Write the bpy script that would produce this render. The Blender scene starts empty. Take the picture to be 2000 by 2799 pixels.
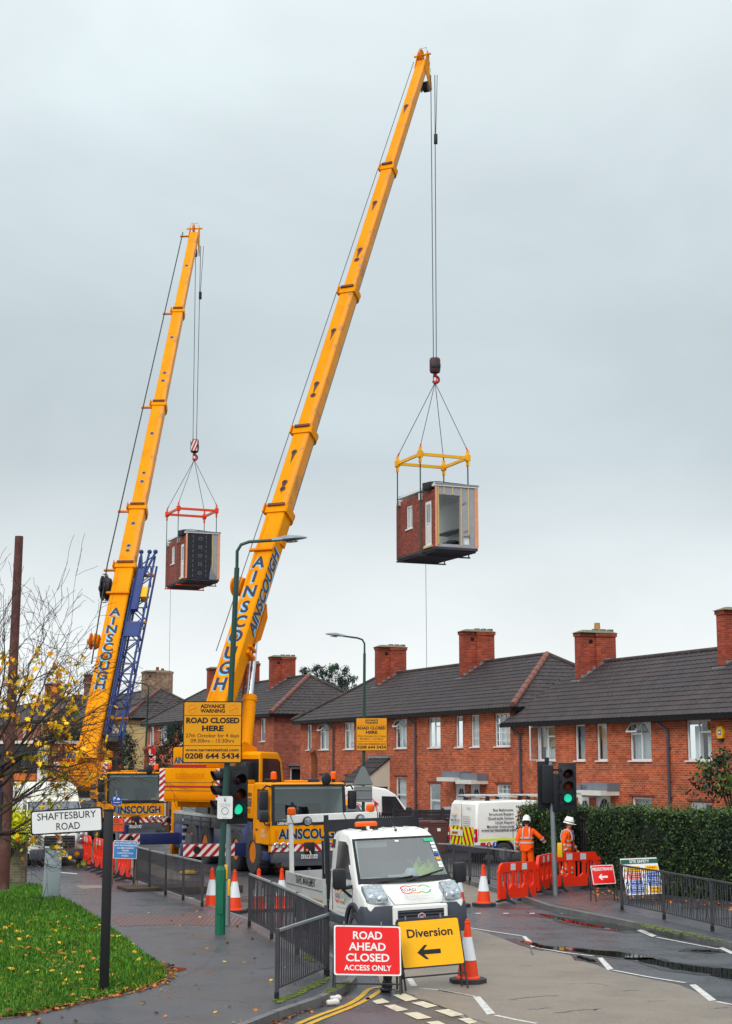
import bpy, bmesh, math, random
from math import sin, cos, tan, atan2, pi, sqrt, radians as R
from mathutils import Vector as V, Matrix as MX

SC = bpy.context.scene
COL = SC.collection

# ------------------------------------------------------------------ camera
CAMH, PITCH, FPX, CX, CY = 3.55, R(9.2), 4200.0, 1000.0, 1399.5
cd = bpy.data.cameras.new("camera")
cam = bpy.data.objects.new("camera", cd)
COL.objects.link(cam)
cam.location = (0, 0, CAMH)
cam.rotation_euler = (R(90) + PITCH, 0, 0)
cd.sensor_fit = 'VERTICAL'
cd.sensor_height = 36.0
cd.lens = 36.0 * FPX / 2799.0
cd.clip_end = 3000
SC.camera = cam

# ------------------------------------------------------------------ sky, sun, exposure
w = bpy.data.worlds.new("World")
SC.world = w
w.use_nodes = True
nt = w.node_tree
nt.nodes.clear()
N = nt.nodes.new
out = N("ShaderNodeOutputWorld")
sky = N("ShaderNodeTexSky")
sky.sky_type = 'NISHITA'
sky.sun_disc = False
sky.sun_elevation = R(36)
sky.sun_rotation = R(204)
b1 = N("ShaderNodeBackground"); b1.inputs[1].default_value = 0.1
nt.links.new(sky.outputs[0], b1.inputs[0])
tc = N("ShaderNodeTexCoord")
sep = N("ShaderNodeSeparateXYZ")
nt.links.new(tc.outputs['Generated'], sep.inputs[0])
ramp = N("ShaderNodeValToRGB")
cr = ramp.color_ramp
cr.elements[0].position = 0.0; cr.elements[0].color = (.93, .955, .96, 1)
cr.elements[1].position = 1.0; cr.elements[1].color = (1.75, 1.8, 1.85, 1)
for p, c in ((.05, (.90, .935, .94, 1)), (.11, (.80, .85, .865, 1)), (.19, (.575, .65, .68, 1)), (.27, (.55, .63, .66, 1)), (.36, (.65, .735, .765, 1)), (.45, (.77, .86, .885, 1)), (.6, (1.1, 1.18, 1.22, 1))):
    e = cr.elements.new(p); e.color = c
nt.links.new(sep.outputs[2], ramp.inputs[0])
mp = N("ShaderNodeMapping"); mp.inputs['Scale'].default_value = (1, 1, 1.9)
nt.links.new(tc.outputs['Generated'], mp.inputs[0])
nz = N("ShaderNodeTexNoise"); nz.inputs['Scale'].default_value = 3.4; nz.inputs['Detail'].default_value = 7; nz.inputs['Roughness'].default_value = .52
nz.inputs['Distortion'].default_value = .35
nt.links.new(mp.outputs[0], nz.inputs[0])
mr = N("ShaderNodeMapRange"); mr.inputs[1].default_value = .3; mr.inputs[2].default_value = .72; mr.inputs[3].default_value = .90; mr.inputs[4].default_value = 1.10
nt.links.new(nz.outputs[0], mr.inputs[0])
vm = N("ShaderNodeVectorMath"); vm.operation = 'SCALE'
nt.links.new(ramp.outputs[0], vm.inputs[0]); nt.links.new(mr.outputs[0], vm.inputs[3])
b2 = N("ShaderNodeBackground"); b2.inputs[1].default_value = 1.07
nt.links.new(vm.outputs[0], b2.inputs[0])
mx = N("ShaderNodeMixShader"); mx.inputs[0].default_value = .94
nt.links.new(b1.outputs[0], mx.inputs[1]); nt.links.new(b2.outputs[0], mx.inputs[2])
nt.links.new(mx.outputs[0], out.inputs[0])

sl = bpy.data.lights.new("sun", 'SUN')
sl.energy = 1.5; sl.angle = R(22); sl.color = (1, .97, .92)
so = bpy.data.objects.new("sun", sl); COL.objects.link(so)
so.rotation_euler = (R(54), 0, R(-24))
SC.view_settings.view_transform = 'Standard'
SC.view_settings.look = 'None'
SC.view_settings.gamma = 1
SC.view_settings.exposure = 0.0

# ------------------------------------------------------------------ image <-> world
CAM = V((0, 0, CAMH))
def ray(sx, sy):
    dx = (sx - CX) / FPX; dy = -(sy - CY) / FPX
    return V((dx, cos(PITCH) - dy * sin(PITCH), sin(PITCH) + dy * cos(PITCH)))
def W(sx, sy, z):                        # world point seen at a picture point, z metres deep
    return CAM + ray(sx, sy) * z
def gz(y):                               # the street climbs gently away from the junction
    t = y - 46
    if t <= 0: return 0.0
    t = min(t, 110)
    return .0145 * t * t / (t + 8)
def G(sx, sy, zo=0.0):                   # point on the ground (plus zo) seen at a picture point
    d = ray(sx, sy); z = zo
    for _ in range(30):
        t = (z - CAMH) / d.z
        z = gz(t * d.y) + zo
    p = CAM + d * t
    return V((p.x, p.y, z))
PHI = R(23.0)
DIR = V((-sin(PHI), cos(PHI), 0))        # along the street, away
NOR = V((cos(PHI), sin(PHI), 0))         # across it, to the right
STREET = PHI - pi / 2                    # rotation of things that face back down the street

# ------------------------------------------------------------------ objects
def thing(name, label, cat, loc=(0, 0, 0), rz=0.0, group=None):
    o = bpy.data.objects.new(name, None)
    COL.objects.link(o)
    o.empty_display_size = .3
    o.location = loc; o.rotation_euler = (0, 0, rz)
    o['label'] = label; o['category'] = cat
    if group: o['group'] = group
    return o
def tag(o, label, cat, group=None):
    o['label'] = label; o['category'] = cat
    if group: o['group'] = group
    return o
KIDS = {}
def dup(root, loc, rz=0.0, label=None, group=None):
    r = root.copy(); COL.objects.link(r)
    r.location = loc; r.rotation_euler = (0, 0, rz)
    if label: r['label'] = label
    if group: r['group'] = group
    for ch in KIDS.get(root.name, []):
        c = ch.copy(); COL.objects.link(c); c.parent = r
        KIDS.setdefault(r.name, []).append(c)
        for g in KIDS.get(ch.name, []):
            d = g.copy(); COL.objects.link(d); d.parent = c
            KIDS.setdefault(c.name, []).append(d)
    return r

def lin(r, g, b):
    f = lambda c: (c / 255 / 12.92) if c / 255 <= .04045 else ((c / 255 + .055) / 1.055) ** 2.4
    return (f(r), f(g), f(b))
MATS = {}
def mat(name, col, rough=.5, metal=0.0, var=.12, vs=2.0, bump=0.0, bs=40.0, dirt=None, dirtamt=.45, ds=1.2, emit=0, rvar=0.0, coat=0.0, spec=.33, grain=0.0, gs=55):
    if name in MATS: return MATS[name]
    m = bpy.data.materials.new(name); m.use_nodes = True
    t = m.node_tree; nb = t.nodes['Principled BSDF']
    nb.inputs['Roughness'].default_value = rough
    nb.inputs['Metallic'].default_value = metal
    nb.inputs['Coat Weight'].default_value = coat
    nb.inputs['Specular IOR Level'].default_value = spec
    c = t.nodes.new("ShaderNodeTexCoord")
    n = t.nodes.new("ShaderNodeTexNoise"); n.inputs['Scale'].default_value = vs; n.inputs['Detail'].default_value = 6; n.inputs['Roughness'].default_value = .6
    t.links.new(c.outputs['Object'], n.inputs[0])
    mr = t.nodes.new("ShaderNodeMapRange"); mr.inputs[1].default_value = .3; mr.inputs[2].default_value = .7
    mr.inputs[3].default_value = 1 - var; mr.inputs[4].default_value = 1 + var
    t.links.new(n.outputs[0], mr.inputs[0])
    sc = t.nodes.new("ShaderNodeVectorMath"); sc.operation = 'SCALE'; sc.inputs[0].default_value = col[:3]
    t.links.new(mr.outputs[0], sc.inputs[3])
    last = sc.outputs[0]
    if grain:
        ng = t.nodes.new("ShaderNodeTexNoise"); ng.inputs['Scale'].default_value = gs; ng.inputs['Detail'].default_value = 3; ng.inputs['Roughness'].default_value = .8
        t.links.new(c.outputs['Object'], ng.inputs[0])
        mg = t.nodes.new("ShaderNodeMapRange"); mg.inputs[1].default_value = .32; mg.inputs[2].default_value = .68; mg.inputs[3].default_value = 1 - grain; mg.inputs[4].default_value = 1 + grain
        t.links.new(ng.outputs[0], mg.inputs[0])
        sg = t.nodes.new("ShaderNodeVectorMath"); sg.operation = 'SCALE'
        t.links.new(last, sg.inputs[0]); t.links.new(mg.outputs[0], sg.inputs[3]); last = sg.outputs[0]
    if dirt:
        n2 = t.nodes.new("ShaderNodeTexNoise"); n2.inputs['Scale'].default_value = ds; n2.inputs['Detail'].default_value = 9; n2.inputs['Roughness'].default_value = .72
        t.links.new(c.outputs['Object'], n2.inputs[0])
        m2 = t.nodes.new("ShaderNodeMapRange"); m2.inputs[1].default_value = .5; m2.inputs[2].default_value = .72; m2.inputs[4].default_value = dirtamt
        t.links.new(n2.outputs[0], m2.inputs[0])
        mixn = t.nodes.new("ShaderNodeMix"); mixn.data_type = 'RGBA'
        t.links.new(m2.outputs[0], mixn.inputs[0]); t.links.new(last, mixn.inputs[6]); mixn.inputs[7].default_value = (*dirt, 1)
        last = mixn.outputs[2]
    t.links.new(last, nb.inputs['Base Color'])
    if rvar:
        m3 = t.nodes.new("ShaderNodeMapRange"); m3.inputs[1].default_value = .3; m3.inputs[2].default_value = .7
        m3.inputs[3].default_value = max(.02, rough - rvar); m3.inputs[4].default_value = min(1, rough + rvar)
        t.links.new(n.outputs[0], m3.inputs[0]); t.links.new(m3.outputs[0], nb.inputs['Roughness'])
    if bump:
        n4 = t.nodes.new("ShaderNodeTexNoise"); n4.inputs['Scale'].default_value = bs; n4.inputs['Detail'].default_value = 4
        t.links.new(c.outputs['Object'], n4.inputs[0])
        bp = t.nodes.new("ShaderNodeBump"); bp.inputs['Strength'].default_value = bump; bp.inputs['Distance'].default_value = .02
        t.links.new(n4.outputs[0], bp.inputs['Height']); t.links.new(bp.outputs[0], nb.inputs['Normal'])
    if emit:
        nb.inputs['Emission Color'].default_value = (*col[:3], 1); nb.inputs['Emission Strength'].default_value = emit
    MATS[name] = m
    return m
def glass(name, tint, trans=.6, rough=.02):
    if name in MATS: return MATS[name]
    m = bpy.data.materials.new(name); m.use_nodes = True
    t = m.node_tree; t.nodes.clear()
    o = t.nodes.new("ShaderNodeOutputMaterial")
    tr = t.nodes.new("ShaderNodeBsdfTransparent"); tr.inputs[0].default_value = (*tint, 1)
    gl = t.nodes.new("ShaderNodeBsdfGlossy"); gl.inputs['Roughness'].default_value = rough; gl.inputs[0].default_value = (.9, .95, .95, 1)
    fr = t.nodes.new("ShaderNodeFresnel"); fr.inputs[0].default_value = 1.5
    ma = t.nodes.new("ShaderNodeMath"); ma.operation = 'ADD'; ma.inputs[1].default_value = 1 - trans; ma.use_clamp = True
    ge = t.nodes.new("ShaderNodeNewGeometry")
    inv_ = t.nodes.new("ShaderNodeMath"); inv_.operation = 'SUBTRACT'; inv_.inputs[0].default_value = 1
    t.links.new(ge.outputs['Backfacing'], inv_.inputs[1])
    mu = t.nodes.new("ShaderNodeMath"); mu.operation = 'MULTIPLY'
    t.links.new(fr.outputs[0], mu.inputs[0]); t.links.new(inv_.outputs[0], mu.inputs[1])
    t.links.new(mu.outputs[0], ma.inputs[0])
    mx = t.nodes.new("ShaderNodeMixShader")
    t.links.new(ma.outputs[0], mx.inputs[0]); t.links.new(tr.outputs[0], mx.inputs[1]); t.links.new(gl.outputs[0], mx.inputs[2])
    t.links.new(mx.outputs[0], o.inputs[0])
    MATS[name] = m
    return m
def brick(name, c1, c2, mortar, bw=.225, bh=.075, ms=.009, pale=None, big=.25):
    m = bpy.data.materials.new(name); m.use_nodes = True
    t = m.node_tree; nb = t.nodes['Principled BSDF']; nb.inputs['Roughness'].default_value = .85
    uv = t.nodes.new("ShaderNodeUVMap")
    bt = t.nodes.new("ShaderNodeTexBrick")
    bt.inputs['Color1'].default_value = (*c1, 1); bt.inputs['Color2'].default_value = (*c2, 1); bt.inputs['Mortar'].default_value = (*mortar, 1)
    bt.inputs['Scale'].default_value = 1; bt.inputs['Mortar Size'].default_value = ms; bt.inputs['Mortar Smooth'].default_value = .2
    bt.inputs['Brick Width'].default_value = bw; bt.inputs['Row Height'].default_value = bh; bt.inputs['Bias'].default_value = -.1
    t.links.new(uv.outputs[0], bt.inputs['Vector'])
    n = t.nodes.new("ShaderNodeTexNoise"); n.inputs['Scale'].default_value = .9; n.inputs['Detail'].default_value = 5
    t.links.new(uv.outputs[0], n.inputs[0])
    mr = t.nodes.new("ShaderNodeMapRange"); mr.inputs[1].default_value = .3; mr.inputs[2].default_value = .7; mr.inputs[3].default_value = 1 - big; mr.inputs[4].default_value = 1 + big
    t.links.new(n.outputs[0], mr.inputs[0])
    sc = t.nodes.new("ShaderNodeVectorMath"); sc.operation = 'SCALE'
    t.links.new(bt.outputs[0], sc.inputs[0]); t.links.new(mr.outputs[0], sc.inputs[3])
    # single bricks fired darker or paler
    vo = t.nodes.new("ShaderNodeTexWhiteNoise"); vo.noise_dimensions = '2D'
    sn = t.nodes.new("ShaderNodeVectorMath"); sn.operation = 'SNAP'; sn.inputs[1].default_value = (bw, bh, 1)
    t.links.new(uv.outputs[0], sn.inputs[0]); t.links.new(sn.outputs[0], vo.inputs[0])
    m2 = t.nodes.new("ShaderNodeMapRange"); m2.inputs[3].default_value = .72; m2.inputs[4].default_value = 1.25
    t.links.new(vo.outputs[0], m2.inputs[0])
    s2 = t.nodes.new("ShaderNodeVectorMath"); s2.operation = 'SCALE'
    t.links.new(sc.outputs[0], s2.inputs[0]); t.links.new(m2.outputs[0], s2.inputs[3])
    n3 = t.nodes.new("ShaderNodeTexNoise"); n3.inputs['Scale'].default_value = .45; n3.inputs['Detail'].default_value = 8; n3.inputs['Roughness'].default_value = .65
    mpn = t.nodes.new("ShaderNodeMapping"); mpn.inputs['Scale'].default_value = (2.2, .8, 1); t.links.new(uv.outputs[0], mpn.inputs[0]); t.links.new(mpn.outputs[0], n3.inputs[0])
    m4 = t.nodes.new("ShaderNodeMapRange"); m4.inputs[1].default_value = .5; m4.inputs[2].default_value = .75; m4.inputs[4].default_value = .5
    t.links.new(n3.outputs[0], m4.inputs[0])
    mxb = t.nodes.new("ShaderNodeMix"); mxb.data_type = 'RGBA'; mxb.inputs[7].default_value = (c1[0] * .55, c1[1] * .62, c1[2] * .75, 1)
    t.links.new(m4.outputs[0], mxb.inputs[0]); t.links.new(s2.outputs[0], mxb.inputs[6])
    t.links.new(mxb.outputs[2], nb.inputs['Base Color'])
    bp = t.nodes.new("ShaderNodeBump"); bp.inputs['Strength'].default_value = .5; bp.inputs['Distance'].default_value = .01; bp.invert = True
    t.links.new(bt.outputs[1], bp.inputs['Height']); t.links.new(bp.outputs[0], nb.inputs['Normal'])
    MATS[name] = m
    return m

def frame(o, x, y):                      # matrix with given origin, x axis, y axis
    x = V(x).normalized(); y = V(y); y = (y - x * y.dot(x)).normalized(); z = x.cross(y)
    m = MX((( x.x, y.x, z.x, o[0]), (x.y, y.y, z.y, o[1]), (x.z, y.z, z.z, o[2]), (0, 0, 0, 1)))
    return m
def FR(o): return frame(o, (1, 0, 0), (0, 0, 1))      # a face seen from -y
TXT = {}
def textmesh(s, bold, shear, sp):
    k = (s, bold, shear, sp)
    if k in TXT: return TXT[k]
    c = bpy.data.curves.new("lettering", 'FONT'); c.body = s; c.align_x = 'CENTER'; c.size = 1.0
    c.offset = bold; c.shear = shear; c.resolution_u = 3; c.space_character = sp
    o = bpy.data.objects.new("lettering", c)
    COL.objects.link(o)
    dg = bpy.context.evaluated_depsgraph_get()
    me = o.evaluated_get(dg).to_mesh()
    vs = [v.co.copy() for v in me.vertices]; fs = [tuple(p.vertices) for p in me.polygons]
    bpy.data.objects.remove(o); bpy.data.curves.remove(c)
    TXT[k] = (vs, fs)
    return TXT[k]

class MB:
    def __init__(s): s.v = []; s.f = []; s.m = []; s.mats = []
    def mi(s, m):
        if m not in s.mats: s.mats.append(m)
        return s.mats.index(m)
    def add(s, vs, fs, m, M=None):
        b = len(s.v); i = s.mi(m)
        if M is not None: vs = [M @ V(v) for v in vs]
        s.v += [tuple(v) for v in vs]
        for f in fs: s.f.append(tuple(b + k for k in f)); s.m.append(i)
        return s
    def box(s, c, d, m, M=None, bev=0.0, rz=0.0):
        x, y, z = d[0] / 2, d[1] / 2, d[2] / 2
        T = MX.Translation(c) @ MX.Rotation(rz, 4, 'Z')
        if M is not None: T = M @ T
        if bev:
            bm = bmesh.new(); bmesh.ops.create_cube(bm, size=1)
            for v in bm.verts: v.co = V((v.co.x * d[0], v.co.y * d[1], v.co.z * d[2]))
            bmesh.ops.bevel(bm, geom=list(bm.edges), offset=min(bev, x * .9, y * .9, z * .9), segments=2, profile=.5, affect='EDGES')
            bm.verts.index_update()
            s.add([v.co.copy() for v in bm.verts], [[v.index for v in f.verts] for f in bm.faces], m, T); bm.free()
        else:
            vs = [(i, j, k) for i in (-x, x) for j in (-y, y) for k in (-z, z)]
            s.add(vs, [(0, 1, 3, 2), (4, 6, 7, 5), (0, 4, 5, 1), (2, 3, 7, 6), (0, 2, 6, 4), (1, 5, 7, 3)], m, T)
        return s
    def bb(s, x0, x1, y0, y1, z0, z1, m, M=None, bev=0.0):
        return s.box(((x0 + x1) / 2, (y0 + y1) / 2, (z0 + z1) / 2), (abs(x1 - x0), abs(y1 - y0), abs(z1 - z0)), m, M, bev)
    def cyl(s, p0, p1, r0, m, r1=None, n=12, caps=True, M=None):
        p0 = V(p0); p1 = V(p1); r1 = r0 if r1 is None else r1
        a = (p1 - p0).normalized(); u = a.orthogonal().normalized(); w = a.cross(u)
        vs = []
        for p, r in ((p0, r0), (p1, r1)):
            for k in range(n):
                t = 2 * pi * k / n; vs.append(p + u * (r * cos(t)) + w * (r * sin(t)))
        fs = [(k, (k + 1) % n, n + (k + 1) % n, n + k) for k in range(n)]
        if caps: fs += [tuple(range(n - 1, -1, -1)), tuple(range(n, 2 * n))]
        return s.add(vs, fs, m, M)
    def tube(s, pts, r, m, n=6, M=None):
        pts = [V(p) for p in pts]; L = len(pts)
        rs = r if isinstance(r, (list, tuple)) else [r] * L
        vs = []; u = None
        for i, p in enumerate(pts):
            a = (pts[min(i + 1, L - 1)] - pts[max(i - 1, 0)]).normalized()
            if u is None: u = a.orthogonal().normalized()
            else: u = (u - a * u.dot(a)).normalized()
            w = a.cross(u)
            for k in range(n):
                t = 2 * pi * k / n; vs.append(p + (u * cos(t) + w * sin(t)) * rs[i])
        fs = [(i * n + k, i * n + (k + 1) % n, (i + 1) * n + (k + 1) % n, (i + 1) * n + k) for i in range(L - 1) for k in range(n)]
        fs += [tuple(range(n - 1, -1, -1)), tuple(range((L - 1) * n, L * n))]
        return s.add(vs, fs, m, M)
    def prism(s, poly, t0, t1, m, M=None):            # polygon in local xy, thickness along z
        n = len(poly)
        vs = [(p[0], p[1], t0) for p in poly] + [(p[0], p[1], t1) for p in poly]
        fs = [tuple(range(n - 1, -1, -1)), tuple(range(n, 2 * n))] + [(k, (k + 1) % n, n + (k + 1) % n, n + k) for k in range(n)]
        return s.add(vs, fs, m, M)
    def lathe(s, prof, m, n=20, M=None):              # (r, z) profile about z
        vs = [(r * cos(2 * pi * k / n), r * sin(2 * pi * k / n), z) for r, z in prof for k in range(n)]
        fs = [(i * n + k, i * n + (k + 1) % n, (i + 1) * n + (k + 1) % n, (i + 1) * n + k) for i in range(len(prof) - 1) for k in range(n)]
        fs += [tuple(range(n - 1, -1, -1)), tuple(range((len(prof) - 1) * n, len(prof) * n))]
        return s.add(vs, fs, m, M)
    def ball(s, c, r, m, n=12, M=None):
        rr = r if isinstance(r, (tuple, list)) else (r, r, r)
        pr = [(max(.001, sin(pi * i / n)), -cos(pi * i / n)) for i in range(n + 1)]
        T = MX.Translation(c) @ MX.Diagonal((*rr, 1))
        return s.lathe(pr, m, n * 2, T if M is None else M @ T)
    def text(s, t, h, M, m, bold=.012, xs=1.0, lift=.004, shear=0.0, sp=1.0, width=None, stroke=None):
        vs, fs = textmesh(t, bold, shear, sp)
        k = h / .70
        if width and vs:
            wd = max(v.x for v in vs) - min(v.x for v in vs); xs = width / (wd * k)
        return s.add([(v.x * k * xs, v.y * k, lift) for v in vs], fs, m, M)
    def build(s, name, parent=None, smooth=35, kind=None, link=True):
        me = bpy.data.meshes.new(name)
        me.from_pydata(s.v, [], s.f)
        for mm in s.mats: me.materials.append(mm)
        me.polygons.foreach_set('material_index', s.m)
        uvl = me.uv_layers.new(name='UVMap')
        dat = [0.0] * (2 * len(me.loops)); vv = s.v
        for p in me.polygons:
            n = p.normal; ax, ay, az = abs(n.x), abs(n.y), abs(n.z)
            for li in p.loop_indices:
                c = vv[me.loops[li].vertex_index]
                if az > .7: a, b = c[0], c[1]
                elif ax > ay: a, b = c[1], c[2]
                else: a, b = c[0], c[2]
                dat[2 * li] = a; dat[2 * li + 1] = b
        uvl.data.foreach_set('uv', dat)
        if smooth:
            me.shade_smooth(); me.set_sharp_from_angle(angle=R(smooth))
        o = bpy.data.objects.new(name, me)
        COL.objects.link(o)
        if parent is not None:
            o.parent = parent; KIDS.setdefault(parent.name, []).append(o)
        if kind: o['kind'] = kind
        return o

def inset(poly, d):
    n = len(poly); o = []
    ar = sum(poly[i][0] * poly[(i + 1) % n][1] - poly[(i + 1) % n][0] * poly[i][1] for i in range(n))
    sg = 1 if ar > 0 else -1
    for i in range(n):
        p0, p1, p2 = V(poly[i - 1]), V(poly[i]), V(poly[(i + 1) % n])
        e1 = (p1 - p0); e2 = (p2 - p1)
        if e1.length < 1e-6 or e2.length < 1e-6: o.append(tuple(p1)); continue
        e1.normalize(); e2.normalize()
        n1 = V((-e1.y, e1.x)) * sg; n2 = V((-e2.y, e2.x)) * sg
        b = n1 + n2
        if b.length < 1e-4: b = n1
        b.normalize(); k = max(.45, b.dot(n1))
        o.append(tuple(p1 + b * (d / k)))
    return o
def body(mb, prof, hw, r, m, openseg=(), warp=None, seg=3, cap=True):
    """rounded-edged body: side outline (x, z) extruded across y; hw half width or f(z)"""
    f = hw if callable(hw) else (lambda z: hw)
    n = len(prof); rings = []
    for sgn in (-1, 1):
        angs = [pi / 2 * (seg - k) / seg for k in range(seg + 1)]
        if sgn > 0: angs = angs[::-1]
        for a in angs:
            ip = inset(prof, r * (1 - cos(a))) if a > 0 else prof
            rings.append([(p[0], sgn * (f(p[1]) - r + r * sin(a)), p[1]) for p in ip])
    vs = [v for rg in rings for v in rg]
    if warp: vs = [warp(*v) for v in vs]
    fs = []
    for k in range(len(rings) - 1):
        for i in range(n):
            if k == seg and i in openseg: continue
            j = (i + 1) % n
            fs.append((k * n + i, k * n + j, (k + 1) * n + j, (k + 1) * n + i))
    if cap:
        fs.append(tuple(range(n - 1, -1, -1))); fs.append(tuple((len(rings) - 1) * n + i for i in range(n)))
    mb.add(vs, fs, m)
    return mb
def arch(cx, cz, r, n=10, z0=None):      # points of a wheel arch, rear to front
    a0 = math.asin(max(-1, min(1, ((z0 if z0 is not None else cz) - cz) / r)))
    return [(cx + r * -cos(a0 + (pi - 2 * a0) * k / n), cz + r * sin(a0 + (pi - 2 * a0) * k / n)) for k in range(n + 1)]
def sidepane(mb, poly, y, m, th=.006):   # flat pane on a vehicle's side, polygon in (x, z)
    s = 1 if y > 0 else -1
    n = len(poly)
    vs = [(p[0], y, p[1]) for p in poly] + [(p[0], y + s * th, p[1]) for p in poly]
    fs = [tuple(range(n)), tuple(range(2 * n - 1, n - 1, -1))] + [(k, (k + 1) % n, n + (k + 1) % n, n + k) for k in range(n)]
    return mb.add(vs, fs, m)
def evalmesh(o):
    dg = bpy.context.evaluated_depsgraph_get()
    me = o.evaluated_get(dg).to_mesh()
    return [v.co.copy() for v in me.vertices], [tuple(p.vertices) for p in me.polygons]
# ================================================================== SETTING
M_ASPH = mat("wet asphalt", lin(74, 77, 82), .30, var=.16, vs=1.1, bump=.3, bs=90, dirt=lin(50, 52, 57), dirtamt=.6, ds=.5, rvar=.18, grain=.38, gs=42)
M_PAVE = mat("worn pavement asphalt", lin(72, 74, 80), .36, var=.2, vs=.7, bump=.35, bs=110, dirt=lin(58, 57, 60), dirtamt=.8, ds=.8, rvar=.18, grain=.42, gs=42)
M_BUFF = mat("buff anti skid surface", lin(131, 121, 109), .48, var=.12, vs=.8, bump=.5, bs=120, dirt=lin(106, 98, 92), dirtamt=.8, ds=.55, rvar=.15, grain=.36, gs=40)
M_KERB = mat("kerb stone", lin(105, 104, 104), .6, var=.2, vs=3, bump=.3, dirt=lin(70, 84, 40), dirtamt=.35, ds=1.5)
M_LINE = mat("road paint white", lin(205, 203, 198), .5, var=.12, vs=8, dirt=lin(96, 94, 94), dirtamt=.95, ds=10)
M_CREAM = mat("road paint cream", lin(206, 196, 170), .5, var=.08, vs=8, dirt=lin(115, 110, 100), dirtamt=.8, ds=6)
M_YLINE = mat("road paint yellow", lin(206, 160, 28), .5, var=.1, vs=8, dirt=lin(120, 108, 60), dirtamt=.8, ds=6)
M_PUD = mat("puddle water", (.012, .013, .014), .03, var=.1, vs=2, spec=1.0)
M_WET = mat("wet dark asphalt", lin(52, 54, 59), .2, var=.16, vs=1.5, bump=.25, bs=90, rvar=.12, grain=.3, gs=45, spec=.6)
M_EARTH = mat("rough ground", lin(92, 98, 66), .9, var=.3, vs=.4, bump=.4, bs=8)
M_GRASS = mat("mown grass", lin(52, 92, 14), .8, var=.3, vs=2.2, dirt=lin(54, 74, 20), dirtamt=.6, ds=1.6)
M_TACT = mat("red tactile paving", lin(100, 72, 70), .42, var=.2, vs=4, dirt=lin(80, 76, 79), dirtamt=1.0, ds=2.5, rvar=.1)
M_TARP = mat("patched asphalt", lin(74, 76, 82), .4, var=.1, vs=3, bump=.3, bs=90)

def drape(name, poly, zo, m, down=0.0, kind='structure', step=3.0, sidem=None):
    """sheet over the ground, outline in world xy; down > 0 gives it an edge of that depth"""
    bm = bmesh.new()
    vs = [bm.verts.new((p[0], p[1], 0)) for p in poly]
    f = bm.faces.new(vs)
    if f.normal.z < 0: f.normal_flip()
    y0 = min(p[1] for p in poly); y1 = max(p[1] for p in poly)
    y = 46.0
    while y < y1:
        if y > y0: bmesh.ops.bisect_plane(bm, geom=bm.verts[:] + bm.edges[:] + bm.faces[:], plane_co=(0, y, 0), plane_no=(0, 1, 0))
        y += step
    bmesh.ops.triangulate(bm, faces=bm.faces[:])
    bm.normal_update()
    for fc in bm.faces:
        if fc.normal.z < 0: fc.normal_flip()
    for v in bm.verts: v.co.z = gz(v.co.y) + zo
    if down:
        be = [e for e in bm.edges if len(e.link_faces) == 1]
        r = bmesh.ops.extrude_edge_only(bm, edges=be)
        for g in r['geom']:
            if isinstance(g, bmesh.types.BMVert): g.co.z -= down
        for g in r['geom']:
            if isinstance(g, bmesh.types.BMFace): g.material_index = 1
    me = bpy.data.meshes.new(name); bm.to_mesh(me); bm.free()
    me.materials.append(m); me.materials.append(sidem or m)
    o = bpy.data.objects.new(name, me); COL.objects.link(o)
    if kind: o['kind'] = kind
    return o
def px(pts, zo=0.0): return [G(a, b, zo).xy for a, b in pts]

def gridsheet(name, x0, x1, y0, y1, nx, ny, zo, m):
    vs = []; 
    for j in range(ny + 1):
        y = y0 + (y1 - y0) * j / ny
        for i in range(nx + 1): vs.append((x0 + (x1 - x0) * i / nx, y, gz(y) + zo))
    fs = [(j * (nx + 1) + i, j * (nx + 1) + i + 1, (j + 1) * (nx + 1) + i + 1, (j + 1) * (nx + 1) + i) for j in range(ny) for i in range(nx)]
    mb = MB(); mb.add(vs, fs, m); return mb.build(name, kind='structure')
gridsheet("ground", -900, 900, -200, 1600, 6, 240, -.06, M_EARTH)
gridsheet("road", -45, 45, 4, 175, 10, 114, 0, M_ASPH)

# pavements -------------------------------------------------------
KL = px([(640, 2812), (700, 2790), (760, 2766), (820, 2746), (880, 2726), (924, 2706), (958, 2687), (975, 2671), (970, 2655), (940, 2625), (850, 2575), (715, 2522), (575, 2474), (392, 2412)], .12)
KL = [V((-3.2, 14.0)), V((-2.4, 18.5))] + KL
e = KL[-1]
KL += [e + DIR.xy * t for t in (6, 14, 30, 60, 100)]
drape("pavement", KL + [V((-45, KL[-1].y)), V((-45, 14.0))], .12, M_PAVE, .14, sidem=M_KERB)
KR = px([(2000, 2578), (1800, 2536), (1611, 2498), (1500, 2476), (1397, 2440), (1254, 2400)], .12)
e = KR[-1]
KR = [V((10.5, 18)), V((8.6, 24.5))] + KR + [e + DIR.xy * t for t in (8, 20, 60, 110)]
drape("pavement", KR + [V((45, KR[-1].y)), V((45, 18))], .12, M_PAVE, .14, sidem=M_KERB)

def offset_strip(name, line, wid, zo, m, side=1, h=0.0):   # strip along a polyline
    vs = []; n = len(line)
    for i, p in enumerate(line):
        a = line[max(i - 1, 0)]; b = line[min(i + 1, n - 1)]
        t = (b - a).normalized(); nr = V((-t.y, t.x)) * side
        q = p + nr * wid
        vs += [(p.x, p.y, gz(p.y) + zo), (q.x, q.y, gz(q.y) + zo)]
    fs = [(2 * i, 2 * i + 1, 2 * i + 3, 2 * i + 2) for i in range(n - 1)]
    mb = MB(); mb.add(vs, fs, m)
    return mb.build(name, kind='structure')
offset_strip("kerb", KL[:18], .13, .124, M_KERB, 1)
offset_strip("kerb", KR[:10], .13, .124, M_KERB, -1)

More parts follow.
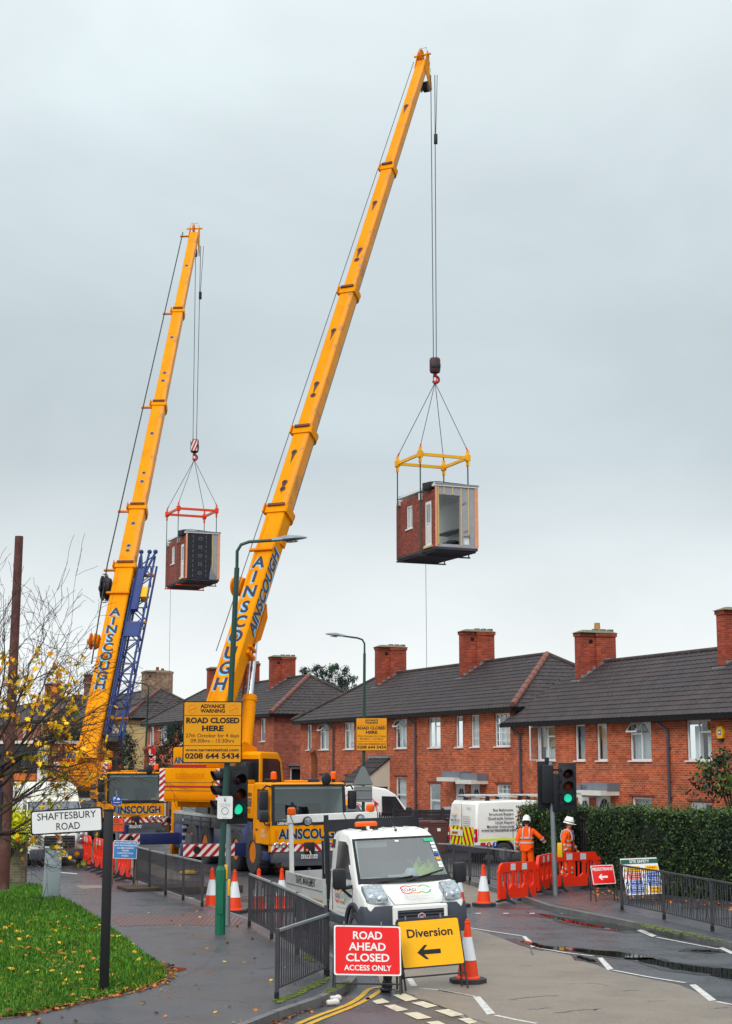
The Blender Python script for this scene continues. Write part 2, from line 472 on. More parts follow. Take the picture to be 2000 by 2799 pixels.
# buff surfacing in front of the junction -------------------------------------------------------
bf = px([(1274, 2533), (1345, 2556), (1427, 2587), (1564, 2612), (1673, 2656), (1760, 2674), (1855, 2692), (1968, 2740), (2080, 2775), (2200, 2860), (1320, 2830), (1290, 2797), (1220, 2758), (1150, 2732), (1085, 2708), (1040, 2690), (1010, 2600), (1080, 2540)])
drape("road_surface", bf, .004, M_BUFF)
drape("road_surface", px([(960, 2405), (1240, 2405), (1395, 2449), (1400, 2460), (1380, 2470), (1290, 2478), (960, 2472)]), .004, M_BUFF)
drape("road_surface", px([(330, 2332), (380, 2348), (520, 2396), (505, 2408), (440, 2400), (300, 2352)]), .004, M_BUFF)

# verge -------------------------------------------------------
zv = lambda a, b: (a / 2.32, 2050 + b / 2.32)
VG = [zv(*p) for p in ((-160, 838), (0, 846), (130, 850), (250, 860), (370, 928), (480, 985), (640, 1080), (760, 1170), (900, 1280), (1005, 1352), (1050, 1405), (1045, 1450), (980, 1490), (820, 1530), (600, 1582), (400, 1625), (200, 1668), (0, 1700), (-170, 1735))]
VGW = px(VG, .12)
drape("grass_verge", VGW, .128, M_GRASS)
# blades
def inpoly(p, poly):
    c = False; n = len(poly)
    for i in range(n):
        a, b = poly[i], poly[i - 1]
        if (a[1] > p[1]) != (b[1] > p[1]) and p[0] < (b[0] - a[0]) * (p[1] - a[1]) / (b[1] - a[1]) + a[0]: c = not c
    return c
rnd = random.Random(5)
M_BL = [mat("grass blade mid", lin(66, 118, 14), .6, var=.25, vs=1.2), mat("grass blade dark", lin(50, 96, 14), .6, var=.25, vs=1.2), mat("grass blade pale", lin(112, 150, 30), .6, var=.2, vs=1.2)]
mb = MB()
x0 = min(p.x for p in VGW); x1 = max(p.x for p in VGW); y0 = min(p.y for p in VGW); y1 = max(p.y for p in VGW)
k = 0
while k < 42000:
    x = rnd.uniform(max(x0, -9.5), x1 + .03); y = y0 + (y1 - y0) * rnd.random() ** 1.7
    if not inpoly((x, y), VGW): 
        continue
    if x < -.245 * y - .3: k += 1; continue
    k += 1
    a = rnd.uniform(0, pi); h = rnd.choice((.03, .04, .05, .06, .075, .1)) * (.7 + .6 * (sin(x * 2.1) * sin(y * 1.3 + x) * .5 + .5)); wd = .007 + y * .0002
    dx, dy = cos(a) * wd, sin(a) * wd; lx, ly = rnd.gauss(0, .03), rnd.gauss(0, .03)
    mb.add([(x - dx, y - dy, .126), (x + dx, y + dy, .126), (x + lx, y + ly, .128 + h)], [(0, 1, 2)], M_BL[rnd.choice((0, 0, 1, 1, 2))])
o = mb.build("grass", smooth=0, kind='stuff')

# worn soil rim between grass and pavement
M_SOIL = mat("leaf littered soil", lin(82, 66, 50), .9, var=.3, vs=6, bump=.6, bs=30, dirt=lin(120, 74, 40), dirtamt=.5, ds=9)
rim = VGW[9:18]
offset_strip("soil_edge", rim, .16, .1245, M_SOIL, 1)

# patches and tactile paving -------------------------------------------------------
def tactile(name, pts):
    o = drape(name, px(pts, .12), .124, M_TACT)
    P = px(pts, .12); mb = MB()
    xs = [p.x for p in P]; ys = [p.y for p in P]
    x = min(xs)
    while x < max(xs):
        y = min(ys)
        while y < max(ys):
            if inpoly((x, y), P): mb.lathe([(.014, .0), (.01, .006)], M_TACT, 6, MX.Translation((x, y, .1245 + gz(y))))
            y += .1
        x += .1
    mb.build("paving_studs", kind='structure')
tactile("tactile_paving", [(305, 2512), (330, 2502), (470, 2503), (520, 2494), (600, 2502), (650, 2508), (668, 2520), (640, 2532), (470, 2528), (330, 2532)])
tactile("tactile_paving", [(1512, 2470), (1560, 2452), (1610, 2446), (1680, 2447), (1690, 2466), (1640, 2480), (1620, 2492)])
drape("pavement_patch", px([(202, 2420), (275, 2420), (292, 2427), (225, 2430)], .12), .1245, M_BUFF)
drape("pavement_patch", px([(690, 2606), (800, 2598), (806, 2640), (700, 2650)], .12), .1245, M_TARP)
drape("road_patch", px([(560, 2398), (760, 2398), (800, 2440), (560, 2460)]), .004, M_TARP)

# road markings -------------------------------------------------------
z8 = lambda a, b: (1200 + a / 2.03, 2050 + b / 2.03)
z55 = lambda a, b: (880 + a / 3.53, 2500 + b / 3.53)
def mark(pts, m=None, zo=.008, name="road_marking"): return drape(name, px(pts), zo, m or M_LINE)
def thin(pts, w0, m=None, zo=.008):
    P = px(pts); n = len(P); L = []; Rr = []
    for i, p in enumerate(P):
        t = (P[min(i + 1, n - 1)] - P[max(i - 1, 0)]).normalized(); nr = V((-t.y, t.x)) * w0 / 2
        L.append(p + nr); Rr.append(p - nr)
    return drape("road_marking", L + Rr[::-1], zo, m or M_LINE)
for q in ([(460, 1036), (480, 1034), (542, 1092), (512, 1096)], [(878, 1156), (905, 1154), (968, 1218), (934, 1224)], [(1388, 1306), (1422, 1302), (1538, 1390), (1498, 1396)], [(190, 1374), (226, 1370), (312, 1466), (266, 1472)],
          [(1035, 976), (1068, 972), (1208, 1032), (1182, 1040)], [(1548, 1100), (1575, 1096), (1640, 1128), (1618, 1134)]):
    mark([z8(*p) for p in q])
for q in ([(150, 985), (300, 1010), (462, 1034)], [(542, 1098), (700, 1126), (858, 1146)], [(965, 1224), (1165, 1262), (1366, 1294)], [(1538, 1398), (1640, 1418)], [(-5, 1334), (100, 1352), (194, 1370)], [(310, 1474), (430, 1500), (540, 1520)],
          [(1206, 1040), (1380, 1074), (1552, 1106)], [(940, 974), (1040, 975)]):
    thin([z8(*p) for p in q], .075)
for a, b in ((215, 908), (370, 908), (515, 908), (690, 908)):
    mark([z8(a - 16, b + 2), z8(a + 14, b + 2), z8(a + 16, b - 2), z8(a - 12, b - 2)])
for q in ([(680, 780), (800, 765), (930, 820), (810, 842)], [(482, 838), (580, 812), (655, 850), (530, 868)], [(860, 855), (970, 840), (1115, 885), (1010, 906)], [(595, 882), (700, 872), (835, 922), (720, 940)],
          [(1085, 930), (1220, 915), (1370, 970), (1250, 990)], [(785, 955), (920, 945), (1060, 1000), (920, 1016)], [(1005, 1042), (1120, 1030), (1230, 1080), (1110, 1092)], [(412, 812), (440, 796), (470, 818), (430, 828)],
          [(1310, 1010), (1420, 1000), (1500, 1040), (1420, 1060)]):
    mark([z55(*p) for p in q], M_CREAM)
thin([z55(*p) for p in ((-240, 1060), (-120, 1010), (0, 962), (120, 922), (240, 876), (320, 834), (385, 786), (425, 742), (470, 716), (560, 700))], .09, M_YLINE)
thin([z55(*p) for p in ((-240, 1110), (-120, 1058), (0, 1006), (130, 956), (260, 905), (380, 850), (470, 800), (540, 752), (590, 722))], .09, M_YLINE)
mark([z55(*p) for p in ((810, 610), (860, 604), (920, 692), (856, 694))])
thin([z55(*p) for p in ((945, 716), (1100, 728), (1300, 765), (1480, 800))], .05)
# bay lines beyond the cabinet
drape("road_marking", px([(162, 2386), (166, 2384), (212, 2388), (210, 2390)], .12), .126, M_LINE)
drape("road_marking", px([(96, 2366), (100, 2364), (110, 2369), (106, 2370)], .12), .126, M_LINE)
thin([(495, 2452), (560, 2460), (600, 2464)], .08)

# puddles -------------------------------------------------------
def puddle(pts, zo=.009):
    P = px(pts); n = len(P); o = []
    for i in range(n):
        p0, p1, p2, p3 = P[i - 1], P[i], P[(i + 1) % n], P[(i + 2) % n]
        for k in range(4):
            t = k / 4
            q = .5 * ((2 * p1) + (p2 - p0) * t + (2 * p0 - 5 * p1 + 4 * p2 - p3) * t * t + (3 * p1 - p0 - 3 * p2 + p3) * t ** 3)
            o.append(q + V((rnd.gauss(0, .012), rnd.gauss(0, .03))))
    c = sum((q for q in o), V((0, 0))) / len(o)
    drape("damp_patch", [c + (q - c) * 1.16 + (q - c).normalized() * .16 + V((rnd.gauss(0, .03), rnd.gauss(0, .05))) for q in o], zo - .0035, M_WET)
    return drape("puddle", o, zo, M_PUD)
for q in ([(545, 908), (640, 922), (760, 938), (880, 958), (1010, 968), (1120, 984), (1120, 1000), (1000, 1004), (900, 992), (780, 970), (670, 944), (590, 926)],
          [(440, 1060), (520, 1068), (600, 1092), (720, 1098), (860, 1112), (990, 1122), (1140, 1146), (1130, 1158), (1010, 1154), (860, 1138), (740, 1118), (600, 1108), (520, 1088)],
          [(1100, 1170), (1200, 1166), (1330, 1188), (1480, 1208), (1640, 1222), (1660, 1275), (1540, 1262), (1480, 1240), (1330, 1222), (1200, 1196)],
          [(740, 1142), (800, 1150), (870, 1172), (850, 1180), (790, 1164)],
          [(1380, 1116), (1500, 1110), (1560, 1120), (1460, 1122)]):
    puddle([z8(*p) for p in q])
drape("puddle", px([zv(*p) for p in ((1075, 1384), (1110, 1378), (1180, 1384), (1182, 1392), (1150, 1402), (1090, 1410))], .12), .1255, M_PUD)

# fallen leaves -------------------------------------------------------
M_LF = [mat("leaf yellow", lin(222, 172, 20), .6, var=.2), mat("leaf orange", lin(196, 112, 22), .6, var=.2), mat("leaf brown", lin(120, 62, 34), .7, var=.3), mat("leaf olive", lin(140, 130, 40), .7, var=.3)]
def leaf(mb, p, s, m, flat=True, rn=rnd):
    a = rn.uniform(0, 2 * pi)
    T = MX.Translation(p) @ MX.Rotation(a, 4, 'Z') @ MX.Rotation(rn.gauss(0, .35 if flat else 1.2), 4, 'X') @ MX.Rotation(rn.gauss(0, .3 if flat else 1.0), 4, 'Y') @ MX.Scale(s, 4)
    pts = [(0, -.5), (.2, -.25), (.5, -.3), (.36, .02), (.52, .3), (.2, .22), (0, .6), (-.2, .22), (-.52, .3), (-.36, .02), (-.5, -.3), (-.2, -.25)]
    mb.add([(x, y, .10 * abs(x)) for x, y in pts], [tuple(range(12))], m, T)
mb = MB()
k = 0
while k < 300:
    x = rnd.uniform(-7.5, x1); y = rnd.uniform(y0, 35)
    if inpoly((x, y), VGW):
        leaf(mb, (x, y, .165), rnd.uniform(.05, .12), M_LF[rnd.choice((0, 0, 0, 1, 1, 2, 3))]); k += 1
for _ in range(420):                                   # along the soil rim
    i = rnd.randrange(len(rim) - 1); t = rnd.random(); p = rim[i] * (1 - t) + rim[i + 1] * t
    q = p + V((rnd.gauss(.0, .1), rnd.gauss(-.05, .12)))
    leaf(mb, (q.x, q.y, .14), rnd.uniform(.04, .08), M_LF[rnd.choice((1, 2, 2, 2, 3))])
for _ in range(110):                                   # scattered over the pavement
    a = G(rnd.uniform(60, 900), rnd.uniform(2480, 2799), .12)
    leaf(mb, (a.x, a.y, .135), rnd.uniform(.04, .08), M_LF[rnd.choice((0, 1, 2, 2, 3))])
for _ in range(260):                                   # gutter by the near corner
    t = rnd.random(); a = G(700 + 260 * t + rnd.gauss(0, 8), 2806 - 100 * t + abs(rnd.gauss(0, 9)), 0)
    leaf(mb, (a.x, a.y, .02), rnd.uniform(.03, .07), M_LF[rnd.choice((1, 2, 2, 2))])
for _ in range(160):                                   # under the hedge
    t = rnd.random(); a = G(1620 + 400 * t, 2440 + 40 * t + rnd.gauss(0, 6), .12)
    leaf(mb, (a.x, a.y, .14), rnd.uniform(.05, .1), M_LF[rnd.choice((1, 1, 2))])
for _ in range(60):
    t = rnd.random(); a = G(1640 + 380 * t + rnd.gauss(0, 9), 2512 + 80 * t + rnd.gauss(0, 3), 0)
    leaf(mb, (a.x, a.y, .02), rnd.uniform(.03, .07), M_LF[rnd.choice((1, 2, 2))])
for _ in range(520):                                   # brown litter worked into the grass
    x = rnd.uniform(-7.5, x1); y = rnd.uniform(y0, 30)
    if inpoly((x, y), VGW): leaf(mb, (x, y, .15), rnd.uniform(.03, .06), M_LF[rnd.choice((2, 2, 1, 3))])
mb.build("fallen_leaves", smooth=0, kind='stuff')
# moss in the joints by the rail
M_MOSS = mat("moss", lin(96, 112, 36), .9, var=.35, vs=9, bump=.7, bs=40)
mb = MB()
def mossy(pts, n):
    P = px(pts, .12); xs = [p.x for p in P]; ys = [p.y for p in P]; k = 0
    while k < n:
        x = rnd.uniform(min(xs), max(xs)); y = rnd.uniform(min(ys), max(ys))
        if inpoly((x, y), P):
            k += 1; s_ = rnd.uniform(.01, .035) * (.4 + rnd.random()); a = rnd.uniform(0, 3)
            mb.add([(x + s_ * cos(a + t) * rnd.uniform(.6, 1.2), y + s_ * 1.5 * sin(a + t) * rnd.uniform(.6, 1.2), .127 + .006 * rnd.random()) for t in (0, 1.2, 2.5, 3.7, 5)], [(0, 1, 2, 3, 4)], M_MOSS)
mossy([(742, 2736), (800, 2716), (880, 2678), (905, 2668), (900, 2680), (830, 2716), (760, 2744)], 420)
mossy([(820, 2606), (850, 2616), (862, 2634), (840, 2628)], 120)
mossy([(880, 2712), (930, 2690), (950, 2680), (955, 2688), (900, 2716)], 160)
mossy([(1735, 2518), (1790, 2530), (1900, 2553), (1990, 2572), (1980, 2578), (1860, 2556), (1760, 2536)], 500)
mb.build("moss", smooth=0, kind='stuff')
# kerb joints, cracks and old trench seams
mb = MB()
def joints(line, i0, i1, side):
    for a, b in zip(line[i0:i1], line[i0 + 1:i1 + 1]):
        L = (b - a).length; d = (b - a) / L; n = V((-d.y, d.x)) * side; k = max(1, round(L / .9))
        for j in range(k):
            p = a + d * (L * j / k); z = gz(p.y) + .12
            v = [(p.x - n.x * .004 + d.x * e * .006, p.y - n.y * .004 + d.y * e * .006) for e in (-1, 1)]; w_ = [(p.x + n.x * .13 + d.x * e * .006, p.y + n.y * .13 + d.y * e * .006) for e in (-1, 1)]
            mb.add([(*v[0], z + .007), (*v[1], z + .007), (*w_[1], z + .007), (*w_[0], z + .007), (*v[0], z - .13), (*v[1], z - .13)], [(0, 1, 2, 3), (0, 4, 5, 1)], M_TARP)
joints(KL, 1, 17, 1); joints(KR, 1, 8, -1)
mb.build("kerb_joints", smooth=0, kind='structure')
def crack(pts, zo, wd, name="road_crack"):
    P = px(pts, max(0, zo - .01) if zo > .1 else 0); o = []
    for a, b in zip(P, P[1:]):
        for k in range(6): o.append(a.lerp(b, k / 6) + V((rnd.gauss(0, .012), rnd.gauss(0, .03))))
    o.append(P[-1]); L = []; Rr = []
    for i, p in enumerate(o):
        t = (o[min(i + 1, len(o) - 1)] - o[max(i - 1, 0)]).normalized(); nr = V((-t.y, t.x)) * wd * rnd.uniform(.3, 1)
        L.append(p + nr); Rr.append(p - nr)
    drape(name, L + Rr[::-1], zo, M_TARP)
for q, w_ in (([z8(390, 1386), z8(520, 1372), z8(660, 1364)], .02), ([z8(640, 1462), z8(800, 1444), z8(900, 1440)], .016), ([z8(450, 1200), z8(560, 1192)], .012), ([z8(1150, 1398), z8(1260, 1392)], .014), ([z8(490, 1442), z8(620, 1434)], .015), ([z8(1010, 1340), z8(1110, 1335)], .012), ([z8(480, 1080), z8(505, 1100), z8(518, 1140)], .02), ([z55(740, 735), z55(900, 800), z55(1090, 868), z55(1250, 920), z55(1420, 1000), z55(1600, 1050)], .022), ([z8(1490, 1440), z8(1610, 1430)], .015), ([z8(700, 1300), z8(860, 1296), z8(940, 1310)], .01)):
    crack(q, .0075, w_)
for q, w_ in (([(300, 2740), (520, 2728), (700, 2742), (820, 2720)], .006), ([(360, 2560), (520, 2590), (690, 2620)], .005), ([(430, 2700), (560, 2640), (620, 2560)], .005)):
    crack(q, .1255, w_, "pavement_crack")
# ================================================================== HOUSES
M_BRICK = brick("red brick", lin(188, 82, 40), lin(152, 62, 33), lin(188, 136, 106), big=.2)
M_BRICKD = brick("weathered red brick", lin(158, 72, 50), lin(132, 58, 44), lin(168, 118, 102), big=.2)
M_CHIM = brick("chimney brick", lin(156, 60, 36), lin(128, 46, 30), lin(150, 88, 66), big=.25)
M_STOCK = brick("stock brick", lin(146, 112, 84), lin(112, 74, 58), lin(150, 140, 124), big=.3)
M_TILE = mat("concrete roof tile", lin(58, 52, 54), .7, var=.32, vs=2.7, bump=.3, bs=60, dirt=lin(92, 66, 58), dirtamt=.4, ds=.6)
M_RIDGE = mat("ridge tile", lin(58, 50, 50), .7, var=.25, vs=3, dirt=lin(104, 108, 70), dirtamt=.5, ds=3)
M_HIP = mat("terracotta hip tile", lin(124, 80, 70), .75, var=.25, vs=4, dirt=lin(98, 88, 90), dirtamt=.7, ds=2)
M_UPVC = mat("white window plastic", lin(226, 228, 228), .35, var=.03)
M_GUT = mat("black gutter plastic", lin(20, 20, 22), .55, var=.1, spec=.15)
M_PIPE = mat("downpipe", lin(74, 72, 84), .45, var=.1)
M_LEAD = mat("lead flashing", lin(120, 126, 132), .55, var=.25, vs=6, dirt=lin(200, 200, 196), dirtamt=.4, ds=6)
M_MORT = mat("mortar cap", lin(112, 110, 92), .9, var=.3, vs=8, dirt=lin(98, 108, 56), dirtamt=.7, ds=5)
M_POT = mat("clay chimney pot", lin(176, 134, 84), .8, var=.2, vs=5)
M_POTR = mat("red chimney pot", lin(136, 60, 48), .8, var=.2, vs=5)
M_GLASS = glass("window glass", (.9, .93, .93), .975)
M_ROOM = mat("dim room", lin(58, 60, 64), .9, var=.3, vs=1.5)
M_NET = mat("net curtain", lin(226, 230, 234), .9, var=.06, vs=6)
M_CURT = mat("grey curtain", lin(188, 190, 194), .9, var=.1, vs=6)
M_BLIND = mat("beige blind", lin(196, 184, 168), .9, var=.06)
M_RED = mat("red curtain", lin(120, 26, 40), .9, var=.3, vs=9)
M_RENDER = mat("cream render", lin(198, 172, 124), .9, var=.08, vs=1.5, dirt=lin(160, 140, 104), dirtamt=.5, ds=.8)
M_WPAINT = mat("white painted wood", lin(218, 216, 208), .5, var=.05, dirt=lin(170, 168, 160), dirtamt=.4)
M_CREAMB = mat("cream cladding", lin(214, 206, 188), .6, var=.04)
M_DARK = mat("dark void", (.006, .006, .007), .8, var=.1)
M_LINT = mat("tile lintel", lin(120, 66, 52), .85, var=.3, vs=7)
M_GREYR = mat("grey felt roof", lin(112, 118, 128), .7, var=.12, vs=3)
M_YEL = mat("yellow plastic", lin(236, 178, 10), .4, var=.05)
M_BLUEP = mat("blue print", lin(30, 70, 160), .5, var=.05)
M_BLK = mat("black print", (.011, .011, .013), .5, var=.05)

def slope(mb, O, A, S, Nn, uL, uR, m, rows=14, step=.1, lam=.3, amp=.042, lift=.022):
    """pantiled roof slope: origin O, unit A along the eave, vector S up to the ridge, normal Nn; uL/uR(f) are the side limits"""
    for i in range(rows):
        f0, f1 = i / rows, (i + 1) / rows + .004
        ua, ub = min(uL(f0), uL(f1)), max(uR(f0), uR(f1))
        n = max(2, int((ub - ua) / step) + 1)
        lo = []; hi = []; dr = []
        for k in range(n + 1):
            u = ua + (ub - ua) * k / n
            wv = amp * abs(sin(pi * u / lam)) ** .6
            a = min(max(u, uL(f0)), uR(f0)); b = min(max(u, uL(f1)), uR(f1))
            lo.append(O + A * a + S * f0 + Nn * (lift + wv)); hi.append(O + A * b + S * f1 + Nn * wv)
            dr.append(O + A * a + S * f0 - Nn * .01)
        vs = dr + lo + hi; q = n + 1
        fs = [(k, k + 1, q + k + 1, q + k) for k in range(n)] + [(q + k, q + k + 1, 2 * q + k + 1, 2 * q + k) for k in range(n)]
        mb.add(vs, fs, m)

def wall(mb, x0, x1, z0, z1, holes, m, y=0.0, dep=.11, rev=None):
    xs = sorted({x0, x1} | {h[0] for h in holes} | {h[1] for h in holes}); zs = sorted({z0, z1} | {h[2] for h in holes} | {h[3] for h in holes})
    xs = [x for x in xs if x0 - 1e-6 <= x <= x1 + 1e-6]; zs = [z for z in zs if z0 - 1e-6 <= z <= z1 + 1e-6]
    for a, b in zip(xs, xs[1:]):
        for c, d in zip(zs, zs[1:]):
            cx, cz = (a + b) / 2, (c + d) / 2
            if any(h[0] < cx < h[1] and h[2] < cz < h[3] for h in holes): continue
            mb.add([(a, y, c), (b, y, c), (b, y, d), (a, y, d)], [(0, 1, 2, 3)], m)
    for a, b, c, d in holes:
        p = [(a, y, c), (b, y, c), (b, y, d), (a, y, d)]; q = [(a, y + dep, c), (b, y + dep, c), (b, y + dep, d), (a, y + dep, d)]
        mb.add(p + q, [(0, 4, 5, 1), (1, 5, 6, 2), (2, 6, 7, 3), (3, 7, 4, 0)], rev or m)

def window(root, x0, x1, z0, z1, style, y=.09, inside='net', sill=True):
    """casement set in its opening: frame, panes, curtains behind and a sill"""
    w = x1 - x0; h = z1 - z0; fw = .055
    fb = MB(); P = []
    fb.bb(x0, x1, y - .03, y + .03, z0, z0 + fw, M_UPVC); fb.bb(x0, x1, y - .03, y + .03, z1 - fw, z1, M_UPVC)
    fb.bb(x0, x0 + fw, y - .03, y + .03, z0 + fw, z1 - fw, M_UPVC); fb.bb(x1 - fw, x1, y - .03, y + .03, z0 + fw, z1 - fw, M_UPVC)
    def vbar(x, za, zb, t=.05): fb.bb(x - t / 2, x + t / 2, y - .026, y + .026, za, zb, M_UPVC)
    def hbar(z, xa, xb, t=.05): fb.bb(xa, xb, y - .024, y + .024, z - t / 2, z + t / 2, M_UPVC)
    i0, i1, j0, j1 = x0 + fw, x1 - fw, z0 + fw, z1 - fw
    xm = x0 + w * .5; zt = z1 - h * .3
    opn = None
    if style == 'two': vbar(xm, j0, j1)
    elif style == 'topL': vbar(xm, j0, j1); hbar(zt, i0, xm - .025)
    elif style == 'topR': vbar(x0 + w * .46, j0, j1, .06); hbar(zt, x0 + w * .46 + .03, i1)
    elif style == 'openL': vbar(xm, j0, j1); hbar(zt, i0, xm - .025); opn = (i0 - .03, xm, zt)
    elif style == 'openS': vbar(xm, j0, j1); hbar(zt, xm + .025, i1)
    elif style == 'grid': hbar(z1 - h * .3, i0, i1); 
    elif style == 'half': hbar(z0 + h * .5, i0, i1, .06)
    if style == 'grid':
        for k in (1, 2): vbar(i0 + (i1 - i0) * k / 3, j0, j1, .022)
        for k in (.18, .42, .85): hbar(z0 + h * k, i0, i1, .02)
    if style == 'lead':
        for k in (1, 2, 3): vbar(i0 + (i1 - i0) * k / 4, j0, j1, .018)
        for k in (1, 2, 3): hbar(z0 + h * k / 4, i0, i1, .018)
    if opn:
        a, b, zb = opn; L = z1 - zb; q = MB(); t = .05
        T = MX.Translation((0, y - .035, z1 - .02)) @ MX.Rotation(R(-34), 4, 'X')
        q.bb(a, b, -.03, 0, -L, -L + t, M_UPVC, T); q.bb(a, b, -.03, 0, -t, 0, M_UPVC, T); q.bb(a, a + t, -.03, 0, -L + t, -t, M_UPVC, T); q.bb(b - t, b, -.03, 0, -L + t, -t, M_UPVC, T)
        q.bb(a + t, b - t, -.02, -.012, -L + t, -t, M_GLASS, T)
    if style == 'openS':
        q = MB(); t = .05; L = w * .5
        T = MX.Translation((x0 + .02, y - .035, z0)) @ MX.Rotation(R(-62), 4, 'Z')
        q.bb(0, L, -.03, 0, 0, t, M_UPVC, T); q.bb(0, L, -.03, 0, h - t, h, M_UPVC, T); q.bb(0, t, -.03, 0, t, h - t, M_UPVC, T); q.bb(L - t, L, -.03, 0, t, h - t, M_UPVC, T)
        q.bb(t, L - t, -.02, -.012, t, h - t, M_GLASS, T)
    win = fb.build("window", root, smooth=0)
    g = MB(); g.bb(i0, i1, y - .004, y + .004, j0, j1, M_GLASS); g.build("pane", win, smooth=0)
    if opn or style == 'openS': q.build("opening_sash", win, smooth=0)
    if sill:
        s = MB(); s.bb(x0 - .05, x1 + .05, -.07, y - .031, z0 - .045, z0 - .002, M_UPVC, bev=.008); s.build("sill", win, smooth=0)
    c = MB()
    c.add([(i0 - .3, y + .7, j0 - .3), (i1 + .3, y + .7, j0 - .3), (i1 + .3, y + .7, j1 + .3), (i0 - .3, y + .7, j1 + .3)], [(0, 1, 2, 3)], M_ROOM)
    def cloth(a, b, c0, c1, m, yy=.14, fold=.12):
        n = max(6, int((b - a) / .025)); vs = []
        for k in range(n + 1):
            x = a + (b - a) * k / n; d = yy + y + .02 * sin(x * 2 * pi / fold) + .012 * sin(x * 2 * pi / .07 + 1)
            vs += [(x, d, c0), (x, d, c1)]
        c.add(vs, [(2 * k, 2 * k + 2, 2 * k + 3, 2 * k + 1) for k in range(n)], m)
    if inside == 'net': cloth(i0 - .02, i1 + .02, j0, j1, M_NET)
    elif inside == 'curt': cloth(i0 - .02, i1 + .02, j0, j1, M_CURT)
    elif inside == 'netred': cloth(i0 - .02, i0 + w * .7, j0, j1, M_CURT); cloth(i0 + w * .66, i1 + .02, j0, j1, M_RED, .12)
    elif inside == 'sides': cloth(i0 - .02, i0 + w * .25, j0, j1, M_NET); cloth(i1 - w * .3, i1 + .02, j0, j1, M_NET)
    elif inside == 'blind': c.bb(i0, i1, y + .12, y + .13, j0 + h * .35, j1, M_BLIND); cloth(i0, i1 - w * .3, j0, j1, M_NET, .2)
    elif inside == 'half': cloth(i0 - .02, i1 + .02, j0, j0 + h * .5, M_NET)
    elif inside == 'draped': cloth(i0 + w * .1, i0 + w * .38, j0, j1 - h * .1, M_NET); cloth(i1 - w * .32, i1 + .02, j0, j1 - h * .2, M_NET)
    c.build("curtain", win, smooth=60)
    return win

def chimney(roof, xc, yf, ztop, zb, ry, pots=0, m=None, potm=None, thick=.46, deep=1.55):
    m = m or M_CHIM
    c = MB()
    x0, x1 = xc, xc + thick
    ys = yf + deep * .42
    c.bb(x0, x1, yf, ys, zb, ztop - .14, m); c.bb(x0 + .02, x1 + .10, ys + .002, yf + deep, zb, ztop - .142, m)
    c.bb(x0 - .04, x1 + .04, yf - .04, ys - .03, ztop - .139, ztop, m); c.bb(x0 - .02, x1 + .14, ys - .028, yf + deep + .04, ztop - .141, ztop - .001, m)
    o = c.build("chimney", roof, smooth=0)
    k = MB()
    k.add([(x0 - .1, yf - .1, ztop + .001), (x1 + .16, yf - .1, ztop + .001), (x1 + .16, yf + deep + .1, ztop + .001), (x0 - .1, yf + deep + .1, ztop + .001), (x0 + .16, yf + .2, ztop + .12), (x1 - .08, yf + .2, ztop + .12), (x1 - .08, yf + deep - .2, ztop + .12), (x0 + .16, yf + deep - .2, ztop + .12)],
          [(0, 1, 5, 4), (1, 2, 6, 5), (2, 3, 7, 6), (3, 0, 4, 7), (4, 5, 6, 7), (3, 2, 1, 0)], M_MORT)
    for i in range(3): k.cyl((xc + .26, ys + .15 + i * .34, ztop + .08), (xc + .26, ys + .15 + i * .34, ztop + .17), .14, M_MORT, n=10)
    for i in range(pots): k.cyl((xc + .25, ys + .25 + i * .42, ztop + .1), (xc + .25, ys + .25 + i * .42, ztop + .42 - .1 * i), .13, potm or M_POT, r1=.115, n=12)
    # ventilation opening, lead flashing
    k.bb(x1 + .002, x1 + .012, yf + .38, yf + .54, ztop - .42, ztop - .26, M_DARK)
    k2 = MB(); 
    sl_ = (ROOFRISE / RUN)
    for i in range(5):
        ya = yf + i * .26; zz = zb_at(ya)
        k2.bb(x1 + .003 + (.1 if ya > ys else 0), x1 + .02 + (.1 if ya > ys else 0), ya, ya + .25, zz - .05, zz + .2, M_LEAD)
    k2.bb(x0 - .1, x1 + .12, yf - .16, yf - .005, zb_at(yf - .16) + .03, zb_at(yf - .16) + .1, M_LEAD)
    k.build("cap", roof, smooth=0); k2.build("flashing", roof, smooth=0)
    return o

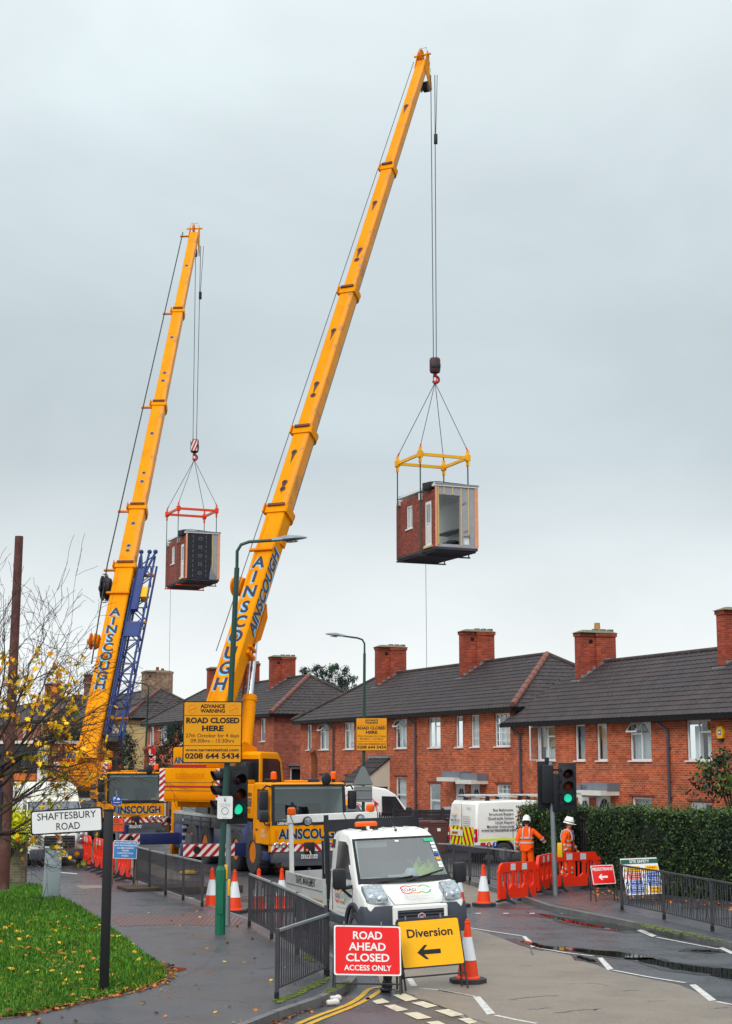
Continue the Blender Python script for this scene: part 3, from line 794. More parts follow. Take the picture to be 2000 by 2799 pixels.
RUN, ROOFRISE = 3.72, 2.38
EAVE_Z = 5.0
def zb_at(y): return EAVE_Z + (y + .35) / RUN * ROOFRISE
O0 = V((.212 * 50 + .0, 50.2, 0))
def hpoint(u): return O0 + DIR * u
class House:
    """terrace whose street face starts (right, near end) at distance u0 along the street and is L long; local x runs to the right"""
    def __init__(s, label, u0, L, base, fwd=0.0, hipL=True, hipR=True, wm=None, step=.1, near_wall=None, cat="terraced houses"):
        s.o = hpoint(u0 + L) - NOR * fwd; s.o.z = base; s.L = L; s.base = base
        s.root = thing("terraced_house", label, cat, s.o, STREET)
        s.M = MX.Translation(s.o) @ MX.Rotation(STREET, 4, 'Z'); s.inv = s.M.inverted()
        s.wm = wm or M_BRICK; s.hl, s.hr = hipL, hipR; s.step = step; s.holes = []; s.wins = []
    def loc(s, sx, sy, y=0.0):
        c = s.inv @ CAM; d = s.inv.to_3x3() @ ray(sx, sy)
        t = (y - c.y) / d.y
        return c + d * t
    def rect(s, a, b, c, d, y=0.0):     # picture x from a to b, y from c (top) to d
        m = (c + d) / 2
        p = s.loc(a, d, y); q = s.loc(b, c, y)
        return p.x, q.x, p.z, q.z
    def win(s, r, style='two', inside='net', zz=None, sill=True):
        x0, x1, z0, z1 = s.rect(*r)
        if zz: z0, z1 = zz
        s.holes.append((x0, x1, z0, z1)); s.wins.append((x0, x1, z0, z1, style, inside, sill))
    def build(s, rows=14, endwin=None):
        L = s.L; b = MB()
        wall(b, 0, L, -1.5, EAVE_Z + .05, s.holes, s.wm)
        D = 2 * (RUN - .35)
        eh = endwin or []
        b.add([(0, D, -1.5), (0, 0, -1.5), (0, 0, EAVE_Z + .05), (0, D, EAVE_Z + .05)], [(0, 1, 2, 3)], s.wm)
        # right-hand end wall
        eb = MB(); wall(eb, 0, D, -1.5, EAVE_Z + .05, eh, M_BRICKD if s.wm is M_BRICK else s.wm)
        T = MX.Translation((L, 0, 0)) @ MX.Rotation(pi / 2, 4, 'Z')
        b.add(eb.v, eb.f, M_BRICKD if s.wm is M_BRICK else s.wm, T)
        if not s.hr: b.add([(L, 0, EAVE_Z), (L, D, EAVE_Z), (L, D / 2, EAVE_Z + 2.2)], [(0, 1, 2)], s.wm)
        for a, bb, c, d, st, ins, sl_ in s.wins:       # tile creasing over ground-floor openings
            if d < 3: b.bb(a - .12, bb + .12, -.035, .05, d + .03, d + .1, M_LINT)
        b.build("wall", s.root, smooth=0)
        for a in s.wins: window(s.root, *a[:5], inside=a[5], sill=a[6])
        r = MB(); e = .35; zE = EAVE_Z; oy = -e
        A = V((1, 0, 0)); S = V((0, RUN, ROOFRISE)); Nn = V((0, -ROOFRISE, RUN)).normalized()
        hL = RUN if s.hl else 0; hR = RUN if s.hr else 0
        slope(r, V((-e, oy, zE)), A, S, Nn, lambda f: hL * f, lambda f: L + 2 * e - hR * f, M_TILE, rows, s.step)
        # far slope and the hipped ends
        slope(r, V((L + e, D + e, zE)), -A, V((0, -RUN, ROOFRISE)), V((0, ROOFRISE, RUN)).normalized(), lambda f: hR * f, lambda f: L + 2 * e - hL * f, M_TILE, 4, .6)
        if s.hr: slope(r, V((L + e, -e, zE)), V((0, 1, 0)), V((-RUN, 0, ROOFRISE)), V((ROOFRISE, 0, RUN)).normalized(), lambda f: RUN * f, lambda f: 2 * RUN - RUN * f, M_TILE, rows, s.step)
        if s.hl: slope(r, V((-e, D + e, zE)), V((0, -1, 0)), V((RUN, 0, ROOFRISE)), V((-ROOFRISE, 0, RUN)).normalized(), lambda f: RUN * f, lambda f: 2 * RUN - RUN * f, M_TILE, 4, .5)
        roof = r.build("roof", s.root, smooth=50); s.roof = roof
        q = MB(); zr = zE + ROOFRISE + .04
        q.tube([(-e + hL, -e + RUN, zr), (L + e - hR, -e + RUN, zr)], .1, M_RIDGE, 8)
        def hip(p, t):
            n = 11; p = V(p); t = V(t)
            for k in range(n): q.cyl(p.lerp(t, k / n), p.lerp(t, (k + 1.06) / n), .145, M_HIP, r1=.125, n=10)
        if s.hr: hip((L + e - .05, -e + .05, zE + .1), (L + e - RUN, -e + RUN, zr))
        if s.hr: q.tube([(L + e, D + e, zE + .1), (L + e - RUN, -e + RUN, zr)], .11, M_RIDGE, 8)
        if s.hl: q.tube([(-e, -e, zE + .1), (-e + RUN, -e + RUN, zr)], .11, M_RIDGE, 8)
        q.build("ridge_tiles", roof, smooth=50)
        g = MB()
        g.bb(-e, L + e, -e - .06, -e + .06, zE - .14, zE + .0, M_GUT); g.bb(L + e - .06, L + e + .06, -e + .061, D + e, zE - .141, zE - .001, M_GUT)
        g.bb(-e + .05, L + e - .1, -e + .062, .0, zE - .1, zE - .06, M_GUT); g.bb(L + .0, L + e - .062, -e + .062, D + e, zE - .104, zE - .064, M_GUT)
        g.build("gutter", s.root, smooth=0)
        return s
    def pipe(s, sx, sy, z0=-1.0):
        p = s.loc(sx, sy); m = MB()
        m.tube([(p.x - .25, -.28, EAVE_Z - .12), (p.x - .24, -.28, EAVE_Z - .22), (p.x - .02, -.09, EAVE_Z - .42), (p.x, -.08, EAVE_Z - .55), (p.x, -.08, z0)], .05, M_PIPE, 8)
        for z in (4.0, 2.4, 1.0): m.bb(p.x - .07, p.x + .07, -.06, -.002, z - .03, z + .03, M_PIPE)
        m.build("downpipe", s.root)
    def chim(s, sx, sy, ztop, **k):
        p = s.loc(sx, sy, 2.3)
        chimney(s.roof, p.x, 2.3, ztop, zb_at(2.3) - .1, RUN - .35, **k)
def door(root, x0, x1, z0, z1, m, y=.1):
    d = MB(); fr = MB()
    fr.bb(x0, x0 + .07, y - .05, y + .03, z0, z1, M_UPVC); fr.bb(x1 - .07, x1, y - .05, y + .03, z0, z1, M_UPVC); fr.bb(x0 + .07, x1 - .07, y - .05, y + .03, z1 - .08, z1, M_UPVC)
    d.bb(x0 + .072, x1 - .072, y - .02, y + .02, z0, z1 - .082, m)
    c = (x0 + x1) / 2; zc = z1 - .55; r = (x1 - x0) * .3
    n = 14; pts = [(c + r * cos(pi * k / n), zc + r * 1.25 * sin(pi * k / n)) for k in range(n + 1)]
    T = frame((0, y - .021, 0), (1, 0, 0), (0, 0, 1))
    d.prism(pts, 0, .006, M_ROOM, T)
    for a in (45, 90, 135): d.tube([(c, y - .03, zc), (c + r * cos(R(a)), y - .03, zc + r * 1.25 * sin(R(a)))], .012, M_UPVC, 4)
    o = d.build("door", root, smooth=0); fr.build("door_frame", o, smooth=0)
    return o

# --- near terrace, right
H1 = House("nearest red brick terrace behind the hedge, with the yellow alarm box", -14, 25.6, -.02, fwd=.35, hipL=False, hipR=True)
U = (3.58, 4.86)
for r, st, ins in (((1471, 1516, 1990, 2078), 'openS', 'blind'), ((1572, 1598, 1983, 2077), 'one', 'netred'), ((1631, 1658, 1981, 2076), 'one', 'curt'), ((1722, 1778, 1976, 2076), 'openL', 'curt'), ((1877.5, 1942, 1970, 2076), 'topR', 'draped'), ((2040, 2096, 1965, 2076), 'two', 'net')):
    H1.win(r, st, ins, U)
H1.win((1728, 1782, 2173, 2240), 'one', 'curt', (1.05, 2.36)); H1.win((1888, 1946, 2191, 2260), 'one', 'half', (1.0, 2.28))
for a, b in ((1578, 1609), (1626, 1668)):
    x0, x1, _, _ = H1.rect(a, b, 2176, 2230); H1.holes.append((x0, x1, -.2, 2.42))
H1.build()
for a, b in ((1578, 1609), (1626, 1668)):
    x0, x1, _, _ = H1.rect(a, b, 2176, 2230); door(H1.root, x0, x1, -.2, 2.42, M_UPVC)
def canopy(h, a, b, y0, y1):
    p = h.loc(a, y1, -.35); q = h.loc(b, y1, -.35); z = p.z
    c = MB(); c.bb(p.x, q.x, -.75, -.002, z, z + .16, M_WPAINT)
    c.bb(p.x - .03, q.x + .03, -.5, -.003, z + .162, z + .42, M_GREYR); c.build("door_canopy", h.root, smooth=0)
canopy(H1, 1583, 1615, 2155, 2178); canopy(H1, 1590 + 8, 1669, 2150, 2172)
H1.pipe(1426, 2080); H1.pipe(1832, 2080)
H1.chim(1572, 1848, 8.55, pots=1); H1.chim(1962, 1828, 8.6)
p = H1.loc(1973, 2002)
a = MB(); a.prism([(-.12, -.18), (.12, -.18), (.18, 0), (.12, .18), (-.12, .18), (-.18, 0)], 0, .09, M_YEL, frame((p.x, -.002, p.z), (1, 0, 0), (0, 0, 1)))
a.bb(p.x - .07, p.x + .07, -.096, -.0925, p.z - .07, p.z + .07, M_BLUEP); a.bb(p.x - .05, p.x + .05, -.1, -.0965, p.z - .03, p.z + .03, M_UPVC); a.bb(p.x - .1, p.x + .1, -.09, -.003, p.z - .25, p.z - .19, M_BLK)
a.build("alarm_box", H1.root, smooth=0)
# --- middle terrace
H2 = House("middle red brick terrace with two chimneys and a cream tiled porch", 11.95, 24.2, .62, fwd=0)
U = (3.5, 4.82)
for r, st, ins in (((838, 851, 1988, 2047), 'one', 'net'), ((873, 898, 1982, 2047), 'openL', 'curt'), ((940, 967, 1976, 2043), 'topL', 'net'), ((1080, 1111, 1965, 2037), 'openL', 'net'), ((1171, 1203, 1967, 2043), 'topR', 'none'), ((1245, 1264, 1962, 2040), 'one', 'none'), ((1287, 1309, 1959, 2038), 'lead', 'net'), ((1352, 1393, 1954, 2037), 'grid', 'net')):
    H2.win(r, st, ins, U)
for r, st, ins, zz in (((874, 896, 2103, 2160), 'one', 'net', (1.0, 2.2)), ((943, 964, 2110, 2160), 'lead', 'net', (1, 2.2)), ((1081, 1110, 2107, 2195), 'half', 'net', (.6, 2.2)), ((1173, 1203, 2132, 2205), 'half', 'half', (.5, 1.95)), ((1357, 1394, 2134, 2200), 'grid', 'net', (.8, 2.0))):
    H2.win(r, st, ins, zz)
for a, b in ((1243, 1270), (1284, 1311)):
    x0, x1, _, _ = H2.rect(a, b, 2140, 2200); H2.holes.append((x0, x1, -.2, 1.98))
H2.build()
for a, b in ((1243, 1270), (1284, 1311)):
    x0, x1, _, _ = H2.rect(a, b, 2140, 2200); door(H2.root, x0, x1, -.2, 1.98, M_UPVC)
canopy(H2, 1216, 1264, 2118, 2135); canopy(H2, 1268, 1312, 2128, 2142)
H2.pipe(1139, 2080); H2.pipe(914, 2070)
H2.chim(1024, 1878, 8.75); H2.chim(1255, 1850, 8.8)
p = H2.loc(1065, 2100); b = MB()          # lean-to porch
xr = p.x; xl = xr - 2.3; dp = 1.35
T = MX.Translation((xr, 0, 0)) @ MX(((0, 0, -1, 0), (1, 0, 0, 0), (0, 1, 0, 0), (0, 0, 0, 1)))
b.prism([(-dp, 1.75), (0, 1.75), (0, 3.0), (-dp, 2.0)], 0, .05, M_CREAMB, T)
b.bb(xl, xr, -dp, -dp + .05, -.5, 1.0, M_CREAMB); b.bb(xr - .05, xr + .001, -dp + .052, -.002, -.5, .9, M_CREAMB)
for yy in (-dp + .03, -.05): b.bb(xr - .06, xr + .002, yy - .04, yy + .04, .9, 1.748, M_UPVC)
b.bb(xr - .03, xr - .02, -dp + .06, -.06, .9, 1.748, M_GLASS); b.bb(xl, xr - .06, -dp + .01, -dp + .02, 1.0, 1.9, M_GLASS); b.bb(xl + .1, xr - .3, -.4, -.3, -.5, 1.7, M_ROOM)
slope(b, V((xl - .1, -dp - .15, 1.93)), V((1, 0, 0)), V((0, dp + .15, 1.1)), V((0, -1.1, dp + .15)).normalized(), lambda f: 0, lambda f: xr - xl + .2, M_TILE, 5, .1)
b.bb(xl - .1, xr + .1, -.12, -.003, 3.05, 3.16, M_LEAD)
b.build("porch", H2.root, smooth=0)
# --- far terrace beyond the near crane
H3 = House("far red brick terrace behind the near crane, dark door in its end wall", 40.4, 27.5, 1.15, step=.15)
U = (3.5, 4.82)
for r, st, ins in (((710.6, 724.5, 1968, 2028), 'one', 'blind'), ((672, 690, 1972, 2030), 'two', 'net'), ((600, 618, 1975, 2030), 'two', 'net'), ((545, 562, 1978, 2032), 'one', 'net'), ((494, 510, 1980, 2033), 'two', 'net'), ((437, 456, 1983, 2034), 'openL', 'net'), ((408, 420, 1985, 2037), 'one', 'net')):
    H3.win(r, st, ins, U)
H3.build(endwin=[(1.0, 2.0, -.2, 2.05)])
x = H3.L
d = MB(); d.bb(x - .1, x - .05, 1.08, 1.92, -.2, 1.95, M_DARK); d.bb(x - .1, x - .02, 1.0, 1.08, -.2, 2.05, M_UPVC); d.bb(x - .1, x - .02, 1.92, 2.0, -.2, 2.05, M_UPVC); d.bb(x - .1, x - .02, 1.082, 1.918, 1.95, 2.05, M_UPVC)
d.build("door", H3.root, smooth=0)
d = MB(); d.bb(x + .002, x + .4, .85, 2.2, 2.12, 2.22, M_GREYR); d.build("door_canopy", H3.root, smooth=0)
H3.pipe(690, 2050)
H3.chim(734, 1876, 8.72); H3.chim(564, 1895, 8.72); H3.chim(640, 1888, 8.72)
# --- rendered house further on, left of the jib
H4 = House("cream rendered end house beyond the blue lattice jib", 73.4, 26, 1.75, wm=M_RENDER, step=.2, cat="house")
for r in ((330, 340, 1990, 2040), (300, 312, 1992, 2040)):
    H4.win(r, 'two', 'net', (3.5, 4.8))
H4.build()
H4.chim(386, 1880, 8.8, pots=2, m=M_STOCK, potm=M_POTR, thick=.9, deep=2.3); H4.chim(228, 1912, 8.8, m=M_STOCK)

# --- older terrace and a row of shops at the far left
H5 = House("dark roofed brick terrace farthest along the street, behind the maple", 102, 44, 2.35, step=.25, wm=M_BRICKD)
for a in (60, 84, 106, 132, 152, 186):
    H5.win((a, a + 9, 2000, 2040), 'two', 'net', (3.5, 4.8))
H5.build(rows=10)
H5.chim(228, 1905, 9.0, m=M_BRICKD); H5.chim(120, 1930, 9.0, m=M_BRICKD)
M_SHOPB = mat("dark blue shop front", lin(30, 38, 74), .4, var=.3, vs=1)
M_FASC = mat("dark shop fascia", lin(44, 48, 56), .5, var=.2, vs=2)
M_BAND = mat("orange shop band", lin(206, 110, 50), .5, var=.1)
q = W(-30, 2190, 80); q.z = gz(q.y) + .1
SH = thing("shop", "low shop with a dark fascia, orange band and blue front behind the cream van", "shop", q, STREET + R(28))
b = MB(); wl = 4.6; b.bb(0, wl, 0, 5, 0, 3.9, M_BRICKD); b.bb(-.05, wl + .05, -.3, 5.05, 3.9, 4.05, M_WPAINT); b.bb(wl - .5, wl + .02, -.25, -.01, 0, 3.88, M_WPAINT); b.build("wall", SH, smooth=0)
b = MB(); b.bb(.1, wl - .55, -.25, -.01, 2.45, 3.8, M_FASC, bev=.05); b.build("fascia", SH, smooth=0)
b = MB(); b.bb(.05, wl - .55, -.3, -.01, 2.05, 2.4, M_BAND); b.build("band", SH, smooth=0)
b = MB(); b.bb(.1, wl - 1.2, -.12, -.01, .1, 2.04, M_SHOPB); b.bb(wl - 1.15, wl - .6, -.1, -.01, .0, 2.04, M_BLK); b.bb(1.5, 1.9, -.125, -.121, .7, 1.8, M_WPAINT); b.build("shop_window", SH, smooth=0)
# ================================================================== CRANES
M_CY = mat("crane yellow", (.80, .285, .0), .5, var=.08, vs=.6, dirt=lin(168, 98, 6), dirtamt=.5, ds=.9, spec=.07)
M_CYO = mat("crane orange yellow", (.74, .22, .0), .5, var=.08, vs=1.2, spec=.07, dirt=lin(196, 104, 12), dirtamt=.5, ds=1.1)
M_WORN = mat("boom worn yellow", (.78, .275, .0), .5, var=.06, vs=.8, dirt=lin(112, 104, 94), dirtamt=1.0, ds=1.7)
M_STEEL = mat("bare steel", lin(120, 126, 132), .45, metal=.3, var=.2, vs=2)
M_NAVY = mat("navy paint", lin(38, 48, 96), .4, var=.15, vs=1.5, dirt=lin(70, 70, 80), dirtamt=.4)
M_JIB = mat("jib blue", lin(34, 56, 118), .45, var=.18, vs=2, dirt=lin(40, 50, 80), dirtamt=.5, ds=2)
M_CGREY = mat("dark grey chassis", lin(74, 78, 86), .5, var=.2, vs=1.5, dirt=lin(100, 96, 90), dirtamt=.5)
M_DECK = mat("aluminium deck", lin(176, 178, 178), .45, metal=.2, var=.1, vs=3)
M_BLACK = mat("black plastic", lin(38, 39, 44), .5, var=.15)
M_TYRE = mat("tyre rubber", lin(62, 62, 66), .8, var=.15, vs=4, bump=.3, bs=20)
M_RIM = mat("wheel rim orange", lin(214, 122, 20), .5, var=.2, vs=3, dirt=lin(90, 60, 30), dirtamt=.6, ds=3)
M_INK = mat("navy lettering", lin(36, 42, 66), .4, var=.05)
M_SKYB = mat("pale blue lettering shadow", lin(120, 190, 228), .4, var=.05)
M_RW_R = mat("red stripe", lin(176, 26, 44), .4, var=.06)
M_RW_W = mat("white stripe", lin(228, 224, 216), .4, var=.05)
M_AMB = mat("amber beacon", lin(244, 98, 14), .2, var=.1)
M_WIND = glass("crane windscreen", (.5, .62, .62), .93)
M_WINDD = mat("dark side window", lin(30, 36, 42), .06, var=.2, spec=.8)
M_PLATE = mat("white number plate", lin(226, 226, 220), .4, var=.03)
M_CHROME = mat("chrome rod", lin(205, 210, 216), .18, metal=1.0, var=.03)
M_MIR = mat("mirror glass", lin(150, 160, 165), .05, metal=1.0, var=.02)
M_RUST = mat("rusty steel", lin(104, 62, 44), .7, var=.25, vs=6)
M_HOOKR = mat("hook red", lin(150, 30, 40), .5, var=.2)
M_HOOKD = mat("hook block", lin(72, 40, 48), .5, var=.3, vs=5)
M_SEATG = mat("cab lining grey", lin(190, 196, 198), .8, var=.1)
M_ROPE = mat("wire rope", lin(84, 88, 92), .6, var=.1)
M_TIMB = mat("dark timber", lin(74, 60, 50), .85, var=.3, vs=5)

def project(p):
    d = p - CAM; z = d.y * cos(PITCH) + d.z * sin(PITCH); u = -d.y * sin(PITCH) + d.z * cos(PITCH)
    return CX + FPX * d.x / z, CY - FPX * u / z
def stripes(mb, M, w, h, n, slant, mirror=False, lift=.004, ang=1):
    """red and white diagonal stripes on a w x h panel, M: corner frame (x right, y up)"""
    mb.add([(0, 0, lift), (w, 0, lift), (w, h, lift), (0, h, lift)], [(0, 1, 2, 3)], M_RW_W, M)
    p = w / n
    for k in range(-n - 2, 2 * n + 2):
        x = k * p
        pts = [(x, 0), (x + p / 2, 0), (x + p / 2 + slant, h), (x + slant, h)]
        o = []                                   # clip to 0..w
        for side, lim in ((1, 0), (-1, w)):
            src = pts if side == 1 else o; o = []
            for i in range(len(src)):
                a, b = src[i - 1], src[i]
                ia = (a[0] - lim) * side >= 0; ib = (b[0] - lim) * side >= 0
                if ia != ib:
                    t = (lim - a[0]) / (b[0] - a[0]); o.append((lim, a[1] + (b[1] - a[1]) * t))
                if ib: o.append(b)
            if not o: break
        if len(o) > 2:
            if mirror: o = [(w - q[0], q[1]) for q in o][::-1]
            mb.add([(q[0], q[1], lift * 2) for q in o], [tuple(range(len(o)))], M_RW_R, M)
def sign2(mb, t, h, M, width=None, sh=(-.05, -.06), bold=.02, lift=.006, shear=0.0):
    """navy lettering with its pale blue offset shadow"""
    mb.text(t, h, M @ MX.Translation((sh[0] * h, sh[1] * h, 0)), M_SKYB, bold=bold, lift=lift, width=width, shear=shear)
    mb.text(t, h, M, M_INK, bold=bold, lift=lift * 2, width=width, shear=shear)
def wheel(root, x, y, r, wd, rimm, r_rim=.55, side=None, hub=True, name="wheel"):
    side = side or (1 if y > 0 else -1)
    w = MB(); T = MX.Translation((x, y, r)) @ MX.Rotation(-side * pi / 2, 4, 'X')
    # tyre: profile about its axle, local +z outward
    rr = r * r_rim
    w.lathe([(rr, -wd / 2), (r * .9, -wd / 2), (r * .98, -wd * .4), (r, -wd * .25), (r, wd * .25), (r * .98, wd * .4), (r * .9, wd / 2), (rr, wd / 2), (rr * .98, wd * .3)], M_TYRE, 28, T)
    for k in range(28): w.box((r * .995 * cos(2 * pi * k / 28), r * .995 * sin(2 * pi * k / 28), 0), (.03, .06 * r, wd * .8), M_TYRE, T, rz=2 * pi * k / 28)
    o = w.build(name, root)
    q = MB(); q.lathe([(rr * .99, wd * .42), (rr * .9, wd * .44), (rr * .82, wd * .25), (rr * .45, wd * .1), (rr * .4, wd * .3), (rr * .22, wd * .34), (.001, wd * .34)], rimm, 24, T)
    for k in range(8): q.cyl((rr * .6 * cos(k * pi / 4), rr * .6 * sin(k * pi / 4), wd * .1), (rr * .6 * cos(k * pi / 4), rr * .6 * sin(k * pi / 4), wd * .22), rr * .07, M_CGREY, n=6, M=T)
    q.build("rim", o)
    return o

def crane(label, front, slx, piv, tip, heads, dims, letters, sidetext, small, lat, group, pulley, cylpt, jib=None, plate="KE54 LRA"):
    base = V((front.x, front.y, gz(front.y + 1)))
    root = thing("mobile_crane", label, "crane", base, STREET, group)
    M = MX.Translation(base) @ MX.Rotation(STREET, 4, 'Z'); inv = M.inverted()
    FX = lambda x, y, z: frame((x, y, z), (0, 1, 0), (0, 0, 1))      # front face, text from -y to +y
    # ---- chassis
    c = MB()
    c.bb(-10.6, -.5, -.55, .55, .55, 1.2, M_CGREY); c.bb(-10.9, -1.9, -1.22, 1.22, 1.28, 1.62, M_CGREY)
    for k in range(7): c.bb(-10.6 + k * 1.12, -9.6 + k * 1.12, -1.245, -1.225, 1.3, 1.6, M_CGREY, bev=.01)
    c.bb(-10.9, -2.9, -1.25, 1.25, 1.625, 1.72, M_DECK)
    c.bb(-2.9, -2.1, -1.24, 1.24, .5, 1.62, M_NAVY, bev=.03); c.bb(-5.9, -4.5, -1.22, 1.22, .45, 1.28, M_NAVY, bev=.02); c.bb(-10.9, -9.6, -1.23, 1.23, .4, 1.28, M_NAVY, bev=.02)
    for x in (-2.0, -4.35, -7.6): c.bb(x - .1, x + .1, -1.2, -.5, .55, 1.28, M_NAVY)
    for k in range(5): c.bb(-9.55, -9.45, -1.26, -1.1, .35 + k * .26, .45 + k * .26, M_DECK)
    c.build("chassis", root)
    d = MB(); d.bb(-9.9, -8.3, -1.15, -.2, 1.724, 2.5, M_DECK)
    for k in range(12): d.bb(-9.92, -8.28, -1.17, -.19, 1.76 + k * .06, 1.785 + k * .06, M_STEEL)
    d.bb(-8.2, -7.0, -1.1, -.5, 1.724, 2.1, M_CGREY, bev=.03)
    d.build("equipment_box", root, smooth=0)
    # ---- driver's cab
    b = MB()
    prof = [(-1.75, 1.0), (-1.75, 2.8), (-1.68, 2.86), (-.2, 2.87), (-.1, 2.82), (.0, 1.62), (.02, 1.5), (.02, 1.02), (-.05, .98), (-.8, .96)]
    body(b, prof, 1.25, .07, M_CY, openseg=(4,))
    b.bb(-.3, -.01, -1.22, 1.22, .78, 1.0, M_CY)
    sign2(b, "AINSCOUGH", .29, FX(.022, .04, 1.18), 2.08, bold=.03)
    for s in (-1, 1): b.bb(.018, .03, s * 1.08 - .05, s * 1.08 + .05, 1.1, 1.45, M_CYO)
    cab = b.build("cab", root)
    g = MB()
    A, B = V((.0, 0, 1.58)), V((-.105, 0, 2.82)); up = (B - A).normalized(); nn = V((up.z, 0, -up.x))
    def quadf(m, y0, y1, t0, t1, o):
        L = (B - A).length
        v = [A + up * (L * t0) + nn * o + V((0, y0, 0)), A + up * (L * t0) + nn * o + V((0, y1, 0)), A + up * (L * t1) + nn * o + V((0, y1 * .985, 0)), A + up * (L * t1) + nn * o + V((0, y0 * .985, 0))]
        g.add(v, [(0, 1, 2, 3)], m)
    quadf(M_BLACK, -1.24, 1.24, .0, .1, .012); quadf(M_BLACK, -1.24, 1.24, .95, .99, .012); quadf(M_BLACK, -1.24, -1.13, .1, .95, .012); quadf(M_BLACK, 1.13, 1.24, .1, .95, .012); quadf(M_WIND, -1.13, 1.13, .1, .95, .012)
    sT = frame(A + up * .02 + nn * .02 + V((-.0, -.82, .0)), (0, 1, 0), up)
    g.text("LIEBHERR", .075, sT, M_RW_W, bold=.02)
    for y in (-.5, .1, .7): g.tube([(.05, y, 1.58), (.02, y + .5, 1.7)], .012, M_BLACK, 4)
    g.build("windscreen", cab, smooth=0)
    g = MB(); g.bb(-.75, -.12, -1.1, 1.1, 1.35, 1.72, M_BLACK, bev=.06); g.bb(-1.68, -1.6, -1.15, 1.15, 1.1, 2.75, M_SEATG); g.bb(-1.5, -1.0, -.8, -.3, 1.1, 2.2, M_BLACK, bev=.08); g.bb(-1.5, -1.0, .3, .8, 1.1, 2.2, M_BLACK, bev=.08); g.bb(-1.6, -.1, -1.15, 1.15, 2.68, 2.72, M_SEATG)
    g.bb(-1.6, -.15, -1.17, -1.14, 1.2, 2.7, M_SEATG); g.bb(-1.6, -.15, 1.14, 1.17, 1.2, 2.7, M_SEATG); g.lathe([(.2, -.02), (.22, 0), (.2, .02), (.19, 0)], M_BLACK, 16, MX.Translation((-.7, .5, 1.82)) @ MX.Rotation(R(-40), 4, 'Y')); g.box((-.3, -.5, 1.74), (.3, .4, .03), M_RW_W, rz=.3); g.box((-.35, .9, 1.75), (.2, .2, .08), M_YEL, rz=.5)
    g.build("cab_interior", cab)
    q = MB()
    sidepane(q, [(-1.3, 1.72), (-.22, 1.72), (-.3, 2.66), (-1.3, 2.66)], -1.252, M_WINDD); q.build("side_window", cab, smooth=0); q = MB(); sidepane(q, [(-1.3, 1.72), (-.22, 1.72), (-.3, 2.66), (-1.3, 2.66)], 1.252, M_WINDD); q.build("side_window", cab, smooth=0)
    f = MB(); f.bb(-1.4, -.14, -1.262, -1.252, 1.0, 1.68, M_CY, bev=.006)
    f.text("0800", .1, FR((-.7, -1.263, 1.34)), M_RW_W, lift=.003, bold=0); f.text("72 2837", .1, FR((-.7, -1.263, 1.2)), M_RW_W, lift=.003, bold=0)
    f.bb(-1.36, -1.22, -1.29, -1.262, 1.4, 1.44, M_BLACK); f.build("door", cab, smooth=0)
    for s in (-1, 1):
        m = MB(); m.bb(-.2, .0, s * 1.47 - .13, s * 1.47 + .13, 2.05, 2.62, M_BLACK, bev=.05); m.bb(-.2, .0, s * 1.45 - .14, s * 1.45 + .14, 1.68, 1.98, M_BLACK, bev=.05)
        m.tube([(-.1, s * 1.25, 2.75), (-.05, s * 1.4, 2.78), (-.1, s * 1.5, 2.66)], .03, M_BLACK, 6); m.tube([(-.1, s * 1.25, 1.6), (-.06, s * 1.42, 1.6), (-.1, s * 1.45, 1.7)], .025, M_BLACK, 6)
        m.bb(-.206, -.201, s * 1.47 - .1, s * 1.47 + .1, 2.1, 2.58, M_MIR); m.build("mirror", cab)
    m = MB(); m.cyl((-.1, .66, 2.93), (-.06, .6, 3.1), .03, M_CY); m.ball((0.02, .55, 2.98), (.06, .17, .2), M_BLACK, 8); m.build("round_mirror", cab)
    for s in (-1, 1):
        l = MB(); l.cyl((-.5, s * 1.0, 2.87), (-.5, s * 1.0, 2.98), .05, M_BLACK); l.lathe([(.09, 0), (.1, .05), (.09, .2), (.05, .24)], M_AMB, 12, MX.Translation((-.5, s * 1.0, 2.97))); l.build("beacon", cab)
    r = MB(); r.tube([(-1.6, -.9, 2.88), (-1.6, -.9, 2.96), (-.6, -.9, 2.98)], .02, M_BLACK, 5); r.bb(-1.5, -.9, -.3, .3, 2.87, 2.93, M_CY, bev=.02); r.bb(-1.6, -1.0, .35, .7, 2.87, 2.97, M_NAVY, bev=.02); r.build("roof_rack", cab)
    # ---- bumper with warning stripes, lamps, plate
    p = MB(); p.bb(-.35, .0, -1.15, 1.15, .45, .77, M_CGREY, bev=.03)
    p.bb(-.3, .02, -.9, .9, .36, .5, M_CGREY)
    stripes(p, FX(.0, -1.24, .79), 1.06, .22, 4, .2); stripes(p, FX(.0, .18, .79), 1.06, .22, 4, .2, mirror=True)
    p.bb(.0, .06, -.17, .17, .72, 1.06, M_BLACK, bev=.02); p.ball((.09, -.1, .82), .05, M_AMB, 8)
    p.tube([(.07, .0, .8), (.12, .02, .68), (.07, .04, .6)], .02, M_DECK, 5)
    p.bb(-.9, -.35, -1.24, -.8, .5, .78, M_NAVY, bev=.03); p.bb(-.9, -.35, .8, 1.24, .5, .78, M_NAVY, bev=.03)
    p.bb(.001, .012, -.26, .27, .57, .69, M_PLATE); p.text(plate, .085, FX(.012, 0, .585), M_BLK, bold=.01, lift=.003)
    bump = p.build("bumper", root)
    for y in (-1.08, -.87, -.66, .66, .87, 1.08):
        l = MB(); T = frame((.02, y, .99), (0, 1, 0), (0, 0, 1)); l.lathe([(.085, 0), (.085, .03), (.07, .04), (.001, .035)], M_CHROME, 14, T); l.build("headlight", bump)
    # ---- cabinet behind the cab
    k = MB(); k.bb(-3.05, -1.78, -1.25, 1.2, 1.73, 2.78, M_CY, bev=.03)
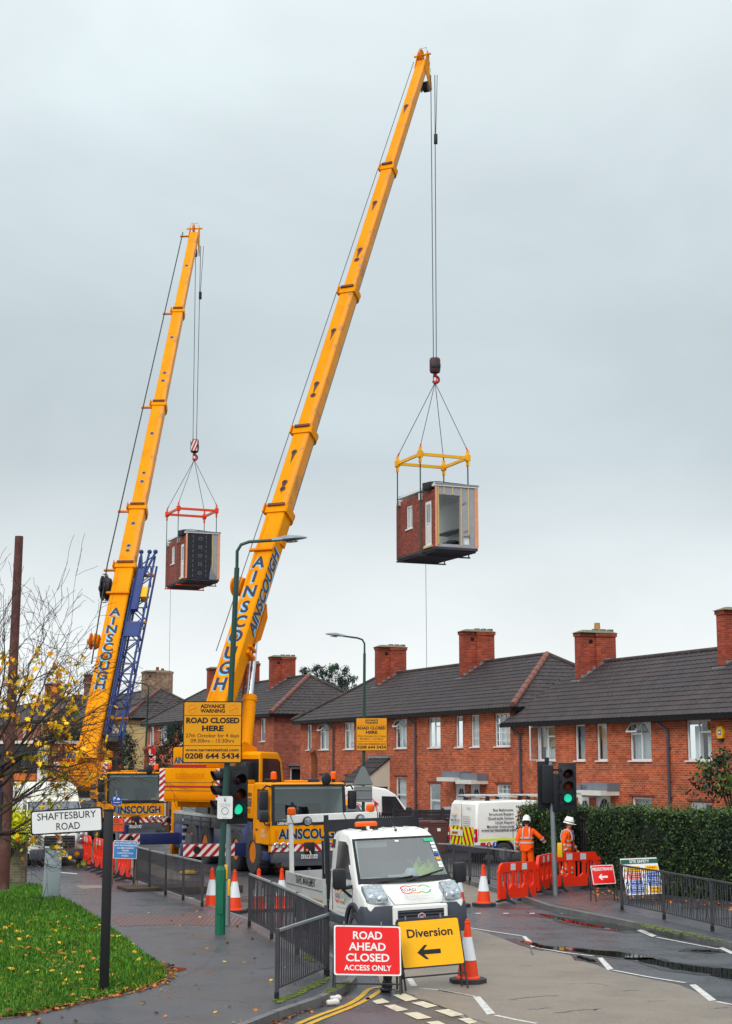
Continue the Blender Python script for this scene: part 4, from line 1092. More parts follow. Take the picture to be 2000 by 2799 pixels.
    k.text("LIEBHERR", .12, FR((-2.05, -1.252, 2.42)), M_INK, width=.42, bold=.02); k.text("AINSCOUGH", .26, FR((-2.42, -1.252, 2.1)), M_SKYB, width=1.1, bold=.03); k.text("AINSCOUGH", .26, FR((-2.4, -1.252, 2.11)), M_INK, width=1.1, bold=.03, lift=.008)
    k.text("CRANE HIRE LTD", .13, FR((-2.4, -1.252, 1.9)), M_INK, width=.85, bold=.02)
    k.bb(-2.88, -2.84, -1.255, -1.252, 1.95, 1.99, M_INK); k.build("cabinet", root)
    e = MB(); e.cyl((-2.3, 1.05, 2.78), (-2.3, 1.05, 2.95), .16, M_STEEL); e.tube([(-2.3, 1.05, 2.95), (-2.3, 1.05, 3.6), (-2.25, .99, 3.78), (-2.18, .9, 3.88)], 0.105, M_RUST, 10); e.build("exhaust_stack", root)
    for x in (-1.75, -3.45, -6.85, -8.5):
        for s in (-1, 1): wheel(root, x, s * 1.03, .70, .44, M_RIM, .5)
    w = MB()
    for x in (-1.75, -3.45, -6.85, -8.5): w.cyl((x, -.85, .7), (x, .85, .7), .14, M_CGREY)
    w.build("axle", root)
    w = MB()
    for x in (-3.45, -7.68): w.bb(x - .9 if x > -4 else x - 1.75, x + .9 if x > -4 else x + 1.7, -1.25, 1.25, 1.43, 1.5, M_BLACK, bev=.01)
    w.build("mudguard", root)
    # ---- outriggers
    for x, ys in ((-2.62, -3.3), (-10.2, -3.45), (-2.62, 2.6), (-10.2, 2.6)):
        s = 1 if ys > 0 else -1; o = MB()
        o.bb(x - .18, x + .18, s * .6, ys, .55, .95, M_NAVY, bev=.012)
        fr_ = frame((x + .181, min(ys, ys - s * 1.7) + (.0 if s < 0 else 0), .56), (0, 1, 0), (0, 0, 1))
        stripes(o, fr_, 1.7 if x > -5 else .75, .38, 6 if x > -5 else 3, .38)
        yc = ys - s * (.45 if x > -5 else .4)
        o.lathe([(.12, 0), (.12, .004)], M_BLK, 16, frame((x + .192, yc, .76), (0, 1, 0), (0, 0, 1)))
        ro = o.build("outrigger", root)
        j = MB(); yj = ys - s * .25
        j.cyl((x, yj, .3), (x, yj, 1.25), .13, M_NAVY if x < -5 else M_CGREY); j.cyl((x, yj, .02), (x, yj, .35), .07, M_CHROME); j.lathe([(.3, 0), (.3, .04), (.1, .1)], M_YEL, 16, MX.Translation((x, yj, .05)))
        j.build("jack", ro)
    y = MB(); y.bb(-10.95, -10.75, -1.3, -1.02, .15, 1.0, M_CY, bev=.01); y.bb(-10.97, -10.77, -1.28, -.98, 1.0, 2.3, M_CY, bev=.02)
    for kk in range(3): y.bb(-10.745, -10.735, -1.2, -1.15, .3 + kk * .2, .34 + kk * .2, M_BLK)
    y.build("ladder_post", root)
    # ---- superstructure, turned to the boom's heading
    az = V((tip.x - piv.x, tip.y - piv.y, 0)).normalized()
    slew = M @ V((slx, 0, 0)); S = inv @ frame((slew.x, slew.y, base.z), az, V((-az.y, az.x, 0)))
    u = MB(); u.lathe([(1.05, 1.72), (1.05, 1.95), (.9, 2.0)], M_CGREY, 28, S)
    u.bb(-2.5, 1.5, -1.0, 1.0, 2.0, 2.45, M_CY, S, bev=.04)
    for s in (-1, 1):
        T = S @ frame((0, s * .62, 0), (1, 0, 0), (0, 0, 1))
        u.prism([(-2.3, 2.4), (1.3, 2.4), (1.5, 2.7), (.9, 3.0), (-.1, 4.0), (-.9, 4.2), (-1.3, 4.1), (-2.2, 3.0)], -.05, .05, M_CY, T)
    u.bb(-1.9, .6, -1.2, -.7, 2.46, 2.9, M_CYO, S, bev=.03)
    u.tube([(-2.0, .9, 2.9), (-1.4, 1.0, 3.05), (-.8, .9, 2.9)], .05, M_BLACK, 6, S)
    u.bb(-1.6, -1.0, -1.15, -.75, 2.9, 3.5, M_BLACK, S, bev=.03)
    su = u.build("superstructure", root)
    cw = MB(); B_ = S @ frame((-3.3, 0, 0), (0, -1, 0), (0, 0, 1))   # rear face: x to the right, y up
    cw.bb(-3.3, -2.35, -1.2, 1.2, 2.2, 3.3, M_CY, S, bev=.03)
    cw.bb(-3.325, -3.301, -1.0, 1.0, 2.26, 2.48, M_CYO, S, bev=.008)
    cw.text("LIEBHERR", .17, B_ @ MX.Translation((.0, 2.96, 0)), M_CYO, width=1.15, bold=.03, lift=.008)
    cw.add([(-1.03, 2.66, .006), (1.03, 2.66, .006), (1.03, 2.72, .006), (-1.03, 2.72, .006)], [(0, 1, 2, 3)], M_RW_R, B_)
    for zz in (2.55, 2.82): cw.add([(-1.03, zz, .006), (1.03, zz, .006), (1.03, zz + .015, .006), (-1.03, zz + .015, .006)], [(0, 1, 2, 3)], M_RUST, B_)
    for s in (-1, 1):
        T = B_ @ frame((s * 1.13 + (.11 if s > 0 else -.11), 2.22, 0), (0, 1, 0), (-1, 0, 0)) if False else B_ @ MX.Translation((-1.2 if s < 0 else .98, 2.22, 0))
        n = 5; hh = 1.06
        cw.add([(0, 0, .005), (.22, 0, .005), (.22, hh, .005), (0, hh, .005)], [(0, 1, 2, 3)], M_RW_W, T)
        for i in range(n):
            z0 = hh * i / n; dz = hh / n / 2; sl2 = .17 * (1 if s < 0 else -1); z1 = z0 + max(0, -sl2)
            cw.add([(0, max(0, z1), .009), (.22, max(0, z1 + sl2), .009), (.22, min(hh, z1 + sl2 + dz), .009), (0, min(hh, z1 + dz), .009)], [(0, 1, 2, 3)], M_RW_R, T)
        stripes(cw, S @ frame((-3.28 if s < 0 else -2.4, -s * 1.242 * -1 if False else s * 1.203, 2.95), (1 if s < 0 else -1, 0, 0), (0, 0, 1)), .85, .33, 3, .28)
    cw.bb(-3.26, -2.4, -.62, .72, 3.302, 3.98, M_CY, S, bev=.05)
    cw.add([(-.7, 3.33, .0), (.6, 3.33, .0), (.6, 3.41, .0), (-.7, 3.41, .0)], [(0, 1, 2, 3)], M_RW_R, B_ @ MX.Translation((0, 0, -.034)))
    sign2(cw, "AINSCOUGH", .2, B_ @ MX.Translation((-.05, 3.46, -.038)), 1.18, bold=.03, lift=.005)
    cw.build("counterweight", su)
    oc = MB(); body(oc, [(-.6, 2.05), (-.6, 3.75), (-.5, 3.85), (.7, 3.82), (.95, 3.6), (1.15, 2.7), (1.1, 2.05)], .38, .06, M_CY)
    for sd in (-1, 1): sidepane(oc, [(-.42, 2.75), (.95, 2.75), (.82, 3.5), (.62, 3.6), (-.42, 3.62)], sd * .382, M_WINDD)
    oc.bb(-.612, -.602, -.34, .34, 2.75, 3.6, M_WINDD)
    oc.v = [tuple(S @ (V(v) + V((-.45, -1.0 if lat == 'B' else .3, 0)))) for v in oc.v]
    oc.build("operator_cab", su)
    # ---- telescopic boom
    a = (tip - piv).normalized(); lr = a.cross(V((0, 0, 1))).normalized(); n = lr.cross(a)
    Lb = (tip - piv).length
    def at_y(py):
        lo, hi = -5, Lb + 5
        for _ in range(50):
            m_ = (lo + hi) / 2
            if project(piv + a * m_)[1] > py: lo = m_
            else: hi = m_
        return lo
    ss = [at_y(h) for h in heads] + [Lb]
    Bm = inv @ MX(((a.x, lr.x, n.x, piv.x), (a.y, lr.y, n.y, piv.y), (a.z, lr.z, n.z, piv.z), (0, 0, 0, 1)))   # x along, y right, z top
    bm_o = None; s0 = -.9
    for i, s1 in enumerate(ss):
        Wd, Dp = dims[i]
        m = MB(); h2 = Dp / 2; w2 = Wd / 2; ch = .06 * Wd
        cs = [(-w2 + ch, h2), (w2 * .42, h2), (w2 - ch, h2), (w2, h2 - ch), (w2, -h2 * .25), (w2 * .93, -h2 * .55), (w2 * .72, -h2 * .82), (w2 * .4, -h2 * .96), (0, -h2), (-w2 * .4, -h2 * .96), (-w2 * .72, -h2 * .82), (-w2 * .93, -h2 * .55), (-w2, -h2 * .25), (-w2, h2 - ch)]
        sa, sb = (s0, s1) if i == 0 else (ss[i - 1] - .3, s1)
        vs = [(sa, y_, z_) for y_, z_ in cs] + [(sb, y_, z_) for y_, z_ in cs]; N_ = len(cs)
        for k in range(N_):
            j = (k + 1) % N_
            mm = M_CY if i == 0 else (M_STEEL if 4 <= k <= 11 else M_WORN if k in (1, 2, 3) else M_CY)
            m.add([vs[k], vs[j], vs[N_ + j], vs[N_ + k]], [(0, 1, 2, 3)], mm, Bm)
        m.add(vs, [tuple(range(N_ - 1, -1, -1)), tuple(range(N_, 2 * N_))], M_CY, Bm)
        if i < len(ss) - 1:                                # collar plates and wear pads at the section head
            o_ = [(y_ * 1.16 + (.02 if y_ > 0 else -.02), z_ * 1.14) for y_, z_ in cs]
            T = Bm @ MX(((0, 0, 1, 0), (1, 0, 0, 0), (0, 1, 0, 0), (0, 0, 0, 1)))
            m.prism(o_, sb - .32, sb, M_CY, T); m.prism([(y_ * 1.2, z_ * 1.2 - .02) for y_, z_ in cs], sb - .06, sb + .02, M_CYO, T)
            m.bb(sb - .05, sb + .06, -w2 * .9, w2 * .9, h2 * 1.14 + .005, h2 * 1.14 + .08, M_RUST, Bm)
            m.bb(sb - .3, sb + .1, -w2 * 1.2 - .05, -w2 * 1.2, h2 * .7, h2 * 1.3, M_CYO, Bm)
        if i > 0:                                          # locking holes on the top face
            for f in ((.22, .3, .68) if i < len(ss) - 1 else (.55,)):
                sx = ss[i - 1] + (sb - ss[i - 1]) * f
                T = Bm @ frame((sx, -.02, h2), (0, 1, 0), (1, 0, 0)) 
                T = Bm @ MX.Translation((sx, -.03, h2))
                m.lathe([(.13, 0.001), (.12, .015), (.08, .016)], M_STEEL if lat == 'A' else M_RUST, 12, T); m.lathe([(.075, .016), (.075, .019)], M_BLK, 12, T)
                if lat == 'B' and f > .25: m.add([(sx - .1, -.12, h2 + .003), (sx - .1, .06, h2 + .003), (sx - .62, -.05, h2 + .003)], [(0, 2, 1)], M_RUST, Bm)
            if small and i - 1 < len(small):
                sm = at_y(small[i - 1]); T = Bm @ frame((sm, w2, -h2 * .05), (1, 0, 0), (0, 0, 1))
                m.text("AINSCOUGH", .4 * Wd, T @ MX.Translation((0, -.06, 0)), M_INK, bold=.02, xs=1.25, shear=.15)
        if i == 0:
            for chh, py in zip("AINSCOUGH", letters):
                T = Bm @ frame((at_y(py) - .24, 0, h2), (0, 1, 0), (1, 0, 0))
                # x of the lettering to the right, y up the boom
                T = Bm @ MX(((0, 1, 0, at_y(py) - .24), (1, 0, 0, .0), (0, 0, 1, h2), (0, 0, 0, 1)))
                m.text(chh, .5, T @ MX.Translation((-.06, -.06, 0)), M_SKYB, bold=.03, lift=.005); m.text(chh, .5, T, M_INK, bold=.03, lift=.01)
            sa_, sb_ = at_y(sidetext[0]), at_y(sidetext[1])
            T = Bm @ MX(((1, 0, 0, (sa_ + sb_) / 2), (0, 0, 1, w2), (0, 1, 0, -h2 * .18), (0, 0, 0, 1)))
            m.text("AINSCOUGH", .46, T @ MX.Translation((.05, -.07, 0)), M_SKYB, bold=.03, lift=.005, width=sb_ - sa_, shear=.2); m.text("AINSCOUGH", .46, T, M_INK, bold=.03, lift=.01, width=sb_ - sa_, shear=.2)
            m.tube([(s0 + 1, -w2 * .62, h2 + .01), (s1 - .5, -w2 * .62, h2 + .01)], .012, M_CYO, 4, Bm)
            sc_ = at_y(cylpt)                              # cylinder bracket and stiffener under the boom
            m.prism([(sc_ - .9, -h2 * .9), (sc_ + .9, -h2 * .9), (sc_ + .5, -h2 - .28), (sc_ - .5, -h2 - .28)], -w2 * .8, w2 * .8, M_CYO, Bm @ MX(((1, 0, 0, 0), (0, 0, 1, 0), (0, 1, 0, 0), (0, 0, 0, 1))))
            m.bb(sc_ - 1.6, sc_ - 1.45, -w2 * 1.25, w2 * 1.25, -h2 * 1.05, h2 * .2, M_CYO, Bm, bev=.01); m.bb(sc_ - 1.3, sc_ - 1.2, w2, w2 * 1.25, -h2 * .9, h2 * .1, M_CYO, Bm)
            m.bb(s1 - 1.6, s1 - 1.2, w2, w2 + .05, -h2 * .6, h2 * .2, M_CYO, Bm, bev=.01)
            m.bb(s1 - 2.2, s1 - 2.1, -w2 * 1.35, w2 * 1.1, h2 + .02, h2 + .12, M_CYO, Bm)
            m.ball((at_y(letters[5]), -.02, h2 + .05), (.12, .12, .1), M_CYO, 6, Bm)
        sec = m.build("boom_section" if i else "boom", su if i == 0 else bm_o)
        if i == 0: bm_o = sec
    W0, D0 = dims[0]; WL, DL = dims[-1]
    hd = MB()                                             # sheave head
    for s in (-1, 1): hd.prism([(Lb - .5, DL * .5), (Lb + .55, DL * .75), (Lb + .5, DL * .2), (Lb - .2, -DL * .6), (Lb - .75, -1.02), (Lb - .95, -.95), (Lb - .7, -DL * .5)], s * WL * .52 - .02, s * WL * .52 + .02, M_CY, Bm @ MX(((1, 0, 0, 0), (0, 0, 1, 0), (0, 1, 0, 0), (0, 0, 0, 1))))
    hd.lathe([(.24, -.04), (.28, -.05), (.28, .05), (.24, .04)], M_CYO, 18, Bm @ MX.Translation((Lb + .35, -.05, DL * .6)) @ MX.Rotation(pi / 2, 4, 'X'))
    hd.cyl((Lb + .35, -WL * .9, DL * .55), (Lb + .35, WL * .9, DL * .55), .05, M_CY, M=Bm); hd.lathe([(.24, -.12), (.27, -.14), (.27, .14), (.24, .12)], M_BLACK, 18, Bm @ MX.Translation((Lb - .66, 0, -.86)) @ MX.Rotation(pi / 2, 4, 'X'))
    stripes(hd, Bm @ MX(((-1, 0, 0, Lb + .25), (0, 0, 1, WL * .52 + .022), (-.9, .3, 0, -DL * .1), (0, 0, 0, 1))), 1.0, .28, 4, .1)
    hd.tube([(Lb + .5, -WL * .4, DL * .8), (Lb + .75, -WL * .4, DL * .8), (Lb + .75, WL * .4, DL * .8), (Lb + .5, WL * .4, DL * .8)], .015, M_STEEL, 4, Bm)
    hd.build("boom_head", bm_o)
    rp = MB(); hp = []
    for i, s1 in enumerate(ss): hp.append((s1 - .1, -dims[i][0] / 2 - (.12 if lat == 'B' else .42), dims[i][1] / 2 + .05))
    wz = (at_y(letters[6]), -W0 / 2 - .12, D0 / 2 + .15)
    rp.tube([wz] + [hp[0], hp[-1]], .018 if lat == 'B' else .035, M_ROPE if lat == 'B' else M_BLACK, 5, Bm)
    rp.build("hoist_rope", bm_o)
    if lat == 'A':
        bk = MB()
        for i, s1 in enumerate(ss): bk.bb(s1 - .55, s1 - .45, -dims[i][0] / 2 - .55, -dims[i][0] / 2, dims[i][1] / 2 - .05, dims[i][1] / 2 + .05, M_CYO, Bm)
        bk.build("rope_guide", bm_o)
    for py, r_, dark in pulley:
        q = MB(); T = Bm @ MX.Translation((at_y(py), -W0 / 2 - .42, .1)) @ MX.Rotation(pi / 2, 4, 'X')
        q.lathe([(.1, -.34), (r_ * .8, -.3), (r_ * .85, -.2), (r_, -.12), (r_, -.08), (r_ * .6, -.06), (r_ * .6, .06), (r_, .08), (r_, .14), (r_ * .5, .16), (.1, .3)], M_BLACK if dark else M_CYO, 22, T)
        if dark:
            for k in range(14): q.tube([(r_ * .5 * cos(k * pi / 7), r_ * .5 * sin(k * pi / 7), -.2), (r_ * 1.15 * cos(k * pi / 7), r_ * 1.15 * sin(k * pi / 7), -.1), (r_ * 1.15 * cos(k * pi / 7), r_ * 1.15 * sin(k * pi / 7), .1)], .02, M_BLACK, 4, T)
        q.build("cable_reel" if dark else "winch_drum", bm_o)
    # derricking cylinder
    ct = piv + a * at_y(cylpt) - n * (D0 / 2 + .2); cbp = slew + az * .15 + V((0, 0, base.z + 2.5)); cbp.z = base.z + 2.5
    mid = cbp.lerp(ct, .56); cy = MB()
    il = lambda v: inv @ v
    cy.cyl(il(cbp), il(mid), .235, M_CY, n=18); cy.cyl(il(cbp.lerp(ct, .53)), il(cbp.lerp(ct, .565)), .26, M_CY, n=18); cyo = cy.build("derricking_cylinder", su)
    cr_ = MB(); cr_.cyl(il(mid), il(ct), .12, M_CHROME, n=14); cr_.build("piston_rod", cyo)
    cp = MB(); cp.tube([il(mid + lr * -.3), il(ct + lr * -.3)], .05, M_RUST, 6); cp.build("hydraulic_pipe", su)
    if jib:
        J = MB(); sA, sB = at_y(jib[0]), at_y(jib[1])
        r0, r1, h0, h1 = W0 / 2 + .16, W0 / 2 + .78, -.5, .2
        ch_ = [(r0, h0), (r1, h0), (r1, h1), (r0, h1)]
        for y_, z_ in ch_: J.tube([(sA, y_, z_), (sB, y_ + (.12 if y_ > .8 else 0), z_)], .055, M_JIB, 6, Bm)
        nb = 16
        for k in range(nb):
            x0_, x1_ = sA + (sB - sA) * k / nb, sA + (sB - sA) * (k + 1) / nb
            for q0, q1 in ((0, 1), (1, 2), (2, 3), (3, 0)):
                p0, p1 = ch_[q0], ch_[q1]
                if k % 2: p0, p1 = p1, p0
                J.tube([(x0_, *p0), (x1_, *p1)], .03, M_JIB, 4, Bm)
            if k % 3 == 0:
                for q0, q1 in ((0, 1), (1, 2), (2, 3)): J.tube([(x0_, *ch_[q0]), (x0_, *ch_[q1])], .03, M_JIB, 4, Bm)
        J.bb(sA, sA + (sB - sA) * .86, r0 - .1, r0 - .04, h0 + .1, h1 + .08, M_JIB, Bm); J.bb(sA + (sB - sA) * .52, sA + (sB - sA) * .6, r0 - .02, r1 + .05, h1 + .06, h1 + .12, M_JIB, Bm)
        J.bb(sA + (sB - sA) * .66, sA + (sB - sA) * .9, r0 + .1, r0 + .42, h1 + .06, h1 + .3, M_JIB, Bm, bev=.03); J.bb(sA - .3, sA + .2, r0, r1, h0, h1, M_BLACK, Bm, bev=.05)
        for y_ in (r0 + .05, r1 - .15, r1 + .15): J.tube([(sB - 1.6, (r0 + r1) / 2, h1), (sB + .1, y_, h1 + .2)], .06, M_JIB, 6, Bm); J.ball((sB + .15, y_, h1 + .2), .12, M_JIB, 6, Bm)
        for f in (.1, .62, .9): J.bb(sA + (sB - sA) * f, sA + (sB - sA) * f + .12, W0 / 2, r1 + .2, -.1, 0, M_CYO, Bm)
        J.bb(sA + (sB - sA) * .74, sA + (sB - sA) * .8, r1 - .2, r1 + .1, 0, .4, M_YEL, Bm)
        J.build("lattice_jib", su)
    return root, inv, Bm, Lb, dims

# lifted rooms hang under the boom tips; their corners fix the tips
def hangpoint(cx, cy, Z):
    c = W(cx, cy, Z)
    return c, c + NOR * 1.08 + DIR * 2.17
cB, hB = hangpoint(1190, 1493, 70.0)
cA, hA = hangpoint(506, 1580, 94.0)
def with_y(sx, sy, y):
    d = ray(sx, sy); return CAM + d * (y / d.y)
fB = W(844, 2395, 47.2); fA = W(367, 2330, 64.0)
tipB = with_y(1156, 176, hB.y - .1); tipA = with_y(531, 645, hA.y - .1)
pivB = W(562, 2062, 53.4); pivA = W(247, 2046, 68.6)
LB = [1555, 1594, 1634.5, 1676.5, 1717, 1757, 1802, 1843.5, 1887]
LA = [1691, 1715.6, 1738.7, 1763, 1788, 1812.6, 1838.7, 1866, 1891]
crB = crane("nearer yellow mobile crane with the taller boom, cab behind the white truck", fB, -6.8, pivB, tipB, [1402, 1185, 802, 464], [(.81, .86), (.74, .78), (.67, .70), (.58, .61), (.49, .52)], LB, (1742, 1512), [1310, 905, 556], 'B', "yellow mobile cranes", [(1605, .38, False)], 1690)
crA = crane("farther yellow mobile crane with a blue lattice jib beside its boom", fA, -7.2, pivA, tipA, [1558, 1397, 1113, 857], [(.92, .96), (.82, .86), (.73, .76), (.65, .68), (.57, .6)], LA, (1800, 1620), [1490, 1190, 930], 'A', "yellow mobile cranes", [(1757, .4, False), (1612, .62, True)], 1790, jib=(2020, 1530), plate="KX07 LRA")

# hook blocks and ropes belong to the cranes; sling frames and rooms are things of their own
def hook(cr, h, ytop, yblock0, yblock1, yring, spread, tagpx, col):
    root, inv, Bm, Lb, dims = cr
    def zat(py):
        d = ray(1000, py); t = h.y / d.y; return CAMH + d.z * t
    I = lambda x, y, z: inv @ V((x, y, z))
    top = root.matrix_basis if False else None
    r = MB(); zt, z0, z1, zr = zat(ytop), zat(yblock0), zat(yblock1), zat(yring)
    for s in (-spread, spread): r.tube([I(h.x + s, h.y, zt), I(h.x + s * .7, h.y, z0)], .022, M_ROPE, 5)
    r.tube([I(h.x + spread * 2.2, h.y, zt), I(h.x + spread * 1.2, h.y, zt - 3.2)], .018, M_ROPE, 5); r.bb(-.09, .09, -.09, .09, -.5, 0, M_BLACK, inv @ MX.Translation((h.x + spread * 1.2, h.y, zt - 3.1)), bev=.03)
    r.build("hoist_rope", root)
    b = MB(); T = inv @ MX.Translation((h.x, h.y, 0))
    b.bb(-.26, .26, -.2, .2, z1, z0, M_HOOKD, T, bev=.14)
    b.bb(-.2, .27, -.23, .23, z1 + .2, z0 - .3, M_BLACK, T, bev=.08)
    if col: stripes(b, T @ frame((-.2, -.24, z1 + .1), (1, 0, 0), (0, 0, 1)), .4, (z0 - z1) * .8, 2, .3)
    b.cyl((0, 0, z1 - .18), (0, 0, z1), .06, M_HOOKD, M=T)
    b.tube([(.0, 0, z1 - .1)] + [(.02 + .17 * sin(t), 0, z1 - .3 + .17 * cos(t)) for t in [pi * k / 6 for k in range(-1, 9)]][::1], [.06] * 9 + [.05, .03], M_HOOKR, 7, T)
    b.build("hook_block", root)
    return z1 - .45
zhB = hook(crB, hB, 205, 977, 1021, 1064, .1, None, False)
zhA = hook(crA, hA, 672, 1200, 1238, 1270, .16, None, True)
# ================================================================== LIFTED ROOMS
M_PODB = brick("pod brick", lin(148, 70, 54), lin(124, 56, 46), lin(120, 66, 56), big=.12)
M_FOIL = mat("grey insulation foil", lin(158, 158, 166), .45, var=.12, vs=3, bump=.4, bs=7)
M_BATT = mat("yellow batten", lin(206, 186, 120), .7, var=.1, vs=5)
M_PINK = mat("pink stud timber", lin(230, 160, 120), .7, var=.1, vs=4)
M_MEMB = mat("black membrane", lin(36, 37, 46), .5, var=.2, vs=2, bump=.5, bs=3)
M_MEMG = mat("grey membrane print", lin(92, 94, 104), .5, var=.1)
M_WHITE = mat("white interior wall", lin(240, 242, 242), .7, var=.03)
M_UNDER = mat("dark underside", lin(64, 60, 70), .7, var=.2, vs=2)
M_STRAP = mat("green webbing", lin(50, 76, 70), .7, var=.1)
M_FRY = mat("frame yellow", lin(244, 176, 14), .4, var=.1, vs=3)
M_FRR = mat("frame orange red", lin(226, 70, 30), .4, var=.1, vs=3)
M_SHR = mat("shackle red", lin(200, 40, 40), .4, var=.1)
M_GREYT = mat("grey trim", lin(130, 134, 140), .5, var=.08)

def room(label, c, covered):
    w, L, HL, H = 2.16, 4.35, 2.66, 2.93
    rt = thing("modular_room", label, "modular room", c, PHI, "modular rooms in mid-air")
    # floor and shell
    f = MB(); f.bb(0, w, .0, L, -.12, .0, M_UNDER); f.bb(.05, w - .05, .1, L - .1, -.2, -.121, M_UNDER); f.build("floor", rt, smooth=0)
    lw = MB(); hs = [(L - 1.1, L - .42, .1, 2.2), (L - 3.15, L - 2.5, 1.2, 2.3)]
    # left wall is drawn in its own frame (x runs from far to near)
    T = MX(((0, 1, 0, 0), (-1, 0, 0, L), (0, 0, 1, 0), (0, 0, 0, 1)))
    q = MB(); wall(q, .0, L, .0, HL, hs, M_PODB, rev=M_PODB); lw.add(q.v, q.f, M_PODB, T)
    lw.bb(.112, .13, .13, L, .0, HL, M_WHITE); lw.build("brick_wall", rt, smooth=0)
    d = MB(); d.bb(.02, .07, .42, 1.1, .1, 2.2, M_UPVC); d.bb(.012, .02, .55, .97, 1.2, 2.05, M_GLASS); d.bb(.0, .019, .55, .97, 1.12, 1.18, M_UPVC); d.bb(.013, .019, .56, .96, .25, 1.0, M_WPAINT); d.bb(-.08, .06, .3, 1.15, .02, .1, M_BATT); d.bb(-.06, .0, .38, 1.14, .1, .14, M_UPVC); d.build("door", rt, smooth=0)
    wn = MB()
    for a in ((2.5, 3.15, 1.2, 1.27), (2.5, 3.15, 2.23, 2.3), (2.5, 2.57, 1.271, 2.229), (3.08, 3.15, 1.271, 2.229), (2.8, 2.85, 1.271, 2.229)): wn.bb(.03, .08, a[0], a[1], a[2], a[3], M_UPVC)
    wn.bb(-.06, .05, 2.42, 3.22, 1.14, 1.199, M_UPVC); wo = wn.build("window", rt, smooth=0)
    g = MB(); g.bb(.05, .056, 2.57, 3.08, 1.27, 2.23, M_GLASS); g.build("pane", wo, smooth=0)
    sh = MB(); sh.bb(w - .1, w, .13, L, 0, H - .1, M_FOIL); sh.bb(w - .12, w - .101, .13, L - .1, 0, H - .1, M_WHITE); sh.bb(.131, w - .12, .13, L - .1, 2.5, 2.56, M_WHITE); sh.bb(.131, w - .12, .13, L - .1, .001, .02, M_GREYT)
    sh.build("inner_shell", rt, smooth=0)
    # front end
    fr = MB()
    if not covered:
        q = MB(); wall(q, .0, w, .0, H - .12, [(.2, 1.26, .14, 2.42), (1.42, 1.78, .16, .55)], M_FOIL, rev=M_GREYT); fr.add(q.v, q.f, M_FOIL)
        fr.bb(.22, 1.24, .002, .1, .0, .14, M_GREYT)
        for x, a, b in ((.12, .1, 2.8), (.42, 2.44, 2.8), (.86, 2.44, 2.8), (1.29, .06, 2.8), (1.66, .6, 2.8)): fr.bb(x, x + .055, -.03, -.001, a, b, M_BATT)
        fr.text("TARGET", .09, FR((1.48, -.002, 2.0)) @ MX.Rotation(R(28), 4, 'Z'), M_INK, bold=0, width=.3); fr.text("TARGET", .09, FR((1.62, -.002, .74)) @ MX.Rotation(R(28), 4, 'Z'), M_INK, bold=0, width=.36)
        fr.bb(1.43, 1.77, .1, .12, .16, .55, M_UPVC)
    else:
        fr.add([(0, 0, 0), (w, 0, 0), (w, 0, H - .12), (0, 0, H - .12)], [(0, 1, 2, 3)], M_FOIL)
        n = 12; vs = []
        for i in range(n + 1):
            for j in range(n + 1):
                x = .06 + 1.58 * i / n; z = -.02 + 2.85 * j / n
                vs.append((x - (.06 if j == 0 else 0) * (i == n), -.03 - .02 * sin(i * 1.3 + j * .6) * cos(j * .9), z))
        fr.add(vs, [(i * (n + 1) + j, (i + 1) * (n + 1) + j, (i + 1) * (n + 1) + j + 1, i * (n + 1) + j + 1) for i in range(n) for j in range(n)], M_MEMB)
        for j in range(5): fr.bb(.78, 1.02, -.058, -.054, .25 + j * .53, .45 + j * .53, M_MEMG); fr.bb(.83, .97, -.062, -.059, .3 + j * .53, .4 + j * .53, M_MEMB)
        for x in (.42, 1.25):
            for j in range(9): fr.bb(x, x + .05, -.058, -.054, .1 + j * .3, .28 + j * .3, M_MEMG)
        fr.bb(1.68, 1.73, -.03, -.001, .3, 2.8, M_BATT)
        fr.add([(1.5, -.07, -.03), (1.9, -.05, -.02), (1.95, -.06, .22), (1.72, -.09, .34), (1.62, -.06, .9), (1.52, -.09, .3)], [(0, 1, 2, 3, 5), (5, 3, 4)], M_GREYT)
    fr.build("front_wall", rt, smooth=0)
    st = MB(); st.bb(-.005, .09, -.045, -.002, .0, H - .14, M_PINK); st.bb(w - .14, w - .06, -.045, -.002, .0, H - .14, M_PINK); st.bb(w - .05, w + .02, -.05, .12, .05, H - .14, M_PINK); st.build("stud", rt, smooth=0)
    # roof, trim and dark box on top
    r = MB(); r.bb(-.02, w + .04, -.07, L + .02, H - .119, H, M_UPVC); r.bb(-.03, w + .05, -.09, -.071, H - .06, H + .02, M_GREYT)
    r.add([(.0, -.05, H + .002), (w, -.05, H + .002), (w, L, H + .002), (0, L, H + .002), (w * .5, -.03, H + .06), (w * .5, L, H + .06)], [(0, 1, 4), (0, 4, 5, 3), (1, 2, 5, 4), (2, 3, 5)], M_MEMB)
    r.bb(-.12, .0, 1.35, 1.55, HL - .3, HL + .02, M_UPVC); r.bb(-.12, .0, 3.85, 4.05, HL - .2, HL + .02, M_UPVC)
    r.build("roof", rt, smooth=0)
    k = MB(); k.box((-.1, .55, H - .08), (.3, .5, .36), M_BLACK, rz=.3, bev=.04); k.tube([(-.1, .5, H + .12), (.3, .3, H + .14), (1.2, .3, H + .1)], .02, M_BLACK, 5); k.build("roof_bag", rt) if not covered else k.build("roof_bag", rt)
